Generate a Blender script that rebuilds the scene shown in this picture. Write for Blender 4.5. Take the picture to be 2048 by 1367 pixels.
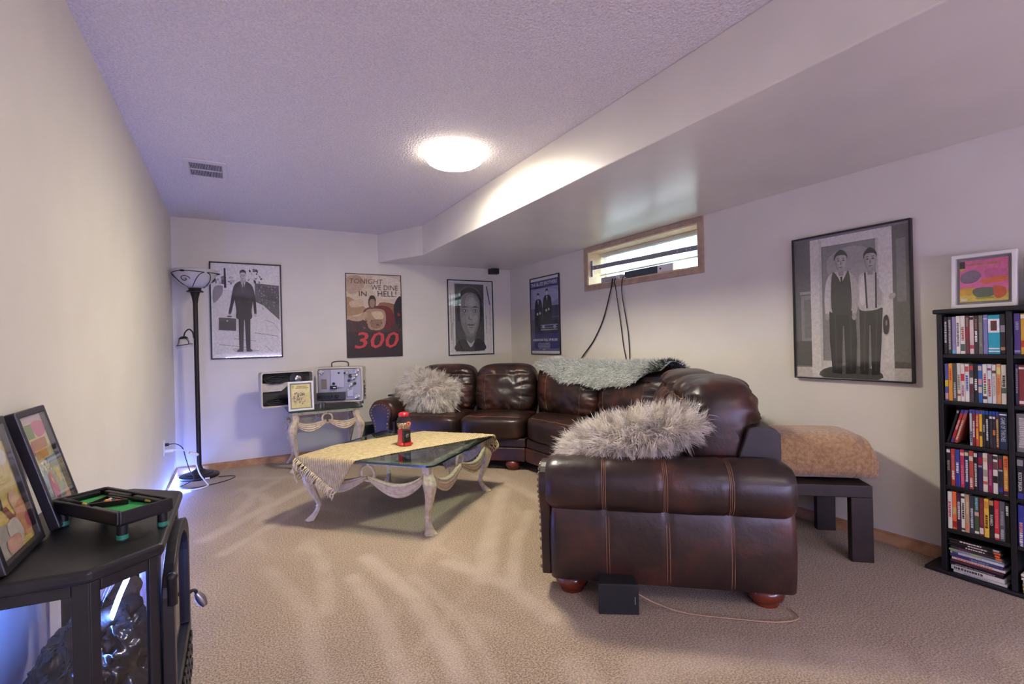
import bpy, math, random
from mathutils import Vector, Matrix, noise as mnoise
random.seed(7)
PI = math.pi
scene = bpy.context.scene
for o in list(bpy.data.objects):
    bpy.data.objects.remove(o, do_unlink=True)
COL = scene.collection

# ------------------------------------------------------------------ camera
W, H, HS = 3.588, 2.384, 2.074          # room width, ceiling height, soffit underside
YF = -8.0                                # wall behind the camera
cam = bpy.data.cameras.new('camera')
cam.sensor_fit = 'HORIZONTAL'
cam.sensor_width = 36.0
cam.lens = 976.0 / 2048 * 36
cam.clip_start = 0.02
camo = bpy.data.objects.new('camera', cam)
Rv = Vector((0.86868668, -0.49480435, -0.02349677))
Uv = Vector((0.02089567, -0.01078909, 0.99972345))
Fv = Vector((0.49492102, 0.86893742, -0.00096693))
camo.matrix_world = Matrix(((Rv.x, Uv.x, -Fv.x, 0.4862), (Rv.y, Uv.y, -Fv.y, -5.4603), (Rv.z, Uv.z, -Fv.z, 1.1576), (0, 0, 0, 1)))
COL.objects.link(camo)
scene.camera = camo

# ------------------------------------------------------------------ world, view
world = bpy.data.worlds.new('sky')
scene.world = world
world.use_nodes = True
bg = world.node_tree.nodes['Background']
bg.inputs[0].default_value = (0.80, 0.92, 1.0, 1)
bg.inputs[1].default_value = 7.0
scene.view_settings.view_transform = 'Standard'
scene.view_settings.look = 'None'
scene.view_settings.gamma = 1.0
scene.view_settings.use_curve_mapping = False
scene.view_settings.exposure = 0.36
try:
    scene.cycles.use_denoising = True
    scene.cycles.max_bounces = 10
    scene.cycles.diffuse_bounces = 6
    scene.cycles.transparent_max_bounces = 24
    scene.cycles.sample_clamp_indirect = 6.0
    scene.cycles.caustics_reflective = False
    scene.cycles.caustics_refractive = False
except Exception:
    pass
LAMP_STRENGTH = 190.0
LED_STRENGTH = 95.0
PURPLE_FILL_STRENGTH = 240.0  # added strip behind the camera, lilac fill
REAR_FILL_STRENGTH = 50.0  # added ceiling light behind the camera, soft fill
portal = bpy.data.lights.new('window_portal', 'AREA')
portal.shape = 'RECTANGLE'
portal.size = 1.36
portal.size_y = 0.36
portal.cycles.is_portal = True
po = bpy.data.objects.new('window_portal', portal)
po.location = (W + 0.26, -2.27, 1.87)
po.rotation_euler = (0, math.radians(90), 0)
COL.objects.link(po)

# ------------------------------------------------------------------ materials
_M = {}
def lin(c):
    if isinstance(c, str):
        c = c.lstrip('#')
        c = [int(c[i:i + 2], 16) / 255 for i in (0, 2, 4)]
    else:
        return tuple(c[:3])
    return tuple(((x + 0.055) / 1.055) ** 2.4 if x > 0.04045 else x / 12.92 for x in c)

def mat(name, col, rough=0.5, metal=0.0, var=0.0, vscale=20.0, bump=0.0, bscale=200.0, col2=None, spec=0.5, emit=0.0, ecol=None, coat=0.0, bdist=0.002, alpha=None, sheen=0.0, vdetail=3.0, vlo=0.35, vhi=0.65):
    if name in _M:
        return _M[name]
    m = bpy.data.materials.new(name)
    _M[name] = m
    m.use_nodes = True
    nt = m.node_tree
    N, L = nt.nodes, nt.links
    b = N['Principled BSDF']
    c = lin(col)
    b.inputs['Base Color'].default_value = (*c, 1)
    b.inputs['Roughness'].default_value = rough
    b.inputs['Metallic'].default_value = metal
    b.inputs['Specular IOR Level'].default_value = spec
    if coat:
        b.inputs['Coat Weight'].default_value = coat
        b.inputs['Coat Roughness'].default_value = 0.08
    if sheen:
        b.inputs['Sheen Weight'].default_value = sheen
    if emit:
        b.inputs['Emission Color'].default_value = (*(lin(ecol) if ecol else c), 1)
        b.inputs['Emission Strength'].default_value = emit
    if alpha is not None:
        b.inputs['Alpha'].default_value = alpha
    tc = N.new('ShaderNodeTexCoord')
    if col2 is not None or var:
        nz = N.new('ShaderNodeTexNoise')
        nz.inputs['Scale'].default_value = vscale
        nz.inputs['Detail'].default_value = vdetail
        L.new(tc.outputs['Object'], nz.inputs['Vector'])
        rp = N.new('ShaderNodeValToRGB')
        rp.color_ramp.elements[0].position = vlo
        rp.color_ramp.elements[1].position = vhi
        c2 = lin(col2) if col2 is not None else tuple(min(1, x * (1 + var)) for x in c)
        c1 = c if col2 is not None else tuple(x * (1 - var) for x in c)
        rp.color_ramp.elements[0].color = (*c1, 1)
        rp.color_ramp.elements[1].color = (*c2, 1)
        L.new(nz.outputs['Fac'], rp.inputs['Fac'])
        L.new(rp.outputs['Color'], b.inputs['Base Color'])
    if bump:
        n2 = N.new('ShaderNodeTexNoise')
        n2.inputs['Scale'].default_value = bscale
        n2.inputs['Detail'].default_value = 2.0
        L.new(tc.outputs['Object'], n2.inputs['Vector'])
        bp = N.new('ShaderNodeBump')
        bp.inputs['Strength'].default_value = bump
        bp.inputs['Distance'].default_value = bdist
        L.new(n2.outputs['Fac'], bp.inputs['Height'])
        L.new(bp.outputs['Normal'], b.inputs['Normal'])
    return m

def glass_mat(name, tint=(1, 1, 1), base=0.04, rough=0.02, ior=1.5):
    """thin clear pane: mostly transparent, fresnel reflection"""
    if name in _M:
        return _M[name]
    m = bpy.data.materials.new(name)
    _M[name] = m
    m.use_nodes = True
    nt = m.node_tree
    N, L = nt.nodes, nt.links
    for n in list(N):
        N.remove(n)
    out = N.new('ShaderNodeOutputMaterial')
    tr = N.new('ShaderNodeBsdfTransparent')
    tr.inputs[0].default_value = (*tint, 1)
    gl = N.new('ShaderNodeBsdfGlossy')
    gl.inputs['Roughness'].default_value = rough
    fr = N.new('ShaderNodeFresnel')
    gm_ = N.new('ShaderNodeNewGeometry')      # same reflectance from both sides of the thin pane
    mr = N.new('ShaderNodeMapRange')
    mr.inputs['To Min'].default_value = ior
    mr.inputs['To Max'].default_value = 1.0 / ior
    L.new(gm_.outputs['Backfacing'], mr.inputs['Value'])
    L.new(mr.outputs[0], fr.inputs['IOR'])
    mx = N.new('ShaderNodeMixShader')
    L.new(fr.outputs[0], mx.inputs[0])
    L.new(tr.outputs[0], mx.inputs[1])
    L.new(gl.outputs[0], mx.inputs[2])
    L.new(mx.outputs[0], out.inputs[0])
    return m

def flat(col, rough=0.55):
    """plain print ink, cached by colour"""
    key = 'ink_%s_%d' % (col.lstrip('#') if isinstance(col, str) else '_'.join('%d' % (x * 255) for x in col), int(rough * 100))
    return mat(key, col, rough=rough, var=0.10, vscale=60, spec=0.3)

# ------------------------------------------------------------------ mesh builder
def frame(o, ex, ey, ez=(0, 0, 1)):
    ex, ey, ez, o = Vector(ex), Vector(ey), Vector(ez), Vector(o)
    return Matrix(((ex.x, ey.x, ez.x, o.x), (ex.y, ey.y, ez.y, o.y), (ex.z, ey.z, ez.z, o.z), (0, 0, 0, 1)))
def rotz(a, o=(0, 0, 0)):
    return Matrix.Translation(Vector(o)) @ Matrix.Rotation(a, 4, 'Z')
ROOT = {}

class MB:
    def __init__(s):
        s.v, s.f, s.mi, s.mats = [], [], [], []
    def mat(s, m):
        if m not in s.mats:
            s.mats.append(m)
        return s.mats.index(m)
    def add(s, vs, fs, m=None, M=None):
        k = len(s.v)
        if M is None:
            s.v.extend(Vector(v) for v in vs)
            fl = False
        else:
            s.v.extend(M @ Vector(v) for v in vs)
            fl = M.determinant() < 0
        mi = 0 if m is None else s.mat(m)
        for f in fs:
            f = [i + k for i in f]
            s.f.append(f[::-1] if fl else f)
            s.mi.append(mi)
        return s
    def box(s, x0, x1, y0, y1, z0, z1, m=None, M=None):
        return s.add([(x0, y0, z0), (x1, y0, z0), (x1, y1, z0), (x0, y1, z0), (x0, y0, z1), (x1, y0, z1), (x1, y1, z1), (x0, y1, z1)],
                     [(3, 2, 1, 0), (4, 5, 6, 7), (0, 1, 5, 4), (1, 2, 6, 5), (2, 3, 7, 6), (3, 0, 4, 7)], m, M)
    def prism(s, pts, z0, z1, m=None, M=None):
        n = len(pts)
        a = sum(pts[i][0] * pts[(i + 1) % n][1] - pts[(i + 1) % n][0] * pts[i][1] for i in range(n))
        if a < 0:
            pts = pts[::-1]
        vs = [(x, y, z0) for x, y in pts] + [(x, y, z1) for x, y in pts]
        fs = [tuple(range(n - 1, -1, -1)), tuple(range(n, 2 * n))] + [(i, (i + 1) % n, (i + 1) % n + n, i + n) for i in range(n)]
        return s.add(vs, fs, m, M)
    def poly(s, pts, m=None, M=None):
        return s.add(pts, [tuple(range(len(pts)))], m, M)
    def lathe(s, prof, n=24, m=None, M=None):
        vs, fs = [], []
        for r, z in prof:
            for i in range(n):
                a = 2 * PI * i / n
                vs.append((r * math.cos(a), r * math.sin(a), z))
        for j in range(len(prof) - 1):
            for i in range(n):
                k = (i + 1) % n
                fs.append((j * n + i, j * n + k, (j + 1) * n + k, (j + 1) * n + i))
        loop = prof[0] == prof[-1]
        if prof[0][0] > 1e-6 and not loop:
            fs.append(tuple(range(n - 1, -1, -1)))
        if prof[-1][0] > 1e-6 and not loop:
            fs.append(tuple((len(prof) - 1) * n + i for i in range(n)))
        return s.add(vs, fs, m, M)
    def tube(s, pts, r, n=8, m=None, M=None, closed=False, flat=1.0):
        pts = [Vector(p) for p in pts]
        k = len(pts)
        rs = r if isinstance(r, (list, tuple)) else [r] * k
        vs, fs = [], []
        up = None
        for i in range(k):
            if closed:
                t = pts[(i + 1) % k] - pts[i - 1]
            else:
                t = pts[min(i + 1, k - 1)] - pts[max(i - 1, 0)]
            t = t.normalized() if t.length > 1e-9 else Vector((0, 0, 1))
            if up is None:
                up = Vector((0, 0, 1)) if abs(t.z) < 0.9 else Vector((1, 0, 0))
            side = t.cross(up).normalized()
            up = side.cross(t).normalized()
            for j in range(n):
                a = 2 * PI * j / n
                vs.append(pts[i] + side * (math.cos(a) * rs[i]) + up * (math.sin(a) * rs[i] * flat))
        for i in range(k if closed else k - 1):
            for j in range(n):
                a, b = i * n + j, i * n + (j + 1) % n
                c, d = ((i + 1) % k) * n + (j + 1) % n, ((i + 1) % k) * n + j
                fs.append((a, b, c, d))
        if not closed:
            fs.append(tuple(range(n - 1, -1, -1)))
            fs.append(tuple((k - 1) * n + j for j in range(n)))
        return s.add(vs, fs, m, M)
    def grid(s, fn, nu, nv, m=None, M=None, cu=False, cv=False):
        vs = [fn(i / (nu if cu else nu), j / nv) for i in range(nu + (0 if cu else 1)) for j in range(nv + (0 if cv else 1))]
        a, b = nu + (0 if cu else 1), nv + (0 if cv else 1)
        fs = []
        for i in range(nu):
            for j in range(nv):
                fs.append((i * b + j, ((i + 1) % a) * b + j, ((i + 1) % a) * b + (j + 1) % b, i * b + (j + 1) % b))
        return s.add(vs, fs, m, M)
    def ball(s, c, r, n=10, m=None, M=None):
        rx, ry, rz = r if isinstance(r, (tuple, list)) else (r, r, r)
        T = Matrix.Translation(Vector(c)) @ Matrix.Diagonal((rx, ry, rz, 1))
        if M is not None:
            T = M @ T
        k = max(4, n // 2)
        return s.lathe([(math.sin(PI * i / k), -math.cos(PI * i / k)) for i in range(k + 1)], n, m, T)
    def build(s, name, mats=None, parent=None, label=None, cat=None, group=None, kind=None, smooth=False, bevel=0.0, segs=2, loc=None, autosmooth=None):
        if loc is not None:
            off = Vector(loc)
            vs = [v - off for v in s.v]
        elif parent is not None and ROOT.get(parent.name) is not None and s.world:
            Mi = ROOT[parent.name].inverted()
            vs = [Mi @ v for v in s.v]
        else:
            vs = s.v
        me = bpy.data.meshes.new(name)
        me.from_pydata([tuple(v) for v in vs], [], s.f)
        if mats is not None:
            for x in (mats if isinstance(mats, (list, tuple)) else [mats]):
                me.materials.append(x)
        for x in s.mats:
            me.materials.append(x)
        if s.mats:
            base = 0 if mats is None else (len(mats) if isinstance(mats, (list, tuple)) else 1)
            me.polygons.foreach_set('material_index', [i + base for i in s.mi])
        if smooth:
            me.polygons.foreach_set('use_smooth', [True] * len(me.polygons))
        if smooth and autosmooth:
            me.set_sharp_from_angle(angle=math.radians(autosmooth))
        me.update()
        o = bpy.data.objects.new(name, me)
        COL.objects.link(o)
        if loc is not None:
            o.location = loc
        if parent is not None:
            o.parent = parent
        if bevel:
            md = o.modifiers.new('bevel', 'BEVEL')
            md.width = bevel
            md.segments = segs
            md.limit_method = 'ANGLE'
            md.angle_limit = math.radians(40)
        tag(o, label, cat, group, kind)
        return o
    world = False

def WMB():
    b = MB()
    b.world = True
    return b

def tag(o, label=None, cat=None, group=None, kind=None):
    if label:
        o['label'] = label
    if cat:
        o['category'] = cat
    if group:
        o['group'] = group
    if kind:
        o['kind'] = kind
    return o

def thing(name, label, cat, M=None, loc=(0, 0, 0), rz=0.0, group=None, kind=None):
    o = bpy.data.objects.new(name, None)
    COL.objects.link(o)
    o.empty_display_size = 0.1
    o.location = loc
    o.rotation_euler = (0, 0, rz)
    if M is not None:
        o.matrix_world = M
        ROOT[o.name] = M.copy()
    else:
        ROOT[o.name] = rotz(rz, loc)
    return tag(o, label, cat, group, kind)

def catmull(pts, k=6, closed=False):
    pts = [Vector(p) for p in pts]
    n = len(pts)
    out = []
    for i in range(n if closed else n - 1):
        if closed:
            p0, p1, p2, p3 = pts[i - 1], pts[i], pts[(i + 1) % n], pts[(i + 2) % n]
        else:
            p0, p1, p2, p3 = pts[max(i - 1, 0)], pts[i], pts[i + 1], pts[min(i + 2, n - 1)]
        for j in range(k):
            t = j / k
            out.append(0.5 * ((2 * p1) + (p2 - p0) * t + (2 * p0 - 5 * p1 + 4 * p2 - p3) * t * t + (3 * p1 - p0 - 3 * p2 + p3) * t ** 3))
    if not closed:
        out.append(pts[-1])
    return out

def lerp(a, b, t):
    return a + (b - a) * t
def sstep(a, b, x):
    t = max(0, min(1, (x - a) / (b - a)))
    return t * t * (3 - 2 * t)

_FONT = {}
def text_mesh(txt, bold=0.0):
    """flat lettering as verts/faces, baseline-left at origin, cap height about 0.7"""
    key = (txt, bold)
    if key in _FONT:
        return _FONT[key]
    cu = bpy.data.curves.new('lettering', 'FONT')
    cu.body = txt
    cu.size = 1.0
    cu.resolution_u = 2
    cu.offset = bold
    ob = bpy.data.objects.new('lettering', cu)
    COL.objects.link(ob)
    dg = bpy.context.evaluated_depsgraph_get()
    me = ob.evaluated_get(dg).to_mesh()
    vs = [tuple(v.co) for v in me.vertices]
    fs = [tuple(p.vertices) for p in me.polygons]
    ob.evaluated_get(dg).to_mesh_clear()
    bpy.data.objects.remove(ob, do_unlink=True)
    bpy.data.curves.remove(cu)
    xs = [v[0] for v in vs] or [0, 1]
    ys = [v[1] for v in vs] or [0, 1]
    _FONT[key] = (vs, fs, min(xs), max(xs), min(ys), max(ys))
    return _FONT[key]

def put_text(mb, txt, m, M, x0, x1, y0, y1, lift=0.0, bold=0.0, shear=0.0):
    """fit lettering into a rectangle of the local XZ plane of M (X right, Z up, -Y to the viewer)"""
    vs, fs, a, b, c, d = text_mesh(txt, bold)
    if not vs:
        return
    sx, sy = (x1 - x0) / (b - a), (y1 - y0) / (d - c)
    out = [(x0 + (v[0] - a) * sx + shear * (v[1] - c) * sy, -lift, y0 + (v[1] - c) * sy) for v in vs]
    mb.add(out, fs, m, M)

# ------------------------------------------------------------------ structure materials
def wall_material(name, col, rough=0.55, spec=0.4, bump=0.12, bscale=90):
    return mat(name, col, rough=rough, var=0.025, vscale=3.0, bump=bump, bscale=bscale, bdist=0.002, spec=spec)
WALL = wall_material('wall_paint', '#dcd7ca')
SOFFIT = wall_material('soffit_paint', '#dcd7ca', rough=0.26, spec=0.5, bump=0.05, bscale=60)

def popcorn():
    m = bpy.data.materials.new('stippled_ceiling')
    m.use_nodes = True
    nt = m.node_tree
    N, L = nt.nodes, nt.links
    b = N['Principled BSDF']
    b.inputs['Roughness'].default_value = 0.8
    b.inputs['Specular IOR Level'].default_value = 0.25
    tc = N.new('ShaderNodeTexCoord')
    vo = N.new('ShaderNodeTexVoronoi')
    vo.inputs['Scale'].default_value = 75
    nz = N.new('ShaderNodeTexNoise')
    nz.inputs['Scale'].default_value = 110
    nz.inputs['Detail'].default_value = 3
    L.new(tc.outputs['Object'], vo.inputs['Vector'])
    L.new(tc.outputs['Object'], nz.inputs['Vector'])
    mx = N.new('ShaderNodeMath')
    mx.operation = 'SUBTRACT'
    L.new(nz.outputs['Fac'], mx.inputs[0])
    L.new(vo.outputs['Distance'], mx.inputs[1])
    bp = N.new('ShaderNodeBump')
    bp.inputs['Strength'].default_value = 0.75
    bp.inputs['Distance'].default_value = 0.006
    L.new(mx.outputs[0], bp.inputs['Height'])
    L.new(bp.outputs['Normal'], b.inputs['Normal'])
    rp = N.new('ShaderNodeValToRGB')
    rp.color_ramp.elements[0].position = 0.25
    rp.color_ramp.elements[0].color = (*lin('#d2cac8'), 1)
    rp.color_ramp.elements[1].position = 0.7
    rp.color_ramp.elements[1].color = (*lin('#ece7e4'), 1)
    L.new(nz.outputs['Fac'], rp.inputs['Fac'])
    L.new(rp.outputs['Color'], b.inputs['Base Color'])
    return m
CEIL = popcorn()

def carpet():
    m = bpy.data.materials.new('cut_pile_carpet')
    m.use_nodes = True
    nt = m.node_tree
    N, L = nt.nodes, nt.links
    b = N['Principled BSDF']
    b.inputs['Roughness'].default_value = 0.95
    b.inputs['Specular IOR Level'].default_value = 0.1
    b.inputs['Sheen Weight'].default_value = 0.25
    tc = N.new('ShaderNodeTexCoord')
    at = N.new('ShaderNodeAttribute')
    at.attribute_name = 'nap'
    fine = N.new('ShaderNodeTexNoise')
    fine.inputs['Scale'].default_value = 150
    fine.inputs['Detail'].default_value = 3
    mid = N.new('ShaderNodeTexNoise')
    mid.inputs['Scale'].default_value = 2.2
    mid.inputs['Detail'].default_value = 4
    for n in (fine, mid):
        L.new(tc.outputs['Object'], n.inputs['Vector'])
    rp = N.new('ShaderNodeValToRGB')
    rp.color_ramp.elements[0].position = 0.38
    rp.color_ramp.elements[0].color = (*lin('#7f6b56'), 1)
    rp.color_ramp.elements[1].position = 0.64
    rp.color_ramp.elements[1].color = (*lin('#c5b093'), 1)
    L.new(fine.outputs['Fac'], rp.inputs['Fac'])
    # brushed nap: pile lying the other way reads paler
    hs = N.new('ShaderNodeMix')
    hs.data_type = 'RGBA'
    hs.blend_type = 'MIX'
    hs.inputs[7].default_value = (*lin('#e6d6c2'), 1)
    ml = N.new('ShaderNodeMath')
    ml.operation = 'MULTIPLY'
    L.new(at.outputs['Fac'], ml.inputs[0])
    ml.inputs[1].default_value = 0.36
    L.new(ml.outputs[0], hs.inputs[0])
    L.new(rp.outputs['Color'], hs.inputs[6])
    m2 = N.new('ShaderNodeMix')
    m2.data_type = 'RGBA'
    m2.blend_type = 'MULTIPLY'
    m2.inputs[0].default_value = 0.5
    r2 = N.new('ShaderNodeValToRGB')
    r2.color_ramp.elements[0].position = 0.3
    r2.color_ramp.elements[0].color = (0.72, 0.70, 0.69, 1)
    r2.color_ramp.elements[1].position = 0.7
    r2.color_ramp.elements[1].color = (1, 1, 1, 1)
    L.new(mid.outputs['Fac'], r2.inputs['Fac'])
    L.new(hs.outputs[2], m2.inputs[6])
    L.new(r2.outputs['Color'], m2.inputs[7])
    L.new(m2.outputs[2], b.inputs['Base Color'])
    bp = N.new('ShaderNodeBump')
    bp.inputs['Strength'].default_value = 0.8
    bp.inputs['Distance'].default_value = 0.008
    L.new(fine.outputs['Fac'], bp.inputs['Height'])
    L.new(bp.outputs['Normal'], b.inputs['Normal'])
    return m
CARPET = carpet()
OAK = mat('oak_trim', '#a97b52', rough=0.4, col2='#c39a6c', vscale=14, bump=0.1, bscale=60)
OAKG = mat('greyed_oak_casing', '#a38a76', rough=0.45, col2='#b59d86', vscale=18, bump=0.1, bscale=80)
WHITEP = mat('white_plastic', '#e6e4e0', rough=0.35)
BLACKM = mat('black_metal', '#1b1a1a', rough=0.38, var=0.2, vscale=30, spec=0.5)
BLACKP = mat('black_plastic', '#121213', rough=0.45, var=0.15, vscale=40)

# floor with brushed nap streaks (vacuum tracks and foot marks)
STREAKS = [  # polyline in metres, half width, strength
    ([(1.10, -2.75), (1.17, -3.30), (1.14, -3.95)], 0.055, 0.95),
    ([(0.98, -2.95), (1.00, -3.45), (0.94, -4.05)], 0.05, 0.85),
    ([(1.24, -3.10), (1.28, -3.6), (1.22, -4.1)], 0.04, 0.6),
    ([(0.30, -1.95), (0.75, -1.40), (1.15, -0.98)], 0.06, 0.95),
    ([(0.42, -2.25), (0.80, -1.75), (1.02, -1.50)], 0.05, 0.8),
    ([(0.55, -0.85), (0.70, -1.35), (0.62, -1.80)], 0.06, 0.7),
    ([(0.85, -0.65), (0.62, -1.05), (0.45, -1.65)], 0.05, 0.7),
    ([(1.52, -3.30), (1.78, -2.85), (2.05, -2.45), (2.30, -2.10)], 0.07, 0.95),
    ([(1.62, -3.42), (1.90, -2.98), (2.20, -2.62)], 0.05, 0.8),
    ([(1.45, -3.05), (1.60, -3.40), (1.62, -3.75)], 0.06, 0.8),
    ([(2.30, -1.62), (2.42, -2.05), (2.40, -2.55)], 0.06, 0.7),
    ([(0.62, -2.60), (0.74, -3.2), (0.72, -3.9)], 0.05, 0.55),
    ([(0.85, -2.35), (0.88, -2.75), (0.80, -3.2)], 0.05, 0.6),
    ([(1.45, -4.40), (1.75, -4.20), (2.05, -4.30), (2.45, -4.62)], 0.12, 0.75),
    ([(2.25, -4.85), (2.65, -4.75), (3.05, -4.85)], 0.10, 0.45),
    ([(1.15, -4.60), (1.40, -4.45), (1.52, -4.05)], 0.08, 0.5),
    ([(0.45, -0.45), (0.80, -0.68), (1.20, -0.78)], 0.07, 0.5),
]
rs_ = random.Random(101)
for _ in range(46):
    a_ = rs_.choice([1.15, 1.25, 0.85, 2.0, 1.7]) + rs_.uniform(-0.2, 0.2)
    l_ = rs_.uniform(0.25, 0.7)
    px_, py_ = rs_.uniform(0.35, 2.6), rs_.uniform(-4.6, -0.6)
    STREAKS.append(([(px_, py_), (px_ + l_ * math.cos(a_), py_ + l_ * math.sin(a_))], rs_.uniform(0.03, 0.07), rs_.uniform(0.3, 0.6)))
SBB = [(min(p[0] for p in s_[0]) - 0.2, max(p[0] for p in s_[0]) + 0.2, min(p[1] for p in s_[0]) - 0.2, max(p[1] for p in s_[0]) + 0.2) for s_ in STREAKS]
def nap_at(x, y):
    w = mnoise.noise(Vector((x * 2.0, y * 2.0, 0)))
    x += 0.025 * w
    y += 0.025 * mnoise.noise(Vector((x * 2.2, y * 2.2, 5)))
    t = 0.0
    for (pl_, hw, st), bb in zip(STREAKS, SBB):
        if x < bb[0] or x > bb[1] or y < bb[2] or y > bb[3]:
            continue
        for (ax, ay), (bx, by) in zip(pl_, pl_[1:]):
            dx, dy = bx - ax, by - ay
            k = max(0, min(1, ((x - ax) * dx + (y - ay) * dy) / (dx * dx + dy * dy)))
            d = math.hypot(x - ax - k * dx, y - ay - k * dy)
            if d < hw * 1.3:
                t = max(t, st * (1 - sstep(hw * 0.25, hw * 1.28, d)) * min(1.0, 0.25 + 1.6 * min(k, 1 - k) if len(pl_) == 2 else 1.0))
    t *= 0.80 + 0.40 * mnoise.noise(Vector((x * 9, y * 9, 3)))
    return max(0.0, t + 0.16 * max(0, mnoise.noise(Vector((x * 1.7, y * 1.7, 9)))))
mb = MB()
NX, NY = 180, 400
mb.grid(lambda u, v: (u * W, lerp(YF, 0, v), 0), NX, NY)
fl = mb.build('floor', CARPET, kind='structure', label='beige cut-pile carpet with brushed vacuum marks')
at_ = fl.data.attributes.new('nap', 'FLOAT', 'POINT')
at_.data.foreach_set('value', [nap_at(v.co.x, v.co.y) for v in fl.data.vertices])

MB().box(0, W + 0.3, YF, 0.05, H, H + 0.06).build('ceiling', CEIL, kind='structure', label='pale stippled ceiling')
MB().box(-0.1, 0, YF, 0.1, 0, H + 0.06).build('wall_left', WALL, kind='structure', label='plain beige wall on the left')
MB().box(0, W, 0, 0.1, 0, H + 0.06).build('wall_back', WALL, kind='structure', label='beige far wall with three posters')
MB().box(0, W, YF - 0.1, YF, 0, H + 0.06).build('wall_front', WALL, kind='structure')
WY0, WY1, WZ0, WZ1 = -2.935, -1.59, 1.692, 2.034       # window opening
mb = MB()
WD = 0.30
mb.box(W, W + WD, YF, WY0, 0, H + 0.06)
mb.box(W, W + WD, WY1, 0.1, 0, H + 0.06)
mb.box(W, W + WD, WY0, WY1, 0, WZ0)
mb.box(W, W + WD, WY0, WY1, WZ1, H + 0.06)
mb.build('wall_right', WALL, kind='structure', label='beige wall on the right with a high window')
# dropped soffit along the right wall, splayed towards the far wall
mb = MB()
mb.prism([(1.90, 0), (2.205, -0.62), (2.236, YF), (W, YF), (W, 0)], HS, H)
mb.build('ceiling_soffit', SOFFIT, kind='structure', label='dropped painted soffit along the right wall', bevel=0.006)
# baseboards
def baseboard(name, pts):
    b = MB()
    for (x0, x1, y0, y1) in pts:
        b.box(x0, x1, y0, y1, 0, 0.058)
        if abs(x1 - x0) > abs(y1 - y0):
            b.box(x0, x1, y0 + 0.004, y1, 0.058, 0.066)
        else:
            s_ = 0.004
            b.box(x0 + (s_ if x0 > 1 else 0), x1 - (0 if x0 > 1 else s_), y0, y1, 0.058, 0.066)
    b.build(name, OAK, kind='structure', bevel=0.002)
baseboard('baseboard_back', [(0, W, -0.013, 0)])
baseboard('baseboard_right', [(W - 0.013, W, YF, -0.013)])
baseboard('baseboard_left', [(0, 0.013, YF, -0.013)])

# ------------------------------------------------------------------ window
win = thing('window_1', 'high narrow basement window with oak casing', None, loc=(W, -2.26, WZ0), kind='structure')
mb = WMB()
cw = 0.047
for (y0, y1, z0, z1) in ((WY0 - cw, WY1 + cw, WZ1, 2.073), (WY0 - cw, WY1 + cw, WZ0 - cw, WZ0), (WY0 - cw, WY0, WZ0, WZ1), (WY1, WY1 + cw, WZ0, WZ1)):
    mb.box(W - 0.016, W + 0.001, y0, y1, z0, z1)
mb.build('window_casing', OAKG, win, bevel=0.003)
JAMB = mat('pale_oak_jamb', '#d8bf98', rough=0.4, col2='#e4d0ae', vscale=12)
mb = WMB()
t = 0.012
mb.box(W - 0.005, W + 0.24, WY0, WY1, WZ1 - t, WZ1)
mb.box(W - 0.005, W + 0.24, WY0, WY0 + t, WZ0, WZ1 - t)
mb.box(W - 0.005, W + 0.24, WY1 - t, WY1, WZ0, WZ1 - t)
mb.build('window_jamb', JAMB, win)
mb = WMB()
mb.box(W - 0.005, W + 0.24, WY0, WY1, WZ0 - 0.001, WZ0 + t)
mb.build('window_sill', JAMB, win)
mb = WMB()
fx0, fx1 = W + 0.215, W + 0.25
for (y0, y1, z0, z1) in ((WY0, WY1, WZ0, WZ0 + 0.04), (WY0, WY1, WZ1 - 0.04, WZ1), (WY0, WY0 + 0.04, WZ0, WZ1), (WY1 - 0.04, WY1, WZ0, WZ1), (-2.29, -2.25, WZ0, WZ1)):
    mb.box(fx0, fx1, y0, y1, z0, z1)
mb.build('window_frame', WHITEP, win, bevel=0.003)
for y0, y1 in ((WY0 + 0.04, -2.29), (-2.25, WY1 - 0.04)):
    mb = WMB()
    mb.box(W + 0.230, W + 0.234, y0, y1, WZ0 + 0.04, WZ1 - 0.04)
    mb.build('pane', glass_mat('window_glass', (0.97, 1, 1)), win)
# mini blind, half raised
SLAT = mat('blind_slat', '#eef2f0', rough=0.4)
SLAT.node_tree.nodes['Principled BSDF'].inputs['Transmission Weight'].default_value = 0.0
def translucent(m, w=0.45):
    nt = m.node_tree
    N, L = nt.nodes, nt.links
    b = N['Principled BSDF']
    tr = N.new('ShaderNodeBsdfTranslucent')
    tr.inputs[0].default_value = b.inputs['Base Color'].default_value
    mx = N.new('ShaderNodeMixShader')
    mx.inputs[0].default_value = w
    L.new(b.outputs[0], mx.inputs[1])
    L.new(tr.outputs[0], mx.inputs[2])
    L.new(mx.outputs[0], N['Material Output'].inputs[0])
translucent(SLAT, 0.09)
bl = thing('window_blind', 'white half-raised slatted blind inside the high window', 'blind', loc=(W + 0.16, -2.26, WZ1))
b0, b1 = WY0 + 0.02, WY1 - 0.02
mb = WMB()
mb.box(W + 0.145, W + 0.185, b0, b1, 1.992, 2.020)
mb.build('headrail', mat('blind_rail', '#cfcac0', rough=0.4), bl, bevel=0.003)
nsl = 13
for i in range(nsl):
    z = 1.985 - i * 0.0128
    mb = WMB()
    mb.add([(W + 0.152, b0, z - 0.007), (W + 0.152, b1, z - 0.007), (W + 0.165, b1, z + 0.0015), (W + 0.165, b0, z + 0.0015), (W + 0.178, b1, z + 0.007), (W + 0.178, b0, z + 0.007)],
           [(0, 1, 2, 3), (3, 2, 4, 5)])
    mb.build('slat', SLAT, bl, smooth=True)
mb = WMB()
mb.box(W + 0.150, W + 0.180, b0, b1, 1.800, 1.815)
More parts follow.
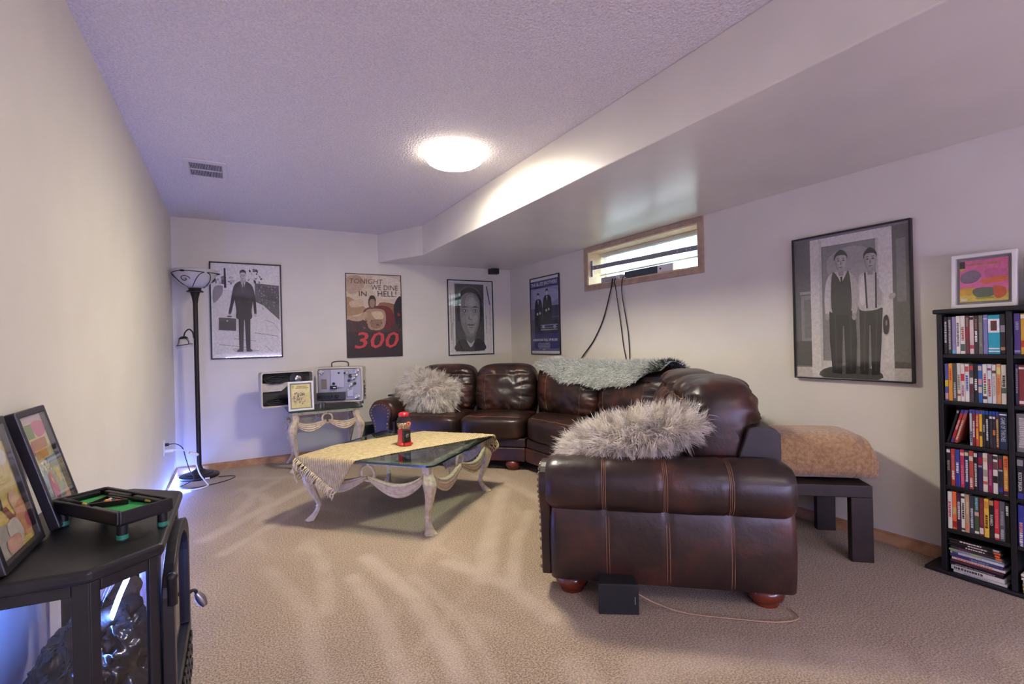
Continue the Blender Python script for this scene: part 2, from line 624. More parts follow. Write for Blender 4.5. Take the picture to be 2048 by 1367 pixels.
mb.build('bottom_rail', SLAT, bl, bevel=0.002)
for yy in (-1.78, -2.26, -2.74):
    mb = WMB()
    mb.tube([(W + 0.148, yy, 1.99), (W + 0.148, yy, 1.80)], 0.0012, 5)
    mb.build('cord', WHITEP, bl)
# flat steel security bar
STEEL = mat('galvanised_steel', '#9a9aa0', rough=0.42, metal=0.6, var=0.12, vscale=40)
DARKHOLE = mat('bolt_hole', '#e8e8e8', rough=0.3, metal=0.6)
sb = thing('security_bar', 'flat grey steel bar bolted across the high window', 'bar', loc=(W + 0.03, -2.26, 1.85))
mb = WMB()
mb.add([(W + 0.03, WY1 - 0.013, 1.853), (W + 0.03, WY0 + 0.013, 1.832), (W + 0.03, WY0 + 0.013, 1.871), (W + 0.03, WY1 - 0.013, 1.893),
        (W + 0.034, WY1 - 0.013, 1.853), (W + 0.034, WY0 + 0.013, 1.832), (W + 0.034, WY0 + 0.013, 1.871), (W + 0.034, WY1 - 0.013, 1.893)],
       [(0, 1, 2, 3), (7, 6, 5, 4), (0, 4, 5, 1), (3, 2, 6, 7), (0, 3, 7, 4), (1, 5, 6, 2)])
mb.build('bar', STEEL, sb)
mb = WMB()
for yy in (-1.64, -1.70, -2.70, -2.79, -2.83):
    zz = lerp(1.873, 1.8515, (-1.603 - yy) / 1.32)
    mb.lathe([(0.006, 0), (0.006, 0.003), (0.003, 0.005), (0, 0.005)], 8, None, Matrix.Translation((W + 0.030, yy, zz)) @ Matrix.Rotation(-PI / 2, 4, 'Y'))
mb.build('bolts', DARKHOLE, sb, kind='stuff')
mb = WMB()
mb.box(W + 0.022, W + 0.030, -1.632, -1.605, 1.785, 1.945)
mb.build('bracket', STEEL, sb, bevel=0.002)
mb = WMB()
for k in range(7):
    mb.lathe([(0.004, 0), (0.004, 0.001), (0, 0.001)], 8, None, Matrix.Translation((W + 0.0218, -1.6185, 1.797 + k * 0.0225)) @ Matrix.Rotation(-PI / 2, 4, 'Y'))
mb.build('bracket_holes', mat('hole_shadowless', '#2b2b2d', rough=0.6), sb, kind='stuff')
# devices on the sill
SZ = WZ0 + 0.012
rt = thing('wifi_router', 'small grey rounded network box on the left of the window sill', 'router', loc=(W + 0.045, -1.90, SZ))
mb = WMB()
for (y0, y1, z0, z1, mm) in ((-2.07, -1.76, SZ, SZ + 0.05, mat('grey_casing', '#a9aaac', rough=0.45)),):
    mb.prism([(W + 0.005, y0), (W + 0.005, y1 - 0.02), (W + 0.03, y1), (W + 0.10, y1), (W + 0.11, y0)], z0, z1)
mb.build('casing', mat('grey_casing', '#a9aaac', rough=0.45), rt, bevel=0.008)
mb = WMB()
mb.box(W + 0.002, W + 0.006, -2.05, -1.99, SZ + 0.008, SZ + 0.04)
mb.build('port_panel', WHITEP, rt, bevel=0.002)
sbx = thing('sound_bar', 'long dark box with white end block standing on the window sill', 'speaker', loc=(W + 0.07, -2.35, SZ))
mb = WMB()
mb.box(W + 0.02, W + 0.10, -2.49, -2.09, SZ, SZ + 0.066)
mb.build('casing', mat('slate_casing', '#3d4650', rough=0.35), sbx, bevel=0.004)
mb = WMB()
mb.box(W + 0.015, W + 0.105, -2.66, -2.492, SZ, SZ + 0.066)
mb.build('end_block', WHITEP, sbx, bevel=0.006)
mb = WMB()
mb.lathe([(0.008, 0), (0.008, 0.003), (0, 0.003)], 12, None, Matrix.Translation((W + 0.015, -2.53, SZ + 0.035)) @ Matrix.Rotation(-PI / 2, 4, 'Y'))
mb.build('jack', BLACKP, sbx)
CORD = mat('black_cord', '#15120f', rough=0.5)
for i, (pts, r, lab) in enumerate((
        ([(W + 0.0, -1.95, SZ + 0.02), (W - 0.022, -1.965, SZ - 0.02), (W - 0.024, -1.95, 1.62), (W - 0.014, -1.82, 1.35), (W - 0.012, -1.66, 1.14), (W - 0.020, -1.47, 0.96), (W - 0.03, -1.43, 0.80)], 0.006, 'thick black cord slanting from the window sill down to the left'),
        ([(W + 0.0, -1.99, SZ + 0.02), (W - 0.022, -2.0, SZ - 0.02), (W - 0.022, -2.02, 1.6), (W - 0.012, -2.06, 1.3), (W - 0.012, -2.09, 1.1), (W - 0.014, -2.125, 0.95), (W - 0.03, -2.13, 0.8)], 0.0045, 'middle thin black cord hanging from the window sill'),
        ([(W + 0.0, -2.10, SZ + 0.02), (W - 0.022, -2.102, SZ - 0.02), (W - 0.022, -2.10, 1.55), (W - 0.012, -2.15, 1.25), (W - 0.012, -2.165, 1.1), (W - 0.014, -2.17, 0.95), (W - 0.03, -2.18, 0.8)], 0.0045, 'right-hand thin black cord hanging from the window sill'))):
    mb = MB()
    mb.tube(catmull(pts, 6), r, 8)
    mb.build('power_cord', CORD, None, lab, 'cord', 'cords below the window', smooth=True)
mb = MB()
mb.tube(catmull([(W + 0.005, -2.0, SZ + 0.025), (W - 0.012, -2.03, SZ + 0.022), (W - 0.018, -2.07, SZ + 0.004), (W + 0.002, -2.13, SZ + 0.012)], 5), 0.004, 6)
mb.build('white_cable', WHITEP, None, 'short white cable curling over the window sill edge', 'cable', smooth=True)

# ------------------------------------------------------------------ ceiling light and vent
def ceiling_light(x, y, label, strength):
    r = thing('ceiling_light', label, 'light', loc=(x, y, H), group='round ceiling lights')
    Z = Matrix.Identity(4)
    DIFF = mat('lit_diffuser_%d' % strength, '#ffffff', rough=0.4, emit=strength, ecol=(1.0, 0.92, 0.76))
    MB().lathe([(0.0, 0), (0.165, 0), (0.165, -0.016), (0.0, -0.016)][::-1], 40).build('base_plate', WHITEP, r, smooth=True, autosmooth=40)
    MB().lathe([(0.0, -0.078), (0.075, -0.078), (0.13, -0.074), (0.168, -0.063)], 40).build('diffuser', DIFF, r, smooth=True)
    RIM = mat('lit_rim_%d' % strength, '#ffffff', rough=0.4, emit=strength * 0.05, ecol=(1.0, 0.90, 0.72))
    MB().lathe([(0.168, -0.063), (0.183, -0.046), (0.185, -0.030), (0.172, -0.016), (0.166, -0.0165)], 40).build('diffuser_rim', RIM, r, smooth=True)
    MB().lathe([(0.080, -0.0785), (0.084, -0.082), (0.089, -0.0785), (0.084, -0.075), (0.080, -0.0785)], 40).build('trim_ring', mat('light_ring', '#8f8b84', rough=0.3, metal=0.7), r, smooth=True)
    MB().lathe([(0.155, -0.0695), (0.158, -0.0725), (0.162, -0.0675), (0.158, -0.064), (0.155, -0.0695)], 40).build('outer_ring', WHITEP, r, smooth=True)
    return r
ceiling_light(1.745, -2.555, 'round white flush ceiling light glowing above the coffee table', LAMP_STRENGTH)
ceiling_light(1.75, -6.35, 'unseen round ceiling light added behind the viewer for fill', REAR_FILL_STRENGTH)  # out of view, added to fill the sides facing the camera

vn = thing('ceiling_vent', 'white rectangular louvred air vent on the ceiling', 'vent', loc=(0.345, -1.53, H))
VW = mat('vent_enamel', '#d8d2d2', rough=0.4)
x0, x1, y0, y1 = -0.125, 0.125, -0.20, 0.20
mb = MB()
for (a, b, c, d) in ((x0, x1, y0, y0 + 0.06), (x0, x1, y1 - 0.06, y1), (x0, x0 + 0.03, y0 + 0.06, y1 - 0.06), (x1 - 0.03, x1, y0 + 0.06, y1 - 0.06), (x0 + 0.03, x1 - 0.03, -0.006, 0.006)):
    mb.box(a, b, c, d, -0.010, 0)
mb.build('vent_frame', VW, vn, bevel=0.004)
MB().box(x0 + 0.03, x1 - 0.03, y0 + 0.06, y1 - 0.06, -0.003, -0.0005).build('duct_opening', mat('duct_dark', '#4a4040', rough=0.8), vn)
for k in range(21):
    xx = x0 + 0.034 + k * (0.182 / 20)
    mb = MB()
    for (c, d) in ((y0 + 0.06, -0.006), (0.006, y1 - 0.06)):
        mb.add([(xx - 0.003, c, -0.003), (xx - 0.003, d, -0.003), (xx + 0.0025, d, -0.0095), (xx + 0.0025, c, -0.0095), (xx - 0.001, c, -0.003), (xx - 0.001, d, -0.003)], [(0, 1, 2, 3), (3, 2, 5, 4)])
    mb.build('slat', VW, vn)

# ------------------------------------------------------------------ posters (flat prints in frames)
def R(u0, v0, u1, v1):
    return [(u0, v0), (u1, v0), (u1, v1), (u0, v1)]
def EL(cx, cy, rx, ry, n=22, rot=0.0):
    out = []
    for i in range(n):
        a = 2 * PI * i / n
        x, y = rx * math.cos(a), ry * math.sin(a)
        out.append((cx + x * math.cos(rot) - y * math.sin(rot), cy + x * math.sin(rot) + y * math.cos(rot)))
    return out
def SM(pts, k=4):
    return [(p.x, p.y) for p in catmull([(x, y, 0) for x, y in pts], k, True)]
def clip01(pts):
    return [(max(0.0, min(1.0, u)), max(0.0, min(1.0, v))) for u, v in pts]
INKR = 0.45

def print_mesh(w, h, layers, texts=(), x0=None, z0=0.0, y=0.0):
    """layers: (colour, polygon in 0..1); texts: (string, colour, u0, u1, v0, v1, bold, shear). -Y faces the viewer"""
    mb = MB()
    x0 = -w / 2 if x0 is None else x0
    lift, step = 0.0, min(0.0002, 0.0085 / len(layers))
    for col, pts in layers:
        pts = clip01(pts)
        mb.poly([(x0 + u * w, y - lift, z0 + v * h) for u, v in pts], flat(col, INKR))
        lift += step
    # make sure all faces look at the viewer
    for i, f in enumerate(mb.f):
        n = Vector((0, 0, 0))
        for k in range(len(f)):
            a, b = mb.v[f[k]], mb.v[f[(k + 1) % len(f)]]
            n += a.cross(b)
        if n.y > 0:
            mb.f[i] = f[::-1]
    for tx in texts:
        s, col, u0, u1, v0, v1 = tx[:6]
        bold = tx[6] if len(tx) > 6 else 0.0
        sh = tx[7] if len(tx) > 7 else 0.0
        put_text(mb, s, flat(col, INKR), Matrix.Translation((0, y, 0)), x0 + u0 * w, x0 + u1 * w, z0 + v0 * h, z0 + v1 * h, lift + 0.0003, bold, sh)
    return mb

def framed(name, label, cat, M, w, h, fw, depth, fmat, layers, texts=(), glass=True, border=None, mount=0.0, mount_col='#e8e6e0', inset=0.0118, group=None):
    """frame outer size w x h standing on local z=0, back at y=0, front at y=-depth"""
    r = thing(name, label, cat, M=M, group=group)
    mb = MB()
    a, b = w / 2, h
    o = [(-a, 0), (a, 0), (a, b), (-a, b)]
    i_ = [(-a + fw, fw), (a - fw, fw), (a - fw, b - fw), (-a + fw, b - fw)]
    vs = []
    for y in (0, -depth):
        vs += [(x, y, z) for x, z in o] + [(x, y, z) for x, z in i_]
    fs = []
    for k in range(4):
        j = (k + 1) % 4
        fs += [(8 + k, 8 + j, 12 + j, 12 + k), (j, k, 4 + k, 4 + j), (k, j, 8 + j, 8 + k), (4 + j, 4 + k, 12 + k, 12 + j)]
    mb.add(vs, fs)
    mb.build('frame', fmat, r, bevel=min(0.003, fw * 0.25))
    pw, ph = w - 2 * fw, h - 2 * fw
    MB().box(-pw / 2, pw / 2, -0.003, -0.0005, fw, fw + ph).build('backing', mat('mount_' + mount_col.strip('#'), mount_col, rough=0.7), r)
    yp = -depth + inset
    pm = print_mesh(pw - 2 * mount, ph - 2 * mount, layers, texts, z0=fw + mount, y=yp)
    pm.build('print', None, r)
    if glass:
        MB().box(-pw / 2, pw / 2, yp - 0.0096 - 0.0015, yp - 0.0096, fw, fw + ph).build('glass', glass_mat('picture_glass', (1, 1, 1), rough=0.04), r)
    return r

BF = mat('black_picture_frame', '#17161a', rough=0.35, spec=0.5)
def on_back(xc, z0, y=-0.001):
    return Matrix.Translation((xc, y, z0))
def on_right(yc, z0, x=W - 0.001):
    return Matrix.Translation((x, yc, z0)) @ Matrix.Rotation(-PI / 2, 4, 'Z')

# 1: monochrome photograph, man in a dark suit with a case (generic stand-in)
K, G1, G2, G3, WH = '#2b2a2b', '#5c5b5c', '#8b8989', '#c3c0bd', '#eceae6'
L1 = [(WH, R(0, 0, 1, 1)), ('#dcd9d5', R(0.02, 0.04, 0.98, 0.98)), ('#e9e7e3', R(0.02, 0.72, 0.98, 0.98))]
rnd = random.Random(3)
for k in range(26):
    L1.append((rnd.choice([G1, G2, G3, K]), EL(rnd.uniform(0.45, 0.72), rnd.uniform(0.80, 0.95), rnd.uniform(0.008, 0.03), rnd.uniform(0.004, 0.014), 8, rnd.uniform(0, 3))))
for k in range(14):
    L1.append((rnd.choice([G1, G2, G3]), EL(rnd.uniform(0.04, 0.3), rnd.uniform(0.78, 0.86), rnd.uniform(0.01, 0.04), rnd.uniform(0.008, 0.02), 8)))
L1 += [(K, [(0.18, 0.74), (0.215, 0.74), (0.205, 0.95), (0.18, 0.95)]),
       (G2, SM([(0.03, 0.58), (0.14, 0.66), (0.16, 0.76), (0.04, 0.74)])),
       (G1, [(0.62, 0.80), (0.98, 0.78), (0.98, 0.40), (0.74, 0.56), (0.62, 0.60)]), ('#474648', [(0.66, 0.78), (0.98, 0.75), (0.98, 0.60), (0.70, 0.64)])]
for k in range(50):
    L1.append((rnd.choice(['#3c3b3c', G1, G2, G2]), EL(rnd.uniform(0.68, 0.97), rnd.uniform(0.52, 0.77), rnd.uniform(0.006, 0.02), rnd.uniform(0.004, 0.01), 7, rnd.uniform(0, 3))))
for (a, b) in (((0.60, 0.26), (0.95, 0.22)), ((0.30, 0.20), (0.62, 0.17)), ((0.75, 0.12), (0.86, 0.05)), ((0.64, 0.34), (0.60, 0.20)), ((0.76, 0.40), (0.90, 0.36)), ((0.88, 0.37), (0.97, 0.28)), ((0.10, 0.14), (0.52, 0.10))):
    L1.append((G1, [(a[0], a[1]), (a[0], a[1] + 0.004), (b[0], b[1] + 0.004), (b[0], b[1])]))
L1 += [('#bdb9b4', SM([(0.30, 0.10), (0.62, 0.075), (0.66, 0.06), (0.34, 0.055)], 3)),
       ('#232224', [(0.375, 0.46), (0.375, 0.09), (0.345, 0.075), (0.345, 0.06), (0.43, 0.06), (0.435, 0.09), (0.452, 0.40), (0.462, 0.40), (0.475, 0.09), (0.48, 0.06), (0.565, 0.06), (0.565, 0.075), (0.535, 0.09), (0.545, 0.46)]),
       ('#2b2a2c', SM([(0.33, 0.775), (0.40, 0.815), (0.45, 0.822), (0.50, 0.815), (0.575, 0.775), (0.60, 0.70), (0.585, 0.60), (0.565, 0.50), (0.565, 0.42), (0.455, 0.405), (0.345, 0.42), (0.345, 0.50), (0.325, 0.62), (0.31, 0.70)], 4)),
       ('#1f1e20', SM([(0.325, 0.77), (0.295, 0.70), (0.265, 0.58), (0.235, 0.47), (0.265, 0.462), (0.30, 0.55), (0.335, 0.65), (0.35, 0.74)], 4)), ('#1f1e20', SM([(0.58, 0.77), (0.61, 0.70), (0.63, 0.60), (0.635, 0.47), (0.605, 0.465), (0.59, 0.58), (0.565, 0.68), (0.56, 0.75)], 4)),
       ('#dedad5', [(0.415, 0.812), (0.452, 0.735), (0.49, 0.812)]), ('#18171a', [(0.445, 0.80), (0.46, 0.80), (0.458, 0.735), (0.452, 0.728), (0.447, 0.735)]),
       ('#454446', [(0.415, 0.815), (0.395, 0.77), (0.452, 0.68), (0.452, 0.728)]), ('#3c3b3d', [(0.49, 0.815), (0.51, 0.77), (0.452, 0.68), (0.452, 0.728)]), ('#111012', [(0.450, 0.68), (0.455, 0.68), (0.458, 0.43), (0.453, 0.43)]),
       ('#454446', SM([(0.36, 0.60), (0.40, 0.60), (0.395, 0.585), (0.36, 0.585)], 2)), ('#454446', SM([(0.51, 0.60), (0.55, 0.60), (0.545, 0.585), (0.515, 0.585)], 2)),
       ('#b5b0ab', SM([(0.42, 0.84), (0.42, 0.80), (0.485, 0.80), (0.485, 0.84)], 3)), ('#cfcac5', EL(0.452, 0.875, 0.042, 0.05, 24)), ('#b2ada8', SM([(0.412, 0.875), (0.43, 0.89), (0.435, 0.85), (0.455, 0.828), (0.425, 0.84)], 4)),
       ('#2f2e2f', SM([(0.408, 0.885), (0.412, 0.925), (0.45, 0.942), (0.49, 0.925), (0.496, 0.885), (0.48, 0.908), (0.425, 0.908)], 4)),
       ('#565351', EL(0.437, 0.882, 0.009, 0.004, 8)), ('#565351', EL(0.470, 0.882, 0.009, 0.004, 8)), ('#99948f', EL(0.455, 0.868, 0.006, 0.011, 8)), ('#7c7673', EL(0.453, 0.848, 0.016, 0.003, 8)),
       ('#c3beb9', EL(0.25, 0.452, 0.018, 0.015, 10)), ('#c3beb9', EL(0.62, 0.452, 0.016, 0.018, 10)),
       ('#3a393a', [(0.10, 0.425), (0.34, 0.415), (0.335, 0.285), (0.095, 0.295)]), ('#525153', [(0.105, 0.42), (0.335, 0.41), (0.335, 0.385), (0.104, 0.395)]), ('#2a292a', [(0.21, 0.435), (0.215, 0.445), (0.275, 0.442), (0.28, 0.43)]), (G3, EL(0.215, 0.39, 0.014, 0.008, 8))]
framed('framed_photograph', 'tall black-and-white photograph of a suited man carrying a case, nearest the floor lamp', 'poster', on_back(0.605, 1.053), 0.622, 0.935, 0.012, 0.018, BF, L1)

# 2: brown and cream film poster with dark lettering (generic stand-in)
L2 = [('#cbb9a0', R(0, 0, 1, 1)), ('#b39a80', SM([(0, 0.95), (0.25, 0.98), (0.32, 0.85), (0.12, 0.76), (0, 0.8)])), ('#d9ccb8', SM([(0.5, 0.98), (0.95, 0.95), (0.98, 0.74), (0.6, 0.72), (0.45, 0.85)])),
      ('#a4835f', SM([(0, 0.72), (0.2, 0.66), (0.35, 0.56), (0, 0.5)])), ('#8a6247', SM([(0.6, 0.66), (0.98, 0.62), (0.98, 0.5), (0.6, 0.5)])),
      ('#c3ab8d', SM([(0.05, 0.66), (0.25, 0.70), (0.30, 0.62), (0.1, 0.60)])),
      ('#4a3631', SM([(0, 0.44), (0.2, 0.46), (0.5, 0.42), (0.8, 0.47), (1, 0.44), (1, 0), (0, 0)], 3)), ('#3a2c29', R(0, 0, 1, 0.30)), ('#352826', R(0, 0, 1, 0.13)),
      ('#2c2322', SM([(0.86, 0.62), (1, 0.74), (1, 0.36), (0.9, 0.4)])),
      ('#6d2b28', SM([(0.30, 0.56), (0.5, 0.62), (0.78, 0.60), (0.88, 0.44), (0.74, 0.32), (0.6, 0.42), (0.34, 0.44)])),
      ('#a88a6e', SM([(0.34, 0.56), (0.50, 0.585), (0.68, 0.56), (0.70, 0.42), (0.62, 0.33), (0.42, 0.33), (0.35, 0.42)])),
      ('#d1b795', SM([(0.44, 0.54), (0.62, 0.55), (0.66, 0.47), (0.52, 0.46)])), ('#8c6d55', SM([(0.42, 0.44), (0.62, 0.45), (0.60, 0.36), (0.45, 0.35)])),
      ('#b7997a', SM([(0.0, 0.50), (0.18, 0.49), (0.34, 0.55), (0.36, 0.48), (0.2, 0.43), (0.0, 0.46)])),
      ('#59453b', EL(0.455, 0.66, 0.072, 0.08)), ('#9b7c62', EL(0.46, 0.655, 0.048, 0.058)), ('#3a2d28', SM([(0.40, 0.68), (0.42, 0.74), (0.50, 0.74), (0.53, 0.68), (0.49, 0.70), (0.44, 0.70)])),
      ('#8c2f2c', EL(0.95, 0.515, 0.03, 0.022, 10))]
rnd = random.Random(5)
for k in range(30):
    L2.append((rnd.choice(['#5d3a33', '#6b2f2b', '#3f2f2b', '#7a5a46']), EL(rnd.uniform(0.02, 0.98), rnd.uniform(0.28, 0.44), rnd.uniform(0.01, 0.03), rnd.uniform(0.004, 0.01), 7, rnd.uniform(0, 3))))
T2 = [('TONIGHT', '#6f5145', 0.05, 0.65, 0.885, 0.945, 0.0, 0.1), ('WE DINE', '#4b3a34', 0.44, 0.94, 0.815, 0.875, 0.0, 0.05), ('IN', '#453530', 0.22, 0.36, 0.735, 0.795), ('HELL!', '#453530', 0.56, 0.91, 0.735, 0.805),
      ('300', '#c8474a', 0.12, 0.90, 0.10, 0.30, 0.01, 0.25)]
fr2 = framed('film_poster', 'brown and cream film poster with red numerals on the far wall', 'poster', on_back(1.848, 1.022), 0.612, 0.916, 0.006, 0.016, BF, L2, T2, glass=False, inset=0.0095)

# 3: monochrome portrait between white strips (generic stand-in)
L3 = [('#e4e2dc', R(0, 0, 1, 1)), ('#d6d4ce', R(0.02, 0.02, 0.98, 0.98)), ('#5a5a58', R(0.14, 0.04, 0.80, 0.96)), ('#6e6e6b', SM([(0.16, 0.55), (0.3, 0.85), (0.5, 0.92), (0.75, 0.85), (0.78, 0.6), (0.5, 0.5)]))]
rnd = random.Random(9)
for k in range(16):
    u = rnd.choice([rnd.uniform(0.03, 0.12), rnd.uniform(0.83, 0.97)])
    v0 = rnd.uniform(0.05, 0.5)
    L3.append((rnd.choice(['#8d8b86', '#b3b0aa', '#5d5b58', '#c7c4bd']), [(u, v0), (u + 0.008, v0), (u + 0.012, v0 + rnd.uniform(0.2, 0.42)), (u + 0.004, v0 + rnd.uniform(0.2, 0.42))]))
L3 += [('#3c3c3b', [(0.86, 0.93), (0.88, 0.94), (0.95, 0.68), (0.93, 0.68)])]
PC = 0.475
L3 += [('#474745', R(0.15, 0.05, 0.79, 0.95)), ('#5c5c59', SM([(0.18, 0.62), (0.24, 0.86), (0.46, 0.93), (0.70, 0.86), (0.77, 0.62), (0.60, 0.5), (0.3, 0.5)])),
       ('#2f2f2e', SM([(0.19, 0.50), (0.20, 0.74), (0.30, 0.87), (0.47, 0.915), (0.64, 0.87), (0.75, 0.74), (0.76, 0.50), (0.68, 0.44), (0.26, 0.44)])),
       ('#6a6a66', SM([(0.36, 0.28), (0.38, 0.20), (0.30, 0.12), (0.66, 0.12), (0.58, 0.20), (0.60, 0.28)])),
       ('#7d7d79', SM([(0.245, 0.60), (0.27, 0.76), (0.37, 0.83), (0.48, 0.845), (0.59, 0.83), (0.69, 0.75), (0.705, 0.60), (0.685, 0.43), (0.60, 0.29), (0.475, 0.235), (0.35, 0.29), (0.265, 0.43)])),
       ('#94948f', SM([(0.36, 0.62), (0.38, 0.77), (0.50, 0.82), (0.61, 0.78), (0.68, 0.66), (0.66, 0.46), (0.58, 0.32), (0.48, 0.28), (0.41, 0.36), (0.38, 0.48)])),
       ('#aaaaa5', SM([(0.42, 0.70), (0.50, 0.78), (0.60, 0.74), (0.60, 0.67), (0.50, 0.66)])), ('#a6a6a1', SM([(0.54, 0.50), (0.62, 0.54), (0.65, 0.48), (0.58, 0.43)])), ('#8c8c87', SM([(0.29, 0.50), (0.36, 0.53), (0.38, 0.46), (0.32, 0.42)])),
       ('#5e5e5b', SM([(0.30, 0.595), (0.37, 0.615), (0.43, 0.595), (0.37, 0.57)], 4)), ('#666662', SM([(0.53, 0.595), (0.59, 0.615), (0.66, 0.595), (0.59, 0.57)], 4)),
       ('#c6c6c1', SM([(0.325, 0.592), (0.37, 0.602), (0.415, 0.592), (0.37, 0.582)], 4)), ('#c6c6c1', SM([(0.55, 0.592), (0.595, 0.602), (0.64, 0.592), (0.595, 0.582)], 4)),
       ('#2c2c2b', EL(0.372, 0.592, 0.016, 0.0105, 10)), ('#2c2c2b', EL(0.597, 0.592, 0.016, 0.0105, 10)),
       ('#3a3a38', SM([(0.28, 0.635), (0.36, 0.655), (0.44, 0.635), (0.36, 0.640)], 4)), ('#3a3a38', SM([(0.52, 0.635), (0.60, 0.655), (0.68, 0.635), (0.60, 0.640)], 4)),
       ('#a4a49f', SM([(0.475, 0.62), (0.505, 0.53), (0.515, 0.495), (0.485, 0.49), (0.47, 0.53)], 3)), ('#6c6c68', SM([(0.43, 0.49), (0.455, 0.515), (0.465, 0.485), (0.50, 0.478), (0.535, 0.487), (0.50, 0.468), (0.45, 0.472)], 3)),
       ('#5a4f4c', SM([(0.40, 0.400), (0.45, 0.412), (0.485, 0.405), (0.52, 0.412), (0.575, 0.400), (0.52, 0.388), (0.45, 0.388)], 3)), ('#3c3736', SM([(0.405, 0.4), (0.485, 0.398), (0.57, 0.4), (0.485, 0.403)], 3)),
       ('#6f6f6b', SM([(0.43, 0.365), (0.485, 0.372), (0.54, 0.365), (0.485, 0.355)], 3)),
       ('#262625', SM([(0.15, 0.05), (0.18, 0.17), (0.34, 0.205), (0.475, 0.10), (0.61, 0.205), (0.76, 0.17), (0.79, 0.05)], 4)), ('#b8b8b3', SM([(0.385, 0.185), (0.475, 0.09), (0.565, 0.185), (0.475, 0.145)], 3))]
framed('framed_portrait', 'black-framed grey portrait print between white strips, left of the wall corner', 'poster', on_back(3.022, 1.005), 0.612, 0.916, 0.012, 0.018, BF, L3)

# 4: blue and white poster with two dark figures (generic stand-in)
BLU, DBL, PBL = '#3a3a78', '#26263f', '#9a9ac0'
L4 = [(BLU, R(0, 0, 1, 1)), ('#e8e8ee', R(0, 0.965, 1, 1)), (PBL, R(0.0, 0.27, 1, 0.865)), ('#b4b4d2', SM([(0.05, 0.82), (0.45, 0.86), (0.98, 0.80), (0.9, 0.68), (0.3, 0.66)])), ('#55557f', R(0, 0.27, 1, 0.60)), ('#3f3f62', R(0.55, 0.48, 1, 0.62)),
      ('#34344f', R(0, 0.27, 1, 0.46)), ('#d8d8e2', R(0, 0.0, 1, 0.035))]
for k in range(6):
    v = 0.58 + k * 0.045
    L4 += [('#5a5a82', [(0.02, v), (0.10, v + 0.05), (0.105, v + 0.047), (0.025, v - 0.003)]), ('#5a5a82', [(0.10, v), (0.02, v + 0.05), (0.025, v + 0.053), (0.105, v + 0.003)])]
for cx, s, top in ((0.28, 0.88, 0.795), (0.60, 1.0, 0.835)):
    L4 += [('#1d1d2b', SM([(cx - 0.13 * s, top - 0.12), (cx - 0.05, top - 0.075), (cx + 0.05, top - 0.075), (cx + 0.14 * s, top - 0.12), (cx + 0.16 * s, top - 0.28), (cx + 0.12 * s, top - 0.42), (cx - 0.12 * s, top - 0.42), (cx - 0.16 * s, top - 0.28)])),
           ('#cfcfdd', EL(cx, top - 0.04, 0.042 * s, 0.038 * s)), ('#22222f', SM([(cx - 0.045 * s, top - 0.03), (cx - 0.03, top + 0.005), (cx + 0.03, top + 0.005), (cx + 0.045 * s, top - 0.03), (cx, top - 0.012)])),
           ('#dcdce8', [(cx - 0.02, top - 0.085), (cx + 0.02, top - 0.085), (cx, top - 0.15)]), ('#cfcfdd', EL(cx - 0.03, top - 0.27, 0.03, 0.018, 10)), ('#cfcfdd', EL(cx + 0.06, top - 0.26, 0.028, 0.018, 10))]
L4 += [('#23233a', SM([(0.30, 0.40), (0.55, 0.435), (0.98, 0.41), (0.98, 0.28), (0.32, 0.28)])), ('#8888ad', R(0.36, 0.365, 0.95, 0.38)), ('#8888ad', R(0.36, 0.335, 0.95, 0.345)), ('#a6a6c4', EL(0.46, 0.35, 0.05, 0.022)), ('#a6a6c4', EL(0.85, 0.345, 0.05, 0.022)), ('#9a9abc', R(0.36, 0.305, 0.95, 0.318))]
T4 = [('THE BLUES BROTHERS', '#f2f2f4', 0.04, 0.96, 0.895, 0.94, 0.01), ('A BRIEFCASE FULL OF BLUES', '#f2f2f4', 0.06, 0.94, 0.165, 0.195, 0.01)]
for k in range(5):
    ww = (0.42, 0.44, 0.44, 0.40, 0.10)[k]
    L4.append(('#9d9dc2', R(0.47 - ww / 2, 0.128 - k * 0.02, 0.47 + ww / 2, 0.138 - k * 0.02)))
framed('blue_poster', 'narrow blue and white poster with two dark figures, right of the wall corner', 'poster', on_right(-0.80, 1.0), 0.60, 0.895, 0.011, 0.018, BF, L4, T4)

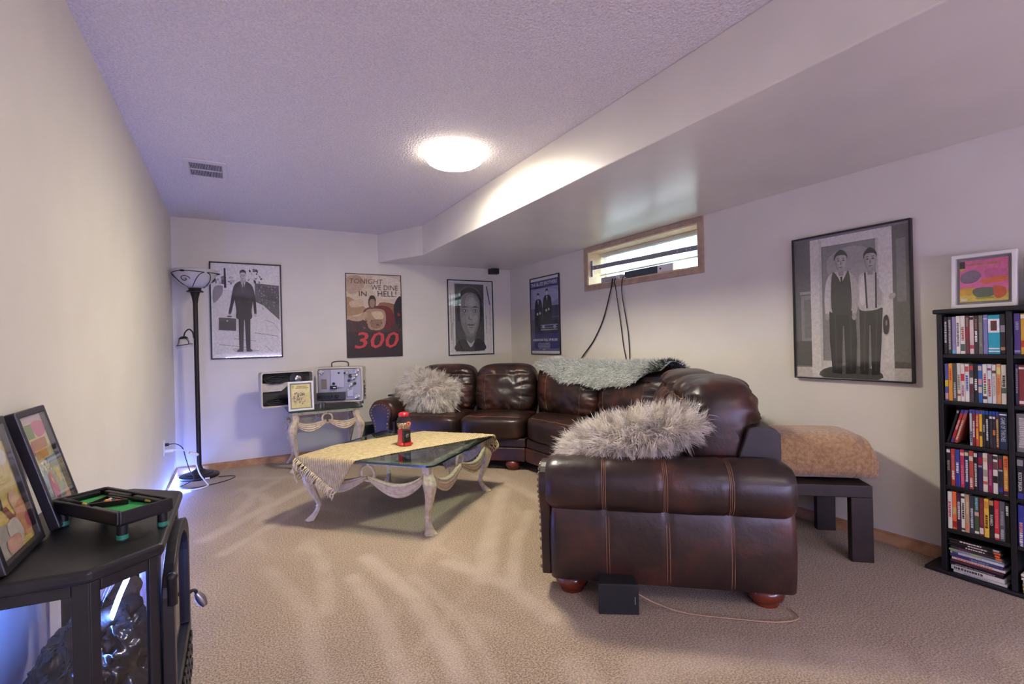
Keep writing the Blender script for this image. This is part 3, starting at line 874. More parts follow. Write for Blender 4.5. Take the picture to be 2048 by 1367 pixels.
# 5: large monochrome still of two men in a doorway (generic stand-in)
L5 = [('#7c7b7a', R(0, 0, 1, 1)), ('#6a6968', R(0, 0.12, 0.17, 1)), ('#a3a19e', R(0.05, 0.60, 0.17, 0.62)), ('#8e8c8a', R(0.06, 0.25, 0.17, 0.59)), ('#7a7876', R(0.09, 0.28, 0.16, 0.56)), ('#57564f', R(0, 0.08, 0.17, 0.26)), ('#c9c3b8', R(0, 0, 0.17, 0.07)),
      ('#8a8986', R(0.28, 0.1, 0.75, 0.92)), ('#a5a3a0', SM([(0.32, 0.82), (0.52, 0.90), (0.72, 0.84), (0.70, 0.66), (0.40, 0.62)])),
      ('#d8d4cd', R(0.16, 0, 0.27, 0.985)), ('#c9c5be', R(0.245, 0, 0.27, 0.985)), ('#dcd8d1', R(0.27, 0.925, 0.86, 0.985)), ('#d9d5ce', R(0.74, 0, 0.87, 0.985)), ('#c6c2bb', R(0.74, 0, 0.76, 0.925)),
      ('#67665f', R(0.87, 0.08, 1, 0.985)), ('#807e7b', R(0.90, 0.5, 0.97, 0.9)), ('#c6c0b4', R(0.87, 0, 1, 0.08)), ('#d5d1c9', R(0.27, 0.0, 0.36, 0.12)), ('#cfcbc3', [(0.66, 0), (0.74, 0), (0.74, 0.16), (0.70, 0.14)]),
      ('#55544f', SM([(0.27, 0.06), (0.50, 0.09), (0.74, 0.06), (0.74, 0.0), (0.27, 0.0)], 3)),
      # man on the right: white shirt, braces, dark trousers
      ('#33332f', [(0.60, 0.47), (0.79, 0.47), (0.775, 0.25), (0.755, 0.035), (0.69, 0.03), (0.69, 0.36), (0.68, 0.36), (0.665, 0.03), (0.595, 0.035), (0.60, 0.25)]), ('#46453f', [(0.64, 0.44), (0.652, 0.44), (0.64, 0.06), (0.625, 0.06)]), ('#46453f', [(0.735, 0.44), (0.75, 0.44), (0.73, 0.06), (0.72, 0.06)]),
      ('#c9c5bf', SM([(0.605, 0.69), (0.665, 0.712), (0.74, 0.705), (0.785, 0.67), (0.80, 0.58), (0.785, 0.48), (0.70, 0.455), (0.60, 0.47), (0.59, 0.58)], 4)), ('#dedad4', SM([(0.62, 0.67), (0.66, 0.68), (0.655, 0.52), (0.615, 0.50), (0.605, 0.58)], 4)), ('#b3afa8', SM([(0.745, 0.66), (0.785, 0.62), (0.78, 0.50), (0.745, 0.50)], 4)),
      ('#26262a', [(0.645, 0.707), (0.66, 0.71), (0.672, 0.47), (0.658, 0.47)]), ('#26262a', [(0.735, 0.705), (0.748, 0.70), (0.745, 0.47), (0.73, 0.47)]),
      ('#d6d2cc', SM([(0.775, 0.68), (0.80, 0.65), (0.835, 0.575), (0.855, 0.545), (0.835, 0.52), (0.80, 0.555), (0.765, 0.61)], 4)), ('#b0aba4', EL(0.865, 0.54, 0.028, 0.02, 12, 0.4)),
      # man on the left: dark waistcoat over a pale shirt
      ('#2b2b29', [(0.335, 0.47), (0.565, 0.47), (0.575, 0.25), (0.56, 0.035), (0.475, 0.03), (0.465, 0.36), (0.455, 0.36), (0.44, 0.03), (0.355, 0.035), (0.335, 0.25)]), ('#3d3d39', [(0.38, 0.44), (0.395, 0.44), (0.40, 0.06), (0.385, 0.06)]), ('#3d3d39', [(0.515, 0.44), (0.53, 0.44), (0.53, 0.06), (0.515, 0.06)]),
      ('#c6c2bb', SM([(0.325, 0.70), (0.39, 0.735), (0.48, 0.735), (0.555, 0.70), (0.585, 0.60), (0.57, 0.48), (0.45, 0.455), (0.33, 0.47), (0.30, 0.60)], 4)),
      ('#3a3a38', SM([(0.375, 0.735), (0.42, 0.70), (0.45, 0.66), (0.485, 0.70), (0.515, 0.735), (0.535, 0.62), (0.53, 0.455), (0.45, 0.435), (0.365, 0.455), (0.355, 0.62)], 4)), ('#dcd8d2', [(0.415, 0.715), (0.45, 0.655), (0.488, 0.715)]), ('#22211f', [(0.442, 0.70), (0.462, 0.70), (0.458, 0.65), (0.446, 0.65)]),
      ('#b9b4ad', SM([(0.545, 0.69), (0.585, 0.66), (0.60, 0.56), (0.575, 0.44), (0.54, 0.44), (0.55, 0.56)], 4)), ('#d2cec8', SM([(0.32, 0.69), (0.35, 0.70), (0.35, 0.58), (0.335, 0.45), (0.30, 0.45), (0.295, 0.58)], 4)), ('#a8a39c', EL(0.318, 0.43, 0.02, 0.024, 10)), ('#a8a39c', EL(0.557, 0.42, 0.02, 0.024, 10)),
      # door furniture on the right-hand post
      ('#2c2c2a', SM([(0.795, 0.40), (0.825, 0.42), (0.84, 0.36), (0.825, 0.30), (0.795, 0.31)], 4)), ('#8f8b84', EL(0.817, 0.37, 0.008, 0.02, 8))]
for cx, cy, hw in ((0.45, 0.80, 0.055), (0.70, 0.785, 0.050)):
    L5 += [('#9a958e', R(cx - 0.022, cy - 0.095, cx + 0.022, cy - 0.04)), ('#a8a49e', EL(cx, cy, hw, 0.066, 26)), ('#bab6b0', EL(cx + 0.012, cy + 0.005, hw * 0.65, 0.05, 20)), ('#2f2e2b', SM([(cx - hw * 1.08, cy + 0.01), (cx - hw * 0.95, cy + 0.055), (cx, cy + 0.085), (cx + hw * 0.95, cy + 0.055), (cx + hw * 1.08, cy + 0.01), (cx + hw * 0.75, cy + 0.042), (cx - hw * 0.6, cy + 0.045)], 4)),
           ('#4a4844', EL(cx - 0.020, cy + 0.010, 0.011, 0.0055, 10)), ('#4a4844', EL(cx + 0.024, cy + 0.010, 0.011, 0.0055, 10)), ('#5c5852', R(cx - 0.033, cy + 0.022, cx - 0.008, cy + 0.027)), ('#5c5852', R(cx + 0.012, cy + 0.022, cx + 0.037, cy + 0.027)), ('#8b867f', SM([(cx, cy + 0.01), (cx + 0.010, cy - 0.018), (cx - 0.008, cy - 0.018)], 3)), ('#6e6862', SM([(cx - 0.018, cy - 0.036), (cx + 0.002, cy - 0.033), (cx + 0.022, cy - 0.036), (cx + 0.002, cy - 0.041)], 3)), ('#969089', SM([(cx - hw * 0.95, cy), (cx - hw * 0.7, cy + 0.02), (cx - hw * 0.6, cy - 0.03), (cx - hw * 0.3, cy - 0.055), (cx - hw * 0.7, cy - 0.04)], 3))]
framed('large_framed_photograph', 'large black-and-white photograph of two men in a doorway above the bench', 'poster', on_right(-3.973, 0.888, W - 0.004), 0.625, 0.866, 0.010, 0.025, BF, L5)

# corner speaker under the soffit
sp = thing('corner_speaker', 'small dark speaker tucked under the soffit in the wall corner', 'speaker', loc=(3.33, -0.06, 2.02))
mb = WMB()
mb.prism([(3.27, -0.005), (3.40, -0.005), (3.38, -0.10), (3.30, -0.10)], 2.005, 2.072)
mb.build('cabinet', mat('charcoal_cabinet', '#3a3738', rough=0.6), sp, bevel=0.004)
mb = WMB()
mb.box(3.305, 3.375, -0.104, -0.101, 2.012, 2.066)
mb.build('grille', mat('speaker_cloth', '#2c2a2b', rough=0.9, bump=0.3, bscale=600), sp)

# ------------------------------------------------------------------ leather sectional sofa
def leather_material():
    m = bpy.data.materials.new('brown_leather')
    m.use_nodes = True
    nt = m.node_tree
    N, L = nt.nodes, nt.links
    b = N['Principled BSDF']
    b.inputs['Specular IOR Level'].default_value = 0.55
    tc = N.new('ShaderNodeTexCoord')
    nz = N.new('ShaderNodeTexNoise')
    nz.inputs['Scale'].default_value = 4.5
    nz.inputs['Detail'].default_value = 5
    nz.inputs['Roughness'].default_value = 0.6
    L.new(tc.outputs['Object'], nz.inputs['Vector'])
    rp = N.new('ShaderNodeValToRGB')
    e = rp.color_ramp.elements
    e[0].position = 0.30
    e[0].color = (*lin('#1d1411'), 1)
    e[1].position = 0.72
    e[1].color = (*lin('#522a1d'), 1)
    k = e.new(0.52)
    k.color = (*lin('#2f1e19'), 1)
    L.new(nz.outputs['Fac'], rp.inputs['Fac'])
    L.new(rp.outputs['Color'], b.inputs['Base Color'])
    n2 = N.new('ShaderNodeTexNoise')
    n2.inputs['Scale'].default_value = 14
    L.new(tc.outputs['Object'], n2.inputs['Vector'])
    mr = N.new('ShaderNodeMapRange')
    mr.inputs['To Min'].default_value = 0.26
    mr.inputs['To Max'].default_value = 0.46
    L.new(n2.outputs['Fac'], mr.inputs['Value'])
    L.new(mr.outputs[0], b.inputs['Roughness'])
    vo = N.new('ShaderNodeTexVoronoi')
    vo.inputs['Scale'].default_value = 260
    L.new(tc.outputs['Object'], vo.inputs['Vector'])
    bp = N.new('ShaderNodeBump')
    bp.inputs['Strength'].default_value = 0.12
    bp.inputs['Distance'].default_value = 0.001
    L.new(vo.outputs['Distance'], bp.inputs['Height'])
    n3 = N.new('ShaderNodeTexNoise')
    n3.inputs['Scale'].default_value = 22
    n3.inputs['Detail'].default_value = 3
    L.new(tc.outputs['Object'], n3.inputs['Vector'])
    b2 = N.new('ShaderNodeBump')
    b2.inputs['Strength'].default_value = 0.35
    b2.inputs['Distance'].default_value = 0.006
    L.new(n3.outputs['Fac'], b2.inputs['Height'])
    L.new(bp.outputs['Normal'], b2.inputs['Normal'])
    L.new(b2.outputs['Normal'], b.inputs['Normal'])
    return m
LEATHER = leather_material()
THREAD = mat('tan_thread', '#8a6148', rough=0.6)
NAIL = mat('antique_nailhead', '#8c7a5c', rough=0.3, metal=0.85)
BUN = mat('cherry_bun_foot', '#5a2416', rough=0.22, col2='#7a3420', vscale=9, coat=0.4)
FRAMEL = mat('dark_back_leather', '#2b2322', rough=0.5, var=0.15, vscale=8, bump=0.15, bscale=260)

def cube_sphere(n):
    key, vs, fs = {}, [], []
    def vid(p):
        k = tuple(round(c * n) for c in p)
        if k not in key:
            key[k] = len(vs)
            vs.append(p)
        return key[k]
    for ax in range(3):
        for sg in (-1, 1):
            for i in range(n):
                for j in range(n):
                    q = []
                    for (di, dj) in ((0, 0), (1, 0), (1, 1), (0, 1)):
                        p = [0, 0, 0]
                        p[ax] = sg
                        p[(ax + 1) % 3] = -1 + 2 * (i + di) / n
                        p[(ax + 2) % 3] = -1 + 2 * (j + dj) / n
                        q.append(vid(tuple(p)))
                    fs.append(tuple(q if sg > 0 else q[::-1]))
    return vs, fs
def tril(c):
    """c[z][y][x] corner points -> map from [-1,1]^3"""
    c = [[[Vector(p) for p in r] for r in pl_] for pl_ in c]
    def f(x, y, z):
        a, b, d = (x + 1) / 2, (y + 1) / 2, (z + 1) / 2
        p = [lerp(lerp(c[k][0][0], c[k][0][1], a), lerp(c[k][1][0], c[k][1][1], a), b) for k in (0, 1)]
        return lerp(p[0], p[1], d)
    return f
def soft(p, e, puff, wr, seed, crease=None):
    x, y, z = p
    k = (abs(x) ** e + abs(y) ** e + abs(z) ** e) ** (1 / e)
    x, y, z = x / k, y / k, z / k
    d = puff * (1 - x * x) * (1 - y * y)
    if crease is not None and z > 0:
        d -= crease[1] * math.exp(-((y - crease[0]) / 0.10) ** 2)
    if wr:
        r = max(abs(x), abs(y))
        a = math.atan2(y, x)
        ed = sstep(0.25, 0.95, r)
        n1 = 1 - abs(mnoise.noise(Vector((a * 4.2 + seed, r * 1.6, seed * 3.1)))) * 2
        n2 = mnoise.noise(Vector((x * 2.3 + seed, y * 3.1, seed)))
        n3 = 1 - abs(mnoise.noise(Vector((x * 5.0 + y * 2.0 + seed, y * 1.4 - x, seed * 1.7)))) * 2
        n4 = 1 - abs(mnoise.noise(Vector((x * 2.0 + seed, y * 9.0 + x * 2.5, seed * 2.3)))) * 2
        d += wr * (ed * n1 * 0.8 + 0.6 * n2 + 0.3 * n3 + 0.45 * n4 * sstep(0.3, 0.9, abs(x)))
    return x, y, z * (1 + d)
_CS = {}
def cushion(name, parent, corners, n=22, e=5.0, puff=0.25, wr=0.06, seed=1.0, crease=None, m=None, seams=()):
    """rounded upholstered block fitted to eight corners; seams: lists of (x, y) on the +z face"""
    f = tril(corners)
    if n not in _CS:
        _CS[n] = cube_sphere(n)
    vs, fs = _CS[n]
    mb = WMB()
    mb.add([f(*soft(p, e, puff, wr, seed, crease)) for p in vs], fs)
    fix = mb
    # orientation check
    cen = f(0, 0, 0)
    fc = fix.f[len(fs) // 2]
    a, b, c = (fix.v[i] for i in fc[:3])
    if (b - a).cross(c - a).dot(a - cen) < 0:
        fix.f = [q[::-1] for q in fix.f]
    o = mb.build(name, m or LEATHER, parent, smooth=True)
    for sm in seams:
        sb_ = WMB()
        pts = []
        for (x, y) in sm:
            p = f(*soft((x, y, 1.0), e, puff, wr, seed, crease))
            q = f(*soft((x, y, 0.98), e, puff, wr, seed, crease))
            pts.append(p + (p - cen).normalized() * 0.0012)
        sb_.tube(pts, 0.0016, 5)
        st = sb_.build('stitching', THREAD, None, smooth=True)
        Mi = ROOT[parent.name].inverted()
        st.data.transform(Mi)
        st.parent = o
    return o

def V2(o, ex, ey):
    o, ex, ey = Vector((o[0], o[1], 0)), Vector((ex[0], ex[1], 0)), Vector((ey[0], ey[1], 0))
    return lambda r, d, z: o + ex * r + ey * d + Vector((0, 0, z))
LS = V2((1.62, -0.64), (0.7071, -0.7071), (0.7071, 0.7071))
RS = V2((1.672, -3.664), (0.656, 0.755), (0.755, -0.656))
DL, DR, RL, RR = 0.85, 1.02, 1.55, 1.65
sofa = thing('sectional_sofa', 'large dark brown leather sectional sofa with rolled studded arms and bun feet', 'sofa', loc=(2.7, -2.1, 0))

def arm(P, D, flip):
    n_d, n_p = 26, 30
    def prof(k):
        a = 2 * PI * k
        c, s_ = math.cos(a), math.sin(a)
        ee = 2 / 2.5
        return (0.135 + 0.134 * math.copysign(abs(c) ** ee, c), 0.505 + 0.118 * math.copysign(abs(s_) ** ee, s_))
    mb = WMB()
    seams = [0.25, 0.5, 0.755]
    def fn(u, v):
        d = lerp(-0.015, D - 0.005, u)
        r, z = prof(v)
        k = 1.0
        ed = min(u, 1 - u)
        if ed < 0.045:
            k = 1 - 0.16 * (1 - ed / 0.045) ** 2
        g = 0.0
        for q in seams:
            g += -0.007 * math.exp(-((u - q) / 0.012) ** 2)
        g += 0.004 * mnoise.noise(Vector((u * 6, v * 5, D)))
        dr, dz = r - 0.135, z - 0.505
        l = math.hypot(dr, dz)
        return P(0.135 + dr * (k + g / l), d, 0.505 + dz * (k + g / l))
    mb.grid(fn, n_d * 2, n_p, cv=True)
    nb = n_p
    mb.f.append([i for i in range(nb)])
    mb.mi.append(0)
    mb.f.append([(n_d * 2) * nb + i for i in range(nb)][::-1])
    mb.mi.append(0)
    roll = mb.build('arm_roll', LEATHER, sofa, smooth=True, autosmooth=50)
    fixn(roll)
    mb = WMB()
    def fp(u, v):
        d = lerp(0.0, D, u)
        z = lerp(0.085, 0.415, v)
        bow = 0.020 * math.sin(PI * v) ** 0.7
        g = sum(0.005 * math.exp(-((u - q) / 0.012) ** 2) for q in seams)
        ed = min(u, 1 - u)
        rd = 0.02 * (1 - min(1, ed / 0.025)) ** 2
        return P(0.060 - bow + g + rd + 0.003 * mnoise.noise(Vector((u * 5, v * 3, 2))), d, z)
    mb.grid(fp, 60, 14)
    k = len(mb.v)
    for (d) in (0.0, D):
        mb.v += [P(0.265, d, 0.085), P(0.265, d, 0.415)]
    a0 = [i for i in range(0, 15)]
    b0_ = [60 * 15 + i for i in range(15)]
    mb.f += [a0 + [k + 1, k], b0_ + [k + 3, k + 2], [k, k + 1, k + 3, k + 2], [0, 60 * 15, k + 2, k], [14, 60 * 15 + 14, k + 3, k + 1]]
    mb.mi += [0] * 5
    pan = mb.build('arm_panel', LEATHER, sofa, smooth=True, autosmooth=45)
    fixn(pan)
    # double stitched seams on the roll and panel
    for q in seams:
        for off in (-0.0075, 0.0, 0.0075):
            st = WMB()
            pts = []
            for i in range(0, 23):
                v = lerp(0.12, 0.70, i / 22)
                r, z = prof(v)
                dr, dz = r - 0.135, z - 0.505
                l = math.hypot(dr, dz)
                g = -0.007 * math.exp(-((off / D) / 0.012) ** 2) + 0.0018
                pts.append(P(0.135 + dr * (1 + g / l), lerp(-0.015, D - 0.005, q) + off, 0.505 + dz * (1 + g / l)))
            st.tube(pts, 0.0016, 5)
            s_ = st.build('stitching', THREAD, None, smooth=True)
            s_.data.transform(ROOT[sofa.name].inverted())
            s_.parent = roll
        for off in (-0.006, 0.006):
            st = WMB()
            pts = []
            for i in range(12):
                v = i / 11
                bow = 0.020 * math.sin(PI * v) ** 0.7
                pts.append(P(0.060 - bow + 0.005 * math.exp(-((off / D) / 0.012) ** 2) - 0.0015, q * D + off, lerp(0.09, 0.40, v)))
            st.tube(pts, 0.0014, 5)
            s_ = st.build('stitching', THREAD, None, smooth=True)
            s_.data.transform(ROOT[sofa.name].inverted())
            s_.parent = pan
    # scroll front with nailheads
    out = [(0.085, 0.09), (0.075, 0.30), (0.062, 0.385)]
    for i in range(15):
        a = math.radians(205 - i * 16)
        out.append((0.135 + 0.118 * math.cos(a), 0.505 + 0.100 * math.sin(a)))
    out += [(0.235, 0.42), (0.232, 0.30), (0.232, 0.09)]
    mb = WMB()
    n = len(out)
    mb.add([P(r, -0.045, z) for r, z in out] + [P(r, 0.0, z) for r, z in out], [tuple(range(n)), tuple(range(2 * n - 1, n - 1, -1))] + [(i, (i + 1) % n, (i + 1) % n + n, i + n) for i in range(n)])
    fr_ = mb.build('arm_front', LEATHER, sofa, bevel=0.008)
    fixn(fr_)
    path = catmull([(r, 0, z) for r, z in [(0.10, 0.12), (0.095, 0.30), (0.085, 0.40)] + [(0.135 + 0.092 * math.cos(math.radians(200 - i * 17)), 0.505 + 0.078 * math.sin(math.radians(200 - i * 17))) for i in range(13)] + [(0.213, 0.40), (0.212, 0.28), (0.212, 0.12)]], 10)
    acc, last = 1.0, path[0]
    mb = WMB()
    for p in path:
        acc += (p - last).length
        last = p
        if acc > 0.026:
            acc = 0.0
            c = P(p.x, -0.046, p.z)
            mb.ball(c, 0.0098, 8)
    nl = mb.build('nailheads', NAIL, None, smooth=True, kind='stuff')
    nl.data.transform(ROOT[sofa.name].inverted())
    nl.parent = fr_

def fixn(o):
    import bmesh
    b = bmesh.new()
    b.from_mesh(o.data)
    bmesh.ops.recalc_face_normals(b, faces=b.faces)
    b.to_mesh(o.data)
    b.free()

arm(LS, DL, False)
arm(RS, DR, True)

def hexa(P, r0, r1, d0, d1, z0, z1, lean=0.0):
    """corner layout for seat cushions: x run, y depth, z up"""
    return [[[P(r0, d0, z0), P(r1, d0, z0)], [P(r0, d1, z0), P(r1, d1, z0)]], [[P(r0, d0, z1), P(r1, d0, z1)], [P(r0, d1, z1), P(r1, d1, z1)]]]
def backhex(P, r0, r1, db, z0, z1, th, lean):
    """x run, y up, z towards the sitter"""
    def pt(r, front, z, top):
        return P(r, db - (th if front else 0) + (lean if top else 0), z)
    return [[[pt(r0, 0, z0, 0), pt(r1, 0, z0, 0)], [pt(r0, 0, z1, 1), pt(r1, 0, z1, 1)]], [[pt(r0, 1, z0, 0), pt(r1, 1, z0, 0)], [pt(r0, 1, z1, 1), pt(r1, 1, z1, 1)]]]
def seatseam():
    return [[(-0.93 + 1.86 * i / 24, -0.80) for i in range(25)]]
BS = [[(-0.62, -0.9 + 1.5 * i / 20) for i in range(21)], [(0.62, -0.9 + 1.5 * i / 20) for i in range(21)], [(-0.92 + 1.84 * i / 24, 0.60) for i in range(25)]]
# seats
def base_block(P, r0, r1, D):
    mb = WMB()
    pts = [P(r0, 0.0, 0), P(r1, 0.0, 0), P(r1, D, 0), P(r0, D, 0)]
    mb.prism([(p.x, p.y) for p in pts], 0.082, 0.205)
    mb.build('seat_base', LEATHER, sofa, bevel=0.014, segs=3)
    mb = WMB()
    pts = [P(r0, 0.012, 0), P(r1, 0.012, 0), P(r1, D - 0.02, 0), P(r0, D - 0.02, 0)]
    mb.prism([(p.x, p.y) for p in pts], 0.207, 0.285)
    mb.build('seat_rail', LEATHER, sofa, bevel=0.012, segs=3)
base_block(LS, 0.265, RL, DL)
base_block(RS, 0.265, RR, DR)
for P, a, b, D, sd in ((LS, 0.268, 0.905, DL, 1.3), (LS, 0.909, RL - 0.004, DL, 2.1), (RS, 0.268, 0.955, DR, 3.7), (RS, 0.959, RR - 0.004, DR, 4.4)):
    cushion('seat_cushion', sofa, hexa(P, a, b, -0.025, D - 0.22, 0.275, 0.470), 26, 6.0, 0.14, 0.075, sd, seams=seatseam())
# wedge corner
p1, p2 = LS(RL, 0, 0), RS(RR, 0, 0)
q1, q2 = LS(RL, DL, 0), RS(RR, DR, 0)
mb = WMB()
mb.prism([(p.x, p.y) for p in (p1, p2, q2, q1)], 0.082, 0.205)
mb.build('wedge_base', LEATHER, sofa, bevel=0.014, segs=3)
mb = WMB()
mb.prism([(lerp(p, Vector((3.05, -2.05, 0)), 0.03).x, lerp(p, Vector((3.05, -2.05, 0)), 0.03).y) for p in (p1, p2, q2, q1)], 0.207, 0.285)
mb.build('wedge_rail', LEATHER, sofa, bevel=0.012, segs=3)
Z = Vector((0, 0, 1))
a0, a1 = LS(RL + 0.004, -0.02, 0), RS(RR + 0.004, -0.02, 0)
c0, c1 = LS(RL + 0.004, 0.62, 0), RS(RR + 0.004, 0.76, 0)
cushion('wedge_cushion', sofa, [[[a0 + Z * 0.275, a1 + Z * 0.275], [c0 + Z * 0.275, c1 + Z * 0.275]], [[a0 + Z * 0.472, a1 + Z * 0.472], [c0 + Z * 0.472, c1 + Z * 0.472]]], 26, 6.0, 0.14, 0.075, 5.2, seams=seatseam())
# back frames
def back_frame(P, r0, r1, D):
    pr = [(D - 0.24, 0.10), (D, 0.10), (D, 0.715), (D - 0.02, 0.74), (D - 0.10, 0.752), (D - 0.135, 0.745), (D - 0.24, 0.42)]
    n = len(pr)
    mb = WMB()
    mb.add([P(r0, d, z) for d, z in pr] + [P(r1, d, z) for d, z in pr], [tuple(range(n)), tuple(range(2 * n - 1, n - 1, -1))] + [(i, (i + 1) % n, (i + 1) % n + n, i + n) for i in range(n)])
    o = mb.build('back_frame', FRAMEL, sofa, bevel=0.008)
    fixn(o)
back_frame(LS, 0.20, RL, DL)
back_frame(RS, 0.22, RR, DR)
mb = WMB()
in1, in2 = LS(RL, DL - 0.13, 0), RS(RR, DR - 0.13, 0)
mb.prism([(p.x, p.y) for p in (q1, q2, in2, in1)], 0.287, 0.745)
mb.build('wedge_back_frame', FRAMEL, sofa, bevel=0.008)
# back cushions
for P, a, b, D, sd, top in ((LS, 0.235, 0.895, DL, 1.9, 0.935), (LS, 0.90, RL - 0.01, DL, 7.3, 0.935), (RS, 0.245, 0.96, DR, 3.3, 0.955), (RS, 0.955, RR - 0.01, DR, 6.6, 0.945)):
    cushion('back_cushion', sofa, backhex(P, a, b, D - (0.17 if P is LS else 0.125), 0.44, top, 0.25 if P is LS else 0.30, 0.10 if P is LS else 0.06), 36, 3.8, 0.36, 0.20, sd, crease=(0.58, 0.16), seams=BS)
# wedge back cushions
W0b, W2b = LS(RL + 0.0, DL - 0.10, 0), RS(RR + 0.0, DR - 0.10, 0)
W1b = (W0b + W2b) / 2 + Vector((0.075, 0, 0))
W0f, W2f = LS(RL, DL - 0.40, 0), RS(RR, DR - 0.40, 0)
W1f = (W0f + W2f) / 2 + Vector((0.05, 0, 0))
for (fb, ff, gb, gf, sd) in ((W0b, W0f, W1b, W1f, 8.8), (W1b, W1f, W2b, W2f, 9.4)):
    def pt(b_, f_, front, z, top):
        v = (f_ if front else b_).copy()
        dirn = (b_ - f_).normalized()
        if top:
            v += dirn * 0.07
        v.z = z
        return v
    cushion('back_cushion', sofa, [[[pt(fb, ff, 0, 0.44, 0), pt(gb, gf, 0, 0.44, 0)], [pt(fb, ff, 0, 0.935, 0), pt(gb, gf, 0, 0.935, 0)]], [[pt(fb, ff, 1, 0.44, 0), pt(gb, gf, 1, 0.44, 0)], [pt(fb, ff, 1, 0.935, 1), pt(gb, gf, 1, 0.935, 1)]]], 34, 3.9, 0.42, 0.20, sd, crease=(0.58, 0.14), seams=BS)
# bun feet
for p in (LS(0.15, 0.07, 0), LS(1.42, 0.07, 0), RS(0.155, 0.085, 0), RS(0.155, DR - 0.10, 0), RS(1.5, 0.08, 0), LS(0.15, DL - 0.09, 0)):
    mb = WMB()
    mb.lathe([(0.0, 0.0), (0.052, 0.0), (0.056, 0.010), (0.056, 0.016), (0.072, 0.030), (0.078, 0.050), (0.072, 0.072), (0.058, 0.086), (0.0, 0.086)], 24, None, Matrix.Translation(p))
    mb.build('bun_foot', BUN, sofa, smooth=True, autosmooth=45)

# ------------------------------------------------------------------ long-haired cushions and shaggy throw
def strand(mb, p, n, length, width, droop, mi, rnd, segs=3, curl=0.5, comb=None):
    d = n + Vector((rnd.uniform(-1, 1), rnd.uniform(-1, 1), rnd.uniform(-1, 1))) * curl
    if comb is not None:
        d += comb
    d.normalize()
    side = d.cross(Vector((rnd.uniform(-1, 1), rnd.uniform(-1, 1), rnd.uniform(-1, 1)))).normalized()
    bend = Vector((rnd.uniform(-1, 1), rnd.uniform(-1, 1), rnd.uniform(-1, 1))) * 0.35
    k = len(mb.v)
    cur = Vector(p) - n * 0.004
    st = length / segs
    for i in range(segs + 1):
        t = i / segs
        w = width * (1 - t) ** 0.7
        if i < segs:
            mb.v.append(cur + side * w)
            mb.v.append(cur - side * w)
        else:
            mb.v.append(cur.copy())
        d = (d + Vector((0, 0, -droop)) + bend * (0.5 / segs)).normalized()
        cur = cur + d * st
    for i in range(segs - 1):
        mb.f.append((k + 2 * i, k + 2 * i + 1, k + 2 * i + 3, k + 2 * i + 2))
        mb.mi.append(mi)
    e = k + 2 * (segs - 1)
    mb.f.append((e, e + 1, e + 2))
    mb.mi.append(mi)

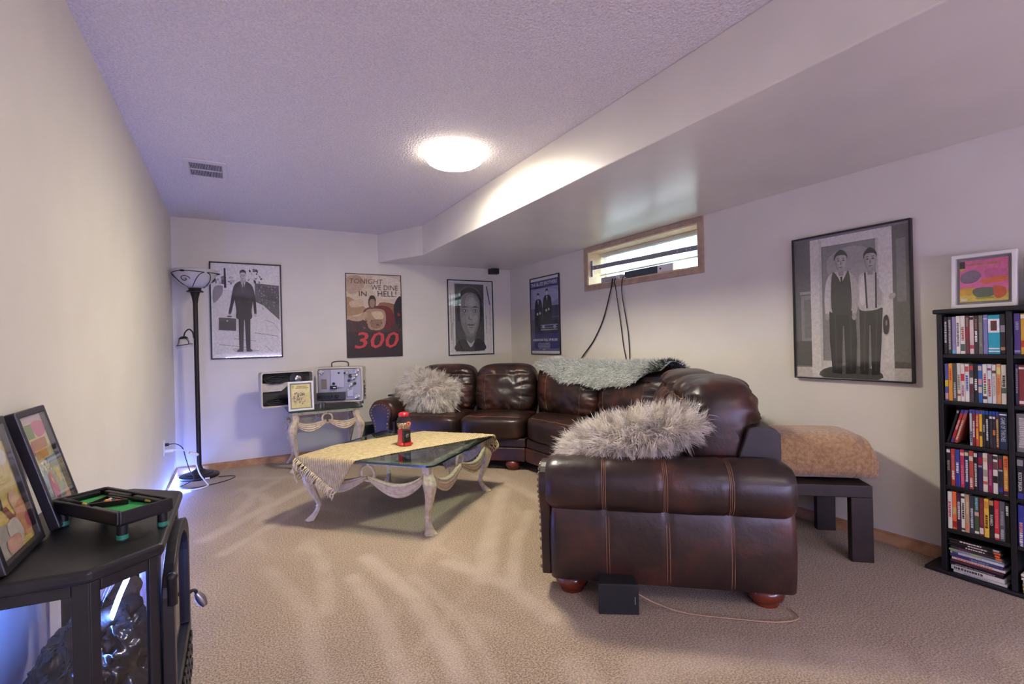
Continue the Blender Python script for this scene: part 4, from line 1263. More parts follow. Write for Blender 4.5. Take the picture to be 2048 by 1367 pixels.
FURC = [mat('fur_ivory', '#e8e1d6', rough=0.7, spec=0.2), mat('fur_grey', '#bdb6ae', rough=0.7, spec=0.2), mat('fur_pale', '#f2ede4', rough=0.7, spec=0.2)]
for m_ in FURC:
    translucent(m_, 0.35)
CORE = mat('fur_backing', '#a8a098', rough=0.95)
def fur_cushion(name, label, M, hx, hy, hz, count, length, seed, comb=None, droop=0.22):
    r = thing(name, label, 'cushion', M=M, group='long-haired cushions on the sofa')
    rnd = random.Random(seed)
    vs, fs = cube_sphere(12)
    mb = MB()
    P = []
    for p in vs:
        x, y, z = soft(p, 3.2, 0.5, 0.0, 1.0)
        rr = (1 - 0.55 * max(abs(x), abs(y)) ** 3)
        P.append(Vector((x * hx, y * hy, z * hz * rr)))
    mb.add(P, fs)
    mb.build('pad', CORE, r, smooth=True)
    areas, acc = [], 0.0
    for f in fs:
        a, b, c, d = (P[i] for i in f)
        acc += (b - a).cross(d - a).length
        areas.append(acc)
    import bisect
    down = M.to_3x3().inverted() @ Vector((0, 0, -1))
    fb = MB()
    for m_ in FURC:
        fb.mat(m_)
    per = 14
    for _ in range(count // per):
        # locks of hair: strands of one lock share root area, lean and bend
        f = fs[min(bisect.bisect(areas, rnd.random() * acc), len(fs) - 1)]
        a, b, c, d = (P[i] for i in f)
        u, v = rnd.random(), rnd.random()
        p = lerp(lerp(a, b, u), lerp(d, c, u), v)
        n = (b - a).cross(d - a).normalized()
        if n.dot(p) < 0:
            n = -n
        rad = Vector((p.x / hx, p.y / hy, 0))
        lean = n * 0.55 + rad * 0.45 + down * droop + Vector((rnd.uniform(-1, 1), rnd.uniform(-1, 1), rnd.uniform(-1, 1))) * 0.42
        if comb is not None:
            lean += comb
        lean = lean - n * min(0, lean.dot(n) - 0.15)
        lean.normalize()
        bend = Vector((rnd.uniform(-1, 1), rnd.uniform(-1, 1), rnd.uniform(-1, 1))) * 0.5 + down * 0.35
        L0 = length * rnd.uniform(0.7, 1.35)
        mi = rnd.choice([0, 0, 2, 2, 1])
        for _k in range(per):
            q = p + Vector((rnd.gauss(0, 1), rnd.gauss(0, 1), rnd.gauss(0, 1))) * 0.010
            L_ = L0 * rnd.uniform(0.75, 1.1)
            dd = (lean + Vector((rnd.gauss(0, 1), rnd.gauss(0, 1), rnd.gauss(0, 1))) * 0.10).normalized()
            side = dd.cross(Vector((rnd.uniform(-1, 1), rnd.uniform(-1, 1), rnd.uniform(-1, 1)))).normalized()
            k = len(fb.v)
            cur = q - n * 0.006
            segs = 4
            w0 = rnd.uniform(0.0013, 0.0024)
            tip = p + lean * L0
            for i in range(segs + 1):
                t = i / segs
                pos = cur + (tip - p) * 0.0
                if i < segs:
                    w = w0 * (1 - t) ** 0.6
                    fb.v.append(cur + side * w)
                    fb.v.append(cur - side * w)
                else:
                    fb.v.append(cur.copy())
                dd = (dd + bend * (0.9 / segs)).normalized()
                # locks taper together towards a common tip
                cur = lerp(cur + dd * (L_ / segs), cur + dd * (L_ / segs) + (p - q) * 0.35, t)
            for i in range(segs - 1):
                fb.f.append((k + 2 * i, k + 2 * i + 1, k + 2 * i + 3, k + 2 * i + 2))
                fb.mi.append(mi)
            e = k + 2 * (segs - 1)
            fb.f.append((e, e + 1, e + 2))
            fb.mi.append(mi)
    o = fb.build('long_pile', None, r, smooth=True)
    o['kind'] = 'stuff'
    return r
# left cushion, propped against the arm and back
c = LS(0.475, 0.30, 0.665)
ex, ey = Vector((0.7071, -0.7071, 0)), Vector((0.7071, 0.7071, 0))
ln = math.radians(24)
upv = (Vector((0, 0, 1)) * math.cos(ln) + ey * math.sin(ln))
nrm = ex.cross(upv).normalized()
tw = math.radians(-16)
e1 = ex * math.cos(tw) + upv * math.sin(tw)
e2 = -ex * math.sin(tw) + upv * math.cos(tw)
fur_cushion('fur_cushion', 'shaggy ivory long-haired cushion propped beside the far rolled arm', frame(c, e1, e2, e1.cross(e2)), 0.300, 0.190, 0.09, 16000, 0.085, 11, droop=0.30)
# right cushion lying on the near arm
c = RS(0.285, 0.365, 0.690)
dx, rx = Vector((0.755, -0.656, 0)), Vector((0.656, 0.755, 0))
tl = math.radians(15)
e1 = dx * math.cos(tl) + Vector((0, 0, 1)) * math.sin(tl)
e2 = rx * math.cos(math.radians(12)) + Vector((0, 0, 1)) * math.sin(math.radians(12))
e2 = (e2 - e1 * e1.dot(e2)).normalized()
fur_cushion('fur_cushion', 'shaggy ivory long-haired cushion lying across the near rolled arm', frame(c, e1, e2, e1.cross(e2)), 0.325, 0.145, 0.048, 17000, 0.076, 12, droop=0.16, comb=Vector((0.0, 0.10, 0.10)))

# throw over the corner of the backrest
thr = thing('shaggy_throw', 'silver grey shaggy throw draped over the corner backrest', 'throw', loc=(3.35, -2.1, 0.93))
def throw_pt(s, t):
    rx_ = lerp(lerp(3.235, 3.35, s), lerp(3.35, 3.385, s), s)
    ry_ = lerp(-1.40, -2.88, s)
    hang = 0.04 + 0.16 * math.sin(PI * min(1, max(0, s * 0.96 + 0.02))) ** 0.9 + 0.035 * mnoise.noise(Vector((s * 6, 2.2, 0)))
    top = 0.968 - 0.012 * math.sin(PI * s) + 0.020 * mnoise.noise(Vector((s * 6, t * 3, 4)))
    if t < 0.35:
        k = t / 0.35
        return Vector((rx_ + lerp(0.12, 0.0, k), ry_, top - 0.06 * (1 - k) ** 2))
    k = (t - 0.35) / 0.65
    return Vector((rx_ - 0.16 * math.sin(k * PI / 2 * 0.9) - 0.02 * k, ry_ + 0.02 * mnoise.noise(Vector((s * 4, t * 4, 1))), top - hang * (1 - math.cos(k * PI / 2))))
mb = WMB()
mb.grid(throw_pt, 40, 16)
sh = mb.build('throw_sheet', mat('throw_backing', '#9aa09e', rough=0.95), thr, smooth=True)
md = sh.modifiers.new('solid', 'SOLIDIFY')
md.thickness = 0.006
fb = WMB()
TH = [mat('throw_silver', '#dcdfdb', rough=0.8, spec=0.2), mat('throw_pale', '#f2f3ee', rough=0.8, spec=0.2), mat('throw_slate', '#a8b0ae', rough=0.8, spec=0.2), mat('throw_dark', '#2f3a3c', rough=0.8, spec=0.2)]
for m_ in TH:
    translucent(m_, 0.25)
    fb.mat(m_)
rnd = random.Random(21)
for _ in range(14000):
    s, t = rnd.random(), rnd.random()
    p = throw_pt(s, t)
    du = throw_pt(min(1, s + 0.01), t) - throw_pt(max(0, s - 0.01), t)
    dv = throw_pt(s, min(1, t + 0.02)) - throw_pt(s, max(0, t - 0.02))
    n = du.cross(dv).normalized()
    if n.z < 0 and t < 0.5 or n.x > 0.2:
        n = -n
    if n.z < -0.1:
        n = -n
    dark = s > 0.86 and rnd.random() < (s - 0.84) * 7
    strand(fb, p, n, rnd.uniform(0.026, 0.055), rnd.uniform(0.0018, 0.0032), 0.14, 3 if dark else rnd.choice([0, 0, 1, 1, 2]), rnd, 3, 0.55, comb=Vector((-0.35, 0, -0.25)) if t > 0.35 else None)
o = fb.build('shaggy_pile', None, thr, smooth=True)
o['kind'] = 'stuff'

# small things on and by the sofa
rm = thing('media_box', 'small black box stacked on a flat tray on the far sofa arm', 'box', M=frame(LS(0.14, 0.42, 0.624), (0.7071, -0.7071, 0), (0.7071, 0.7071, 0)))
MB().box(-0.10, 0.12, -0.14, 0.14, 0.0, 0.018).build('tray', BLACKP, rm, bevel=0.003)
MB().box(-0.06, 0.10, -0.06, 0.10, 0.018, 0.052).build('casing', BLACKP, rm, bevel=0.004)
bx = thing('subwoofer', 'dark speaker cabinet on the floor between end table and sofa', 'speaker', loc=(1.73, -0.20, 0))
MB().box(-0.085, 0.085, -0.10, 0.10, 0.0, 0.33).build('cabinet', mat('green_black_cabinet', '#20241f', rough=0.5), bx, bevel=0.005)
MB().box(-0.075, 0.075, -0.106, -0.1005, 0.02, 0.24).build('grille', mat('grey_cloth', '#55544f', rough=0.9, bump=0.4, bscale=500), bx)
# speaker in front of the near arm, with its cord
spk = thing('satellite_speaker', 'small black satellite speaker lying on the carpet by the near arm', 'speaker', M=frame((1.885, -3.865, 0), (0.82, -0.573, 0), (0.573, 0.82, 0)))
MB().prism([(-0.084, -0.03), (0.084, -0.03), (0.076, 0.065), (-0.076, 0.065)], 0.0, 0.128).build('cabinet', mat('speaker_black', '#101312', rough=0.6, bump=0.25, bscale=500), spk, bevel=0.004)
MB().box(0.066, 0.0685, -0.0312, -0.0302, 0.045, 0.077).build('badge', mat('silver_badge', '#c8c8c8', rough=0.3, metal=0.8), spk)
mb = MB()
mb.tube(catmull([(1.955, -3.86, 0.075), (2.02, -3.93, 0.03), (2.10, -4.03, 0.006), (2.22, -4.15, 0.005), (2.36, -4.27, 0.005), (2.46, -4.30, 0.005), (2.50, -4.24, 0.005)], 8), 0.0028, 6)
mb.build('speaker_cord', mat('copper_cord', '#b4957a', rough=0.45), None, 'thin tan speaker cord curving along the carpet', 'cord', smooth=True)

# ------------------------------------------------------------------ low side table with folded blanket
ESP = mat('espresso_wood', '#1f1713', rough=0.38, col2='#2c211b', vscale=12, bump=0.08, bscale=90)
bT = (0.656, 0.755, 0)
eT = (-0.755, 0.656, 0)
st = thing('side_table', 'low dark espresso side table standing behind the sofa', 'table', M=frame((3.262, -4.218, 0), bT, eT))
TW, TD, TH_ = 0.47, 0.47, 0.388
MB().box(0, TW, 0, TD, TH_ - 0.062, TH_).build('tabletop', ESP, st, bevel=0.004)
for (x, y) in ((0, 0), (TW - 0.10, 0), (0, TD - 0.10), (TW - 0.10, TD - 0.10)):
    mb = MB()
    sx, sy = (0, 1) if x == 0 else (1, 0), (0, 1) if y == 0 else (1, 0)
    xa, ya = (x, y)
    # L-shaped corner leg
    if x == 0:
        px = [(xa, ya), (xa + 0.045, ya), (xa + 0.045, ya + 0.10), (xa, ya + 0.10)]
    else:
        px = [(xa + 0.055, ya), (xa + 0.10, ya), (xa + 0.10, ya + 0.10), (xa + 0.055, ya + 0.10)]
    mb.prism(px, 0, TH_ - 0.0622)
    mb.build('leg', ESP, st, bevel=0.003)
BLK = mat('tan_fleece', '#9a7850', rough=0.95, col2='#b8966a', vscale=55, bump=0.9, bscale=130, bdist=0.006, sheen=0.4)
bk = thing('folded_blanket', 'tan fleece blanket folded on the low dark side table', 'blanket', M=frame((3.262, -4.218, TH_), bT, eT))
def blanket_layer(x0, x1, y0, y1, z0, z1, rr, seed):
    mb = MB()
    def fn(u, v):
        a = 2 * PI * v
        ee = 2 / 3.2
        c, s_ = math.cos(a), math.sin(a)
        px = lerp(x0, x1, 0.5 + 0.5 * math.copysign(abs(c) ** ee, c))
        pz = lerp(z0, z1, 0.5 + 0.5 * math.copysign(abs(s_) ** ee, s_))
        ed = min(u, 1 - u) / 0.12
        k = 1 - 0.22 * max(0, 1 - ed) ** 2
        cx, cz = (x0 + x1) / 2, (z0 + z1) / 2
        w = 0.008 * mnoise.noise(Vector((u * 4, v * 6, seed)))
        return Vector((cx + (px - cx) * (k + w), lerp(y0, y1, u), max(z0, cz + (pz - cz) * (k + w * 3))))
    mb.grid(fn, 24, 36, cv=True)
    nb = 36
    mb.f.append([i for i in range(nb)][::-1])
    mb.mi.append(0)
    mb.f.append([24 * nb + i for i in range(nb)])
    mb.mi.append(0)
    return mb
o = blanket_layer(0.03, 0.40, -0.005, 0.52, 0.003, 0.255, 0.1, 3).build('fleece', BLK, bk, smooth=True, autosmooth=60)
fixn(o)
for k, (dx_, hz, ya, yb) in enumerate(((0.02, 0.225, -0.030, 0.06), (0.045, 0.190, -0.048, 0.05), (0.07, 0.150, -0.062, 0.04))):
    o = blanket_layer(0.03 + dx_ * 0.3, 0.40 - dx_ * 0.5, ya, yb, 0.003, hz, 0.1, 5 + k).build('fold', BLK, bk, smooth=True, autosmooth=60)
    fixn(o)

# ------------------------------------------------------------------ whitewashed carved tables with glass tops
CARVE = mat('whitewashed_carving', '#cdbd9e', rough=0.5, col2='#a5906e', vscale=34, vdetail=7, bump=0.2, bscale=110, vlo=0.45, vhi=0.78)
TOPGLASS = glass_mat('tabletop_glass', (0.66, 0.76, 0.73), rough=0.015, ior=1.62)
EDGEGLASS = mat('glass_edge', '#1d3a33', rough=0.1, spec=0.6)

def rrect(hx, hy, r, n=5):
    pts = []
    for cx, cy, a0 in ((hx - r, hy - r, 0), (-hx + r, hy - r, 90), (-hx + r, -hy + r, 180), (hx - r, -hy + r, 270)):
        for i in range(n + 1):
            a = math.radians(a0 + 90 * i / n)
            pts.append((cx + r * math.cos(a), cy + r * math.sin(a)))
    return pts

def carved_table(name, label, M, hx, hy, h, inset, scale):
    r = thing(name, label, 'table', M=M)
    gt = 0.013
    zt = h - gt
    # glass top with dark polished edge
    o = MB().prism(rrect(hx, hy, 0.05), zt + 0.0006, h).build('glass_top', TOPGLASS, r)
    mb = MB()
    op = rrect(hx + 0.001, hy + 0.001, 0.05)
    n = len(op)
    mb.add([(x, y, zt + 0.0006) for x, y in op] + [(x, y, h - 0.001) for x, y in op], [(i, (i + 1) % n, (i + 1) % n + n, i + n) for i in range(n)])
    mb.build('glass_edge', EDGEGLASS, r, smooth=True)
    lx, ly = hx - inset, hy - inset
    s = scale
    # frame rail mouldings
    for (ax, ay, bx, by) in ((-lx, -ly, lx, -ly), (lx, -ly, lx, ly), (lx, ly, -lx, ly), (-lx, ly, -lx, -ly)):
        mb = MB()
        d = Vector((bx - ax, by - ay, 0)).normalized()
        nrm = Vector((d.y, -d.x, 0))
        prof = [(-0.016, 0), (0.010, 0), (0.016, -0.006), (0.010, -0.011), (0.014, -0.017), (0.008, -0.023), (0.010, -0.029), (-0.016, -0.029)]
        a, b = Vector((ax, ay, zt)), Vector((bx, by, zt))
        k = len(prof)
        mb.add([a + nrm * u + Vector((0, 0, w)) for u, w in prof] + [b + nrm * u + Vector((0, 0, w)) for u, w in prof],
               [tuple(range(k)), tuple(range(2 * k - 1, k - 1, -1))] + [(i, i + k, (i + 1) % k + k, (i + 1) % k) for i in range(k)])
        o = mb.build('rail', CARVE, r, smooth=True, autosmooth=40)
        fixn(o)
    # cabriole legs
    hk = zt / 0.412
    for sx, sy in ((-1, -1), (1, -1), (1, 1), (-1, 1)):
        dg = Vector((sx, sy, 0)).normalized()
        path = [(0.0, 0.411, 0.030), (0.0, 0.375, 0.029), (0.012, 0.345, 0.033), (0.034, 0.312, 0.040), (0.046, 0.280, 0.038), (0.042, 0.235, 0.030), (0.024, 0.180, 0.024), (0.004, 0.130, 0.019), (-0.006, 0.098, 0.016), (-0.006, 0.086, 0.020), (-0.004, 0.074, 0.016), (0.010, 0.045, 0.019), (0.030, 0.018, 0.025), (0.044, 0.0, 0.031)]
        pp = catmull([(o_ * s * 1.15, z * hk, rr * s) for o_, z, rr in path], 4)
        base = Vector((sx * lx, sy * ly, 0)) - dg * 0.01
        mb = MB()
        nn = 20
        tang = Vector((-dg.y, dg.x, 0))
        vs, fs = [], []
        for p in pp:
            cc = base + dg * p.x + Vector((0, 0, max(0.0, p.y)))
            foot = 1.0 + 0.25 * sstep(0.05, 0.0, p.y)
            for i in range(nn):
                a = 2 * PI * i / nn
                fl_ = 1 + 0.13 * math.cos(a * 6)
                vs.append(cc + dg * (math.cos(a) * p.z * fl_) + tang * (math.sin(a) * p.z * fl_ * foot))
        m_ = len(pp)
        for j in range(m_ - 1):
            for i in range(nn):
                fs.append((j * nn + i, j * nn + (i + 1) % nn, (j + 1) * nn + (i + 1) % nn, (j + 1) * nn + i))
        fs += [tuple(range(nn)), tuple((m_ - 1) * nn + i for i in range(nn - 1, -1, -1))]
        mb.add(vs, fs)
        o = mb.build('leg', CARVE, r, smooth=True, autosmooth=60)
        fixn(o)
        mb = MB()
        mb.box(-0.026 * s, 0.026 * s, -0.026 * s, 0.026 * s, zt - 0.055 * hk, zt - 0.001, None, Matrix.Translation((sx * lx, sy * ly, 0)))
        mb.build('corner_block', CARVE, r, bevel=0.004)
    # draped swags gathered through a ring on every side
    for (ax, ay, bx, by) in ((-lx, -ly, lx, -ly), (lx, -ly, lx, ly), (lx, ly, -lx, ly), (-lx, ly, -lx, -ly)):
        A, B = Vector((ax, ay, 0)), Vector((bx, by, 0))
        mid = (A + B) / 2
        d = (B - A).normalized()
        nrm = Vector((d.y, -d.x, 0))
        rr = 0.048 * s
        zc = zt - 0.029 - rr - 0.002
        mb = MB()
        mb.tube([mid + nrm * 0.012 + d * (rr * math.cos(2 * PI * i / 28)) + Vector((0, 0, zc + rr * math.sin(2 * PI * i / 28))) for i in range(28)], 0.0095 * s, 10, closed=True)
        mb.build('ring', CARVE, r, smooth=True)
        mb = MB()
        mb.ball(mid + nrm * 0.012 + Vector((0, 0, zc + rr + 0.006)), 0.013 * s, 10)
        mb.build('ring_boss', CARVE, r, smooth=True)
        for end, sg in ((A, -1), (B, 1)):
            e0 = end - d * (sg * 0.018) + nrm * 0.022
            g0 = mid + nrm * 0.014 + d * (sg * 0.010)
            L_ = (g0 - e0).length
            ze, zg = zt - 0.085 * hk, zc - rr * 0.55
            dip = 0.075 * s * min(1.0, L_ / 0.40)
            def fn(u, v):
                p = lerp(e0, g0, u)
                z = lerp(ze, zg, u) - dip * math.sin(PI * u ** 0.85) * 1.0
                wd = (0.030 + 0.042 * math.sin(PI * min(1, u * 0.92 + 0.06)) ** 0.8) * s
                wd *= lerp(1.0, 0.62, u ** 3)
                if v < 0.5:
                    k = v * 2
                    out = 0.009 + 0.011 * abs(math.sin(PI * 4 * k)) * math.sin(PI * k) ** 0.3
                else:
                    k = 2 - v * 2
                    out = -0.006
                return Vector((p.x, p.y, z + (k - 0.5) * 2 * wd * 0.62)) + nrm * (out * s + 0.012 * math.sin(PI * u))
            mb = MB()
            mb.grid(fn, 22, 34, cv=True)
            nb = 34
            mb.f += [[i for i in range(nb)], [22 * nb + i for i in range(nb)][::-1]]
            mb.mi += [0, 0]
            o = mb.build('swag', CARVE, r, smooth=True, autosmooth=70)
            fixn(o)
    return r
CT = (1.545, -1.99)
ang = math.radians(-49)
MCT = rotz(ang, (CT[0], CT[1], 0))
CH = 0.428
carved_table('coffee_table', 'square glass-topped coffee table with whitewashed carved swags and curved legs', MCT, 0.50, 0.50, CH, 0.075, 1.0)
MET = Matrix.Translation((1.245, -0.325, 0))
EH = 0.560
carved_table('end_table', 'small glass-topped end table with carved whitewashed legs under the film projector', MET, 0.335, 0.245, EH, 0.055, 0.95)

# woven runner with fringe, laid askew over the coffee table
def weave():
    m = bpy.data.materials.new('woven_jute')
    m.use_nodes = True
    nt = m.node_tree
    N, L = nt.nodes, nt.links
    b = N['Principled BSDF']
    b.inputs['Roughness'].default_value = 0.9
    b.inputs['Specular IOR Level'].default_value = 0.15
    tc = N.new('ShaderNodeTexCoord')
    uv = tc.outputs['UV']
    wv = N.new('ShaderNodeTexWave')
    wv.inputs['Scale'].default_value = 26
    wv.inputs['Distortion'].default_value = 0.6
    wv.bands_direction = 'DIAGONAL'
    L.new(uv, wv.inputs['Vector'])
    w2 = N.new('ShaderNodeTexWave')
    w2.inputs['Scale'].default_value = 34
    w2.bands_direction = 'Y'
    L.new(uv, w2.inputs['Vector'])
    ad = N.new('ShaderNodeMath')
    ad.operation = 'ADD'
    L.new(wv.outputs['Fac'], ad.inputs[0])
    L.new(w2.outputs['Fac'], ad.inputs[1])
    nz = N.new('ShaderNodeTexNoise')
    nz.inputs['Scale'].default_value = 30
    L.new(uv, nz.inputs['Vector'])
    rp = N.new('ShaderNodeValToRGB')
    rp.color_ramp.elements[0].color = (*lin('#c2ad80'), 1)
    rp.color_ramp.elements[1].color = (*lin('#e0d0a4'), 1)
    rp.color_ramp.elements[0].position = 0.3
    rp.color_ramp.elements[1].position = 0.7
    L.new(nz.outputs['Fac'], rp.inputs['Fac'])
    mxc = N.new('ShaderNodeMix')
    mxc.data_type = 'RGBA'
    mxc.blend_type = 'MULTIPLY'
    mxc.inputs[0].default_value = 0.55
    r3 = N.new('ShaderNodeValToRGB')
    r3.color_ramp.elements[0].color = (0.55, 0.50, 0.42, 1)
    r3.color_ramp.elements[0].position = 0.1
    r3.color_ramp.elements[1].position = 0.6
    L.new(wv.outputs['Fac'], r3.inputs['Fac'])
    L.new(rp.outputs['Color'], mxc.inputs[6])
    L.new(r3.outputs['Color'], mxc.inputs[7])
    L.new(mxc.outputs[2], b.inputs['Base Color'])
    bp = N.new('ShaderNodeBump')
    bp.inputs['Strength'].default_value = 0.8
    bp.inputs['Distance'].default_value = 0.004
    L.new(ad.outputs[0], bp.inputs['Height'])
    L.new(bp.outputs['Normal'], b.inputs['Normal'])
    return m
JUTE = weave()
FR = mat('jute_fringe', '#dccb9e', rough=0.9)
rn = thing('table_runner', 'cream woven runner with fringed ends lying across the coffee table', 'runner', M=MCT @ Matrix.Translation((0, 0, CH)))
RD, RW_ = Vector((0.5, 0.866, 0)), Vector((0.866, -0.5, 0))
def drape(s, t):
    p = RD * s + RW_ * t
    hx = 0.504
    ex_, ey_ = max(0, abs(p.x) - hx), max(0, abs(p.y) - hx)
    x, y = max(-hx, min(hx, p.x)), max(-hx, min(hx, p.y))
    tot = math.hypot(ex_, ey_)
    out = 0.006 + 0.035 * (1 - math.exp(-tot * 6)) if tot > 0 else 0.0
    if tot > 0:
        x += math.copysign(out * (ex_ / tot), p.x)
        y += math.copysign(out * (ey_ / tot), p.y)
    z = 0.004 - tot * 0.97 + 0.0012 * mnoise.noise(Vector((s * 9, t * 9, 0)))
    if tot == 0:
        z += 0.004 * max(0, mnoise.noise(Vector((s * 5, t * 7, 2))))
    return Vector((x, y, z))
S0, S1, T0, T1 = -0.70, 0.74, -0.37, 0.215
mb = MB()
NU, NV = 72, 30
mb.grid(lambda u, v: drape(lerp(S0, S1, u), lerp(T0, T1, v)), NU, NV)
cl = mb.build('woven_cloth', JUTE, rn, smooth=True)
uvl = cl.data.uv_layers.new(name='UVMap')
for lp in cl.data.loops:
    i = lp.vertex_index
    uvl.data[lp.index].uv = ((i // (NV + 1)) / NU * 1.45, (i % (NV + 1)) / NV * 0.6)
md = cl.modifiers.new('solid', 'SOLIDIFY')
md.thickness = 0.003
md.offset = 1.0
rnd = random.Random(31)
for s_end, sg in ((S0, -1), (S1, 1)):
    mb = MB()
    for k in range(44):
        t = lerp(T0, T1, (k + 0.5) / 44)
        p0 = drape(s_end, t)
        pts = [p0 + Vector((0, 0, 0.002))]
        for j in range(1, 5):
            q = drape(s_end + sg * j * 0.019, t + rnd.uniform(-0.008, 0.008))
            o_ = Vector((p0.x, p0.y, 0)).normalized() * (0.010 * math.sin(j))
            pts.append(q + o_ + Vector((rnd.uniform(-0.006, 0.006), rnd.uniform(-0.006, 0.006), 0.003)))
        mb.tube(pts, [0.0042, 0.0036, 0.004, 0.0034, 0.0015], 5)
    o = mb.build('fringe', FR, rn, smooth=True)
    o['kind'] = 'stuff'

# ------------------------------------------------------------------ gumball machine
gw = MCT @ Vector((0.012, -0.02, CH + 0.0085))
fdir = (-Fv * 0.80 + Rv * 0.6)
fdir.z = 0
fdir.normalize()
RED = mat('red_enamel', '#c4202a', rough=0.25, coat=0.5, var=0.06, vscale=20)
CHR = mat('dark_chrome', '#4a4a44', rough=0.3, metal=0.75, var=0.25, vscale=40)
gm = thing('gumball_machine', 'small red toy gumball machine standing on the woven runner', 'gumball machine', M=frame(gw, Vector((-fdir.y, fdir.x, 0)), -fdir))
# local -Y is the front
def tier(mb, secs, n=5):
    rings = []
    for hx_, hy_, r_, z in secs:
        rings.append([(x, y, z) for x, y in rrect(hx_, hy_, r_, n)])
    k = len(rings[0])
    vs = [p for rg in rings for p in rg]
    fs = []
    for j in range(len(rings) - 1):
        for i in range(k):
            fs.append((j * k + i, j * k + (i + 1) % k, (j + 1) * k + (i + 1) % k, (j + 1) * k + i))
    fs += [tuple(range(k - 1, -1, -1)), tuple((len(rings) - 1) * k + i for i in range(k))]
    mb.add(vs, fs)
mb = MB()
tier(mb, [(0.050, 0.046, 0.014, 0.0), (0.050, 0.046, 0.014, 0.010), (0.042, 0.038, 0.014, 0.018), (0.038, 0.034, 0.014, 0.06), (0.040, 0.036, 0.016, 0.100), (0.036, 0.034, 0.016, 0.110)])
mb.build('body', RED, gm, smooth=True, autosmooth=35)
mb = MB()
mb.prism(rrect(0.030, 0.044, 0.008), 0.024, 0.108, None, Matrix.Translation((0, -0.004, 0)))
mb.build('front_plate', CHR, gm, bevel=0.003)
mb = MB()
mb.box(-0.005, 0.005, -0.060, -0.048, 0.052, 0.086, None, Matrix.Translation((0, 0, 0.07)) @ Matrix.Rotation(0.6, 4, 'Y') @ Matrix.Translation((0, 0, -0.07)))
mb.lathe([(0.014, 0), (0.014, 0.006), (0, 0.006)], 14, None, Matrix.Translation((0, -0.0475, 0.069)) @ Matrix.Rotation(PI / 2, 4, 'X'))
mb.build('turn_knob', mat('bright_chrome', '#b8b6ae', rough=0.25, metal=0.9), gm)
mb = MB()
tier(mb, [(0.026, 0.020, 0.008, 0.0), (0.028, 0.022, 0.008, 0.012), (0.028, 0.022, 0.008, 0.020)])
o = mb.build('tray', RED, gm, smooth=True, autosmooth=35)
o.location = (0, -0.050, 0)
MB().box(-0.017, 0.017, -0.0502, -0.047, 0.022, 0.040).build('chute', mat('chute_dark', '#151010', rough=0.6), gm)
globe = [(0.030, 0.108), (0.040, 0.114), (0.049, 0.130), (0.053, 0.150), (0.050, 0.172), (0.042, 0.190), (0.034, 0.202), (0.031, 0.206)]
MB().lathe(globe, 32).build('globe', glass_mat('globe_glass', (0.98, 0.98, 0.97), rough=0.03, ior=1.5), gm, smooth=True)
mb = MB()
mb.lathe([(0.0, 0.203), (0.036, 0.203), (0.038, 0.208), (0.037, 0.222), (0.028, 0.230), (0.010, 0.233), (0.0, 0.233)], 28)
mb.build('lid', RED, gm, smooth=True, autosmooth=45)
mb = MB()
rnd = random.Random(41)
cm = [flat('#e8dcc0', 0.3), flat('#e0c890', 0.3), flat('#d9c7a8', 0.3), flat('#cfa060', 0.3)]
placed = 0
while placed < 150:
    a, rr = rnd.uniform(0, 2 * PI), 0.044 * math.sqrt(rnd.random())
    z = rnd.uniform(0.116, 0.150)
    if rr < 0.030 + (z - 0.112) * 0.55:
        mb.ball((rr * math.cos(a), rr * math.sin(a), z), (0.006, 0.006, 0.005), 6, rnd.choice(cm))
        placed += 1
o = mb.build('candies', None, gm, smooth=True)
o['kind'] = 'stuff'
mb = MB()
Ms = Matrix.Translation((0.012, -0.0505, 0.152)) @ Matrix.Rotation(0.10, 4, 'X')
mb.prism([(0.019 * math.cos(2 * PI * i / 20), 0.017 * math.sin(2 * PI * i / 20)) for i in range(20)], 0.0, 0.0012, flat('#d8622e', 0.35), Ms @ Matrix.Rotation(PI / 2, 4, 'X'))
mb.prism([(0.014 * math.cos(2 * PI * i / 20), 0.012 * math.sin(2 * PI * i / 20)) for i in range(20)], 0.0012, 0.0018, flat('#f0d9a8', 0.35), Ms @ Matrix.Rotation(PI / 2, 4, 'X'))
mb.prism([(0.010 * math.cos(2 * PI * i / 20), 0.008 * math.sin(2 * PI * i / 20)) for i in range(20)], 0.0018, 0.0024, flat('#c8402c', 0.35), Ms @ Matrix.Rotation(PI / 2, 4, 'X'))
mb.build('emblem', None, gm)

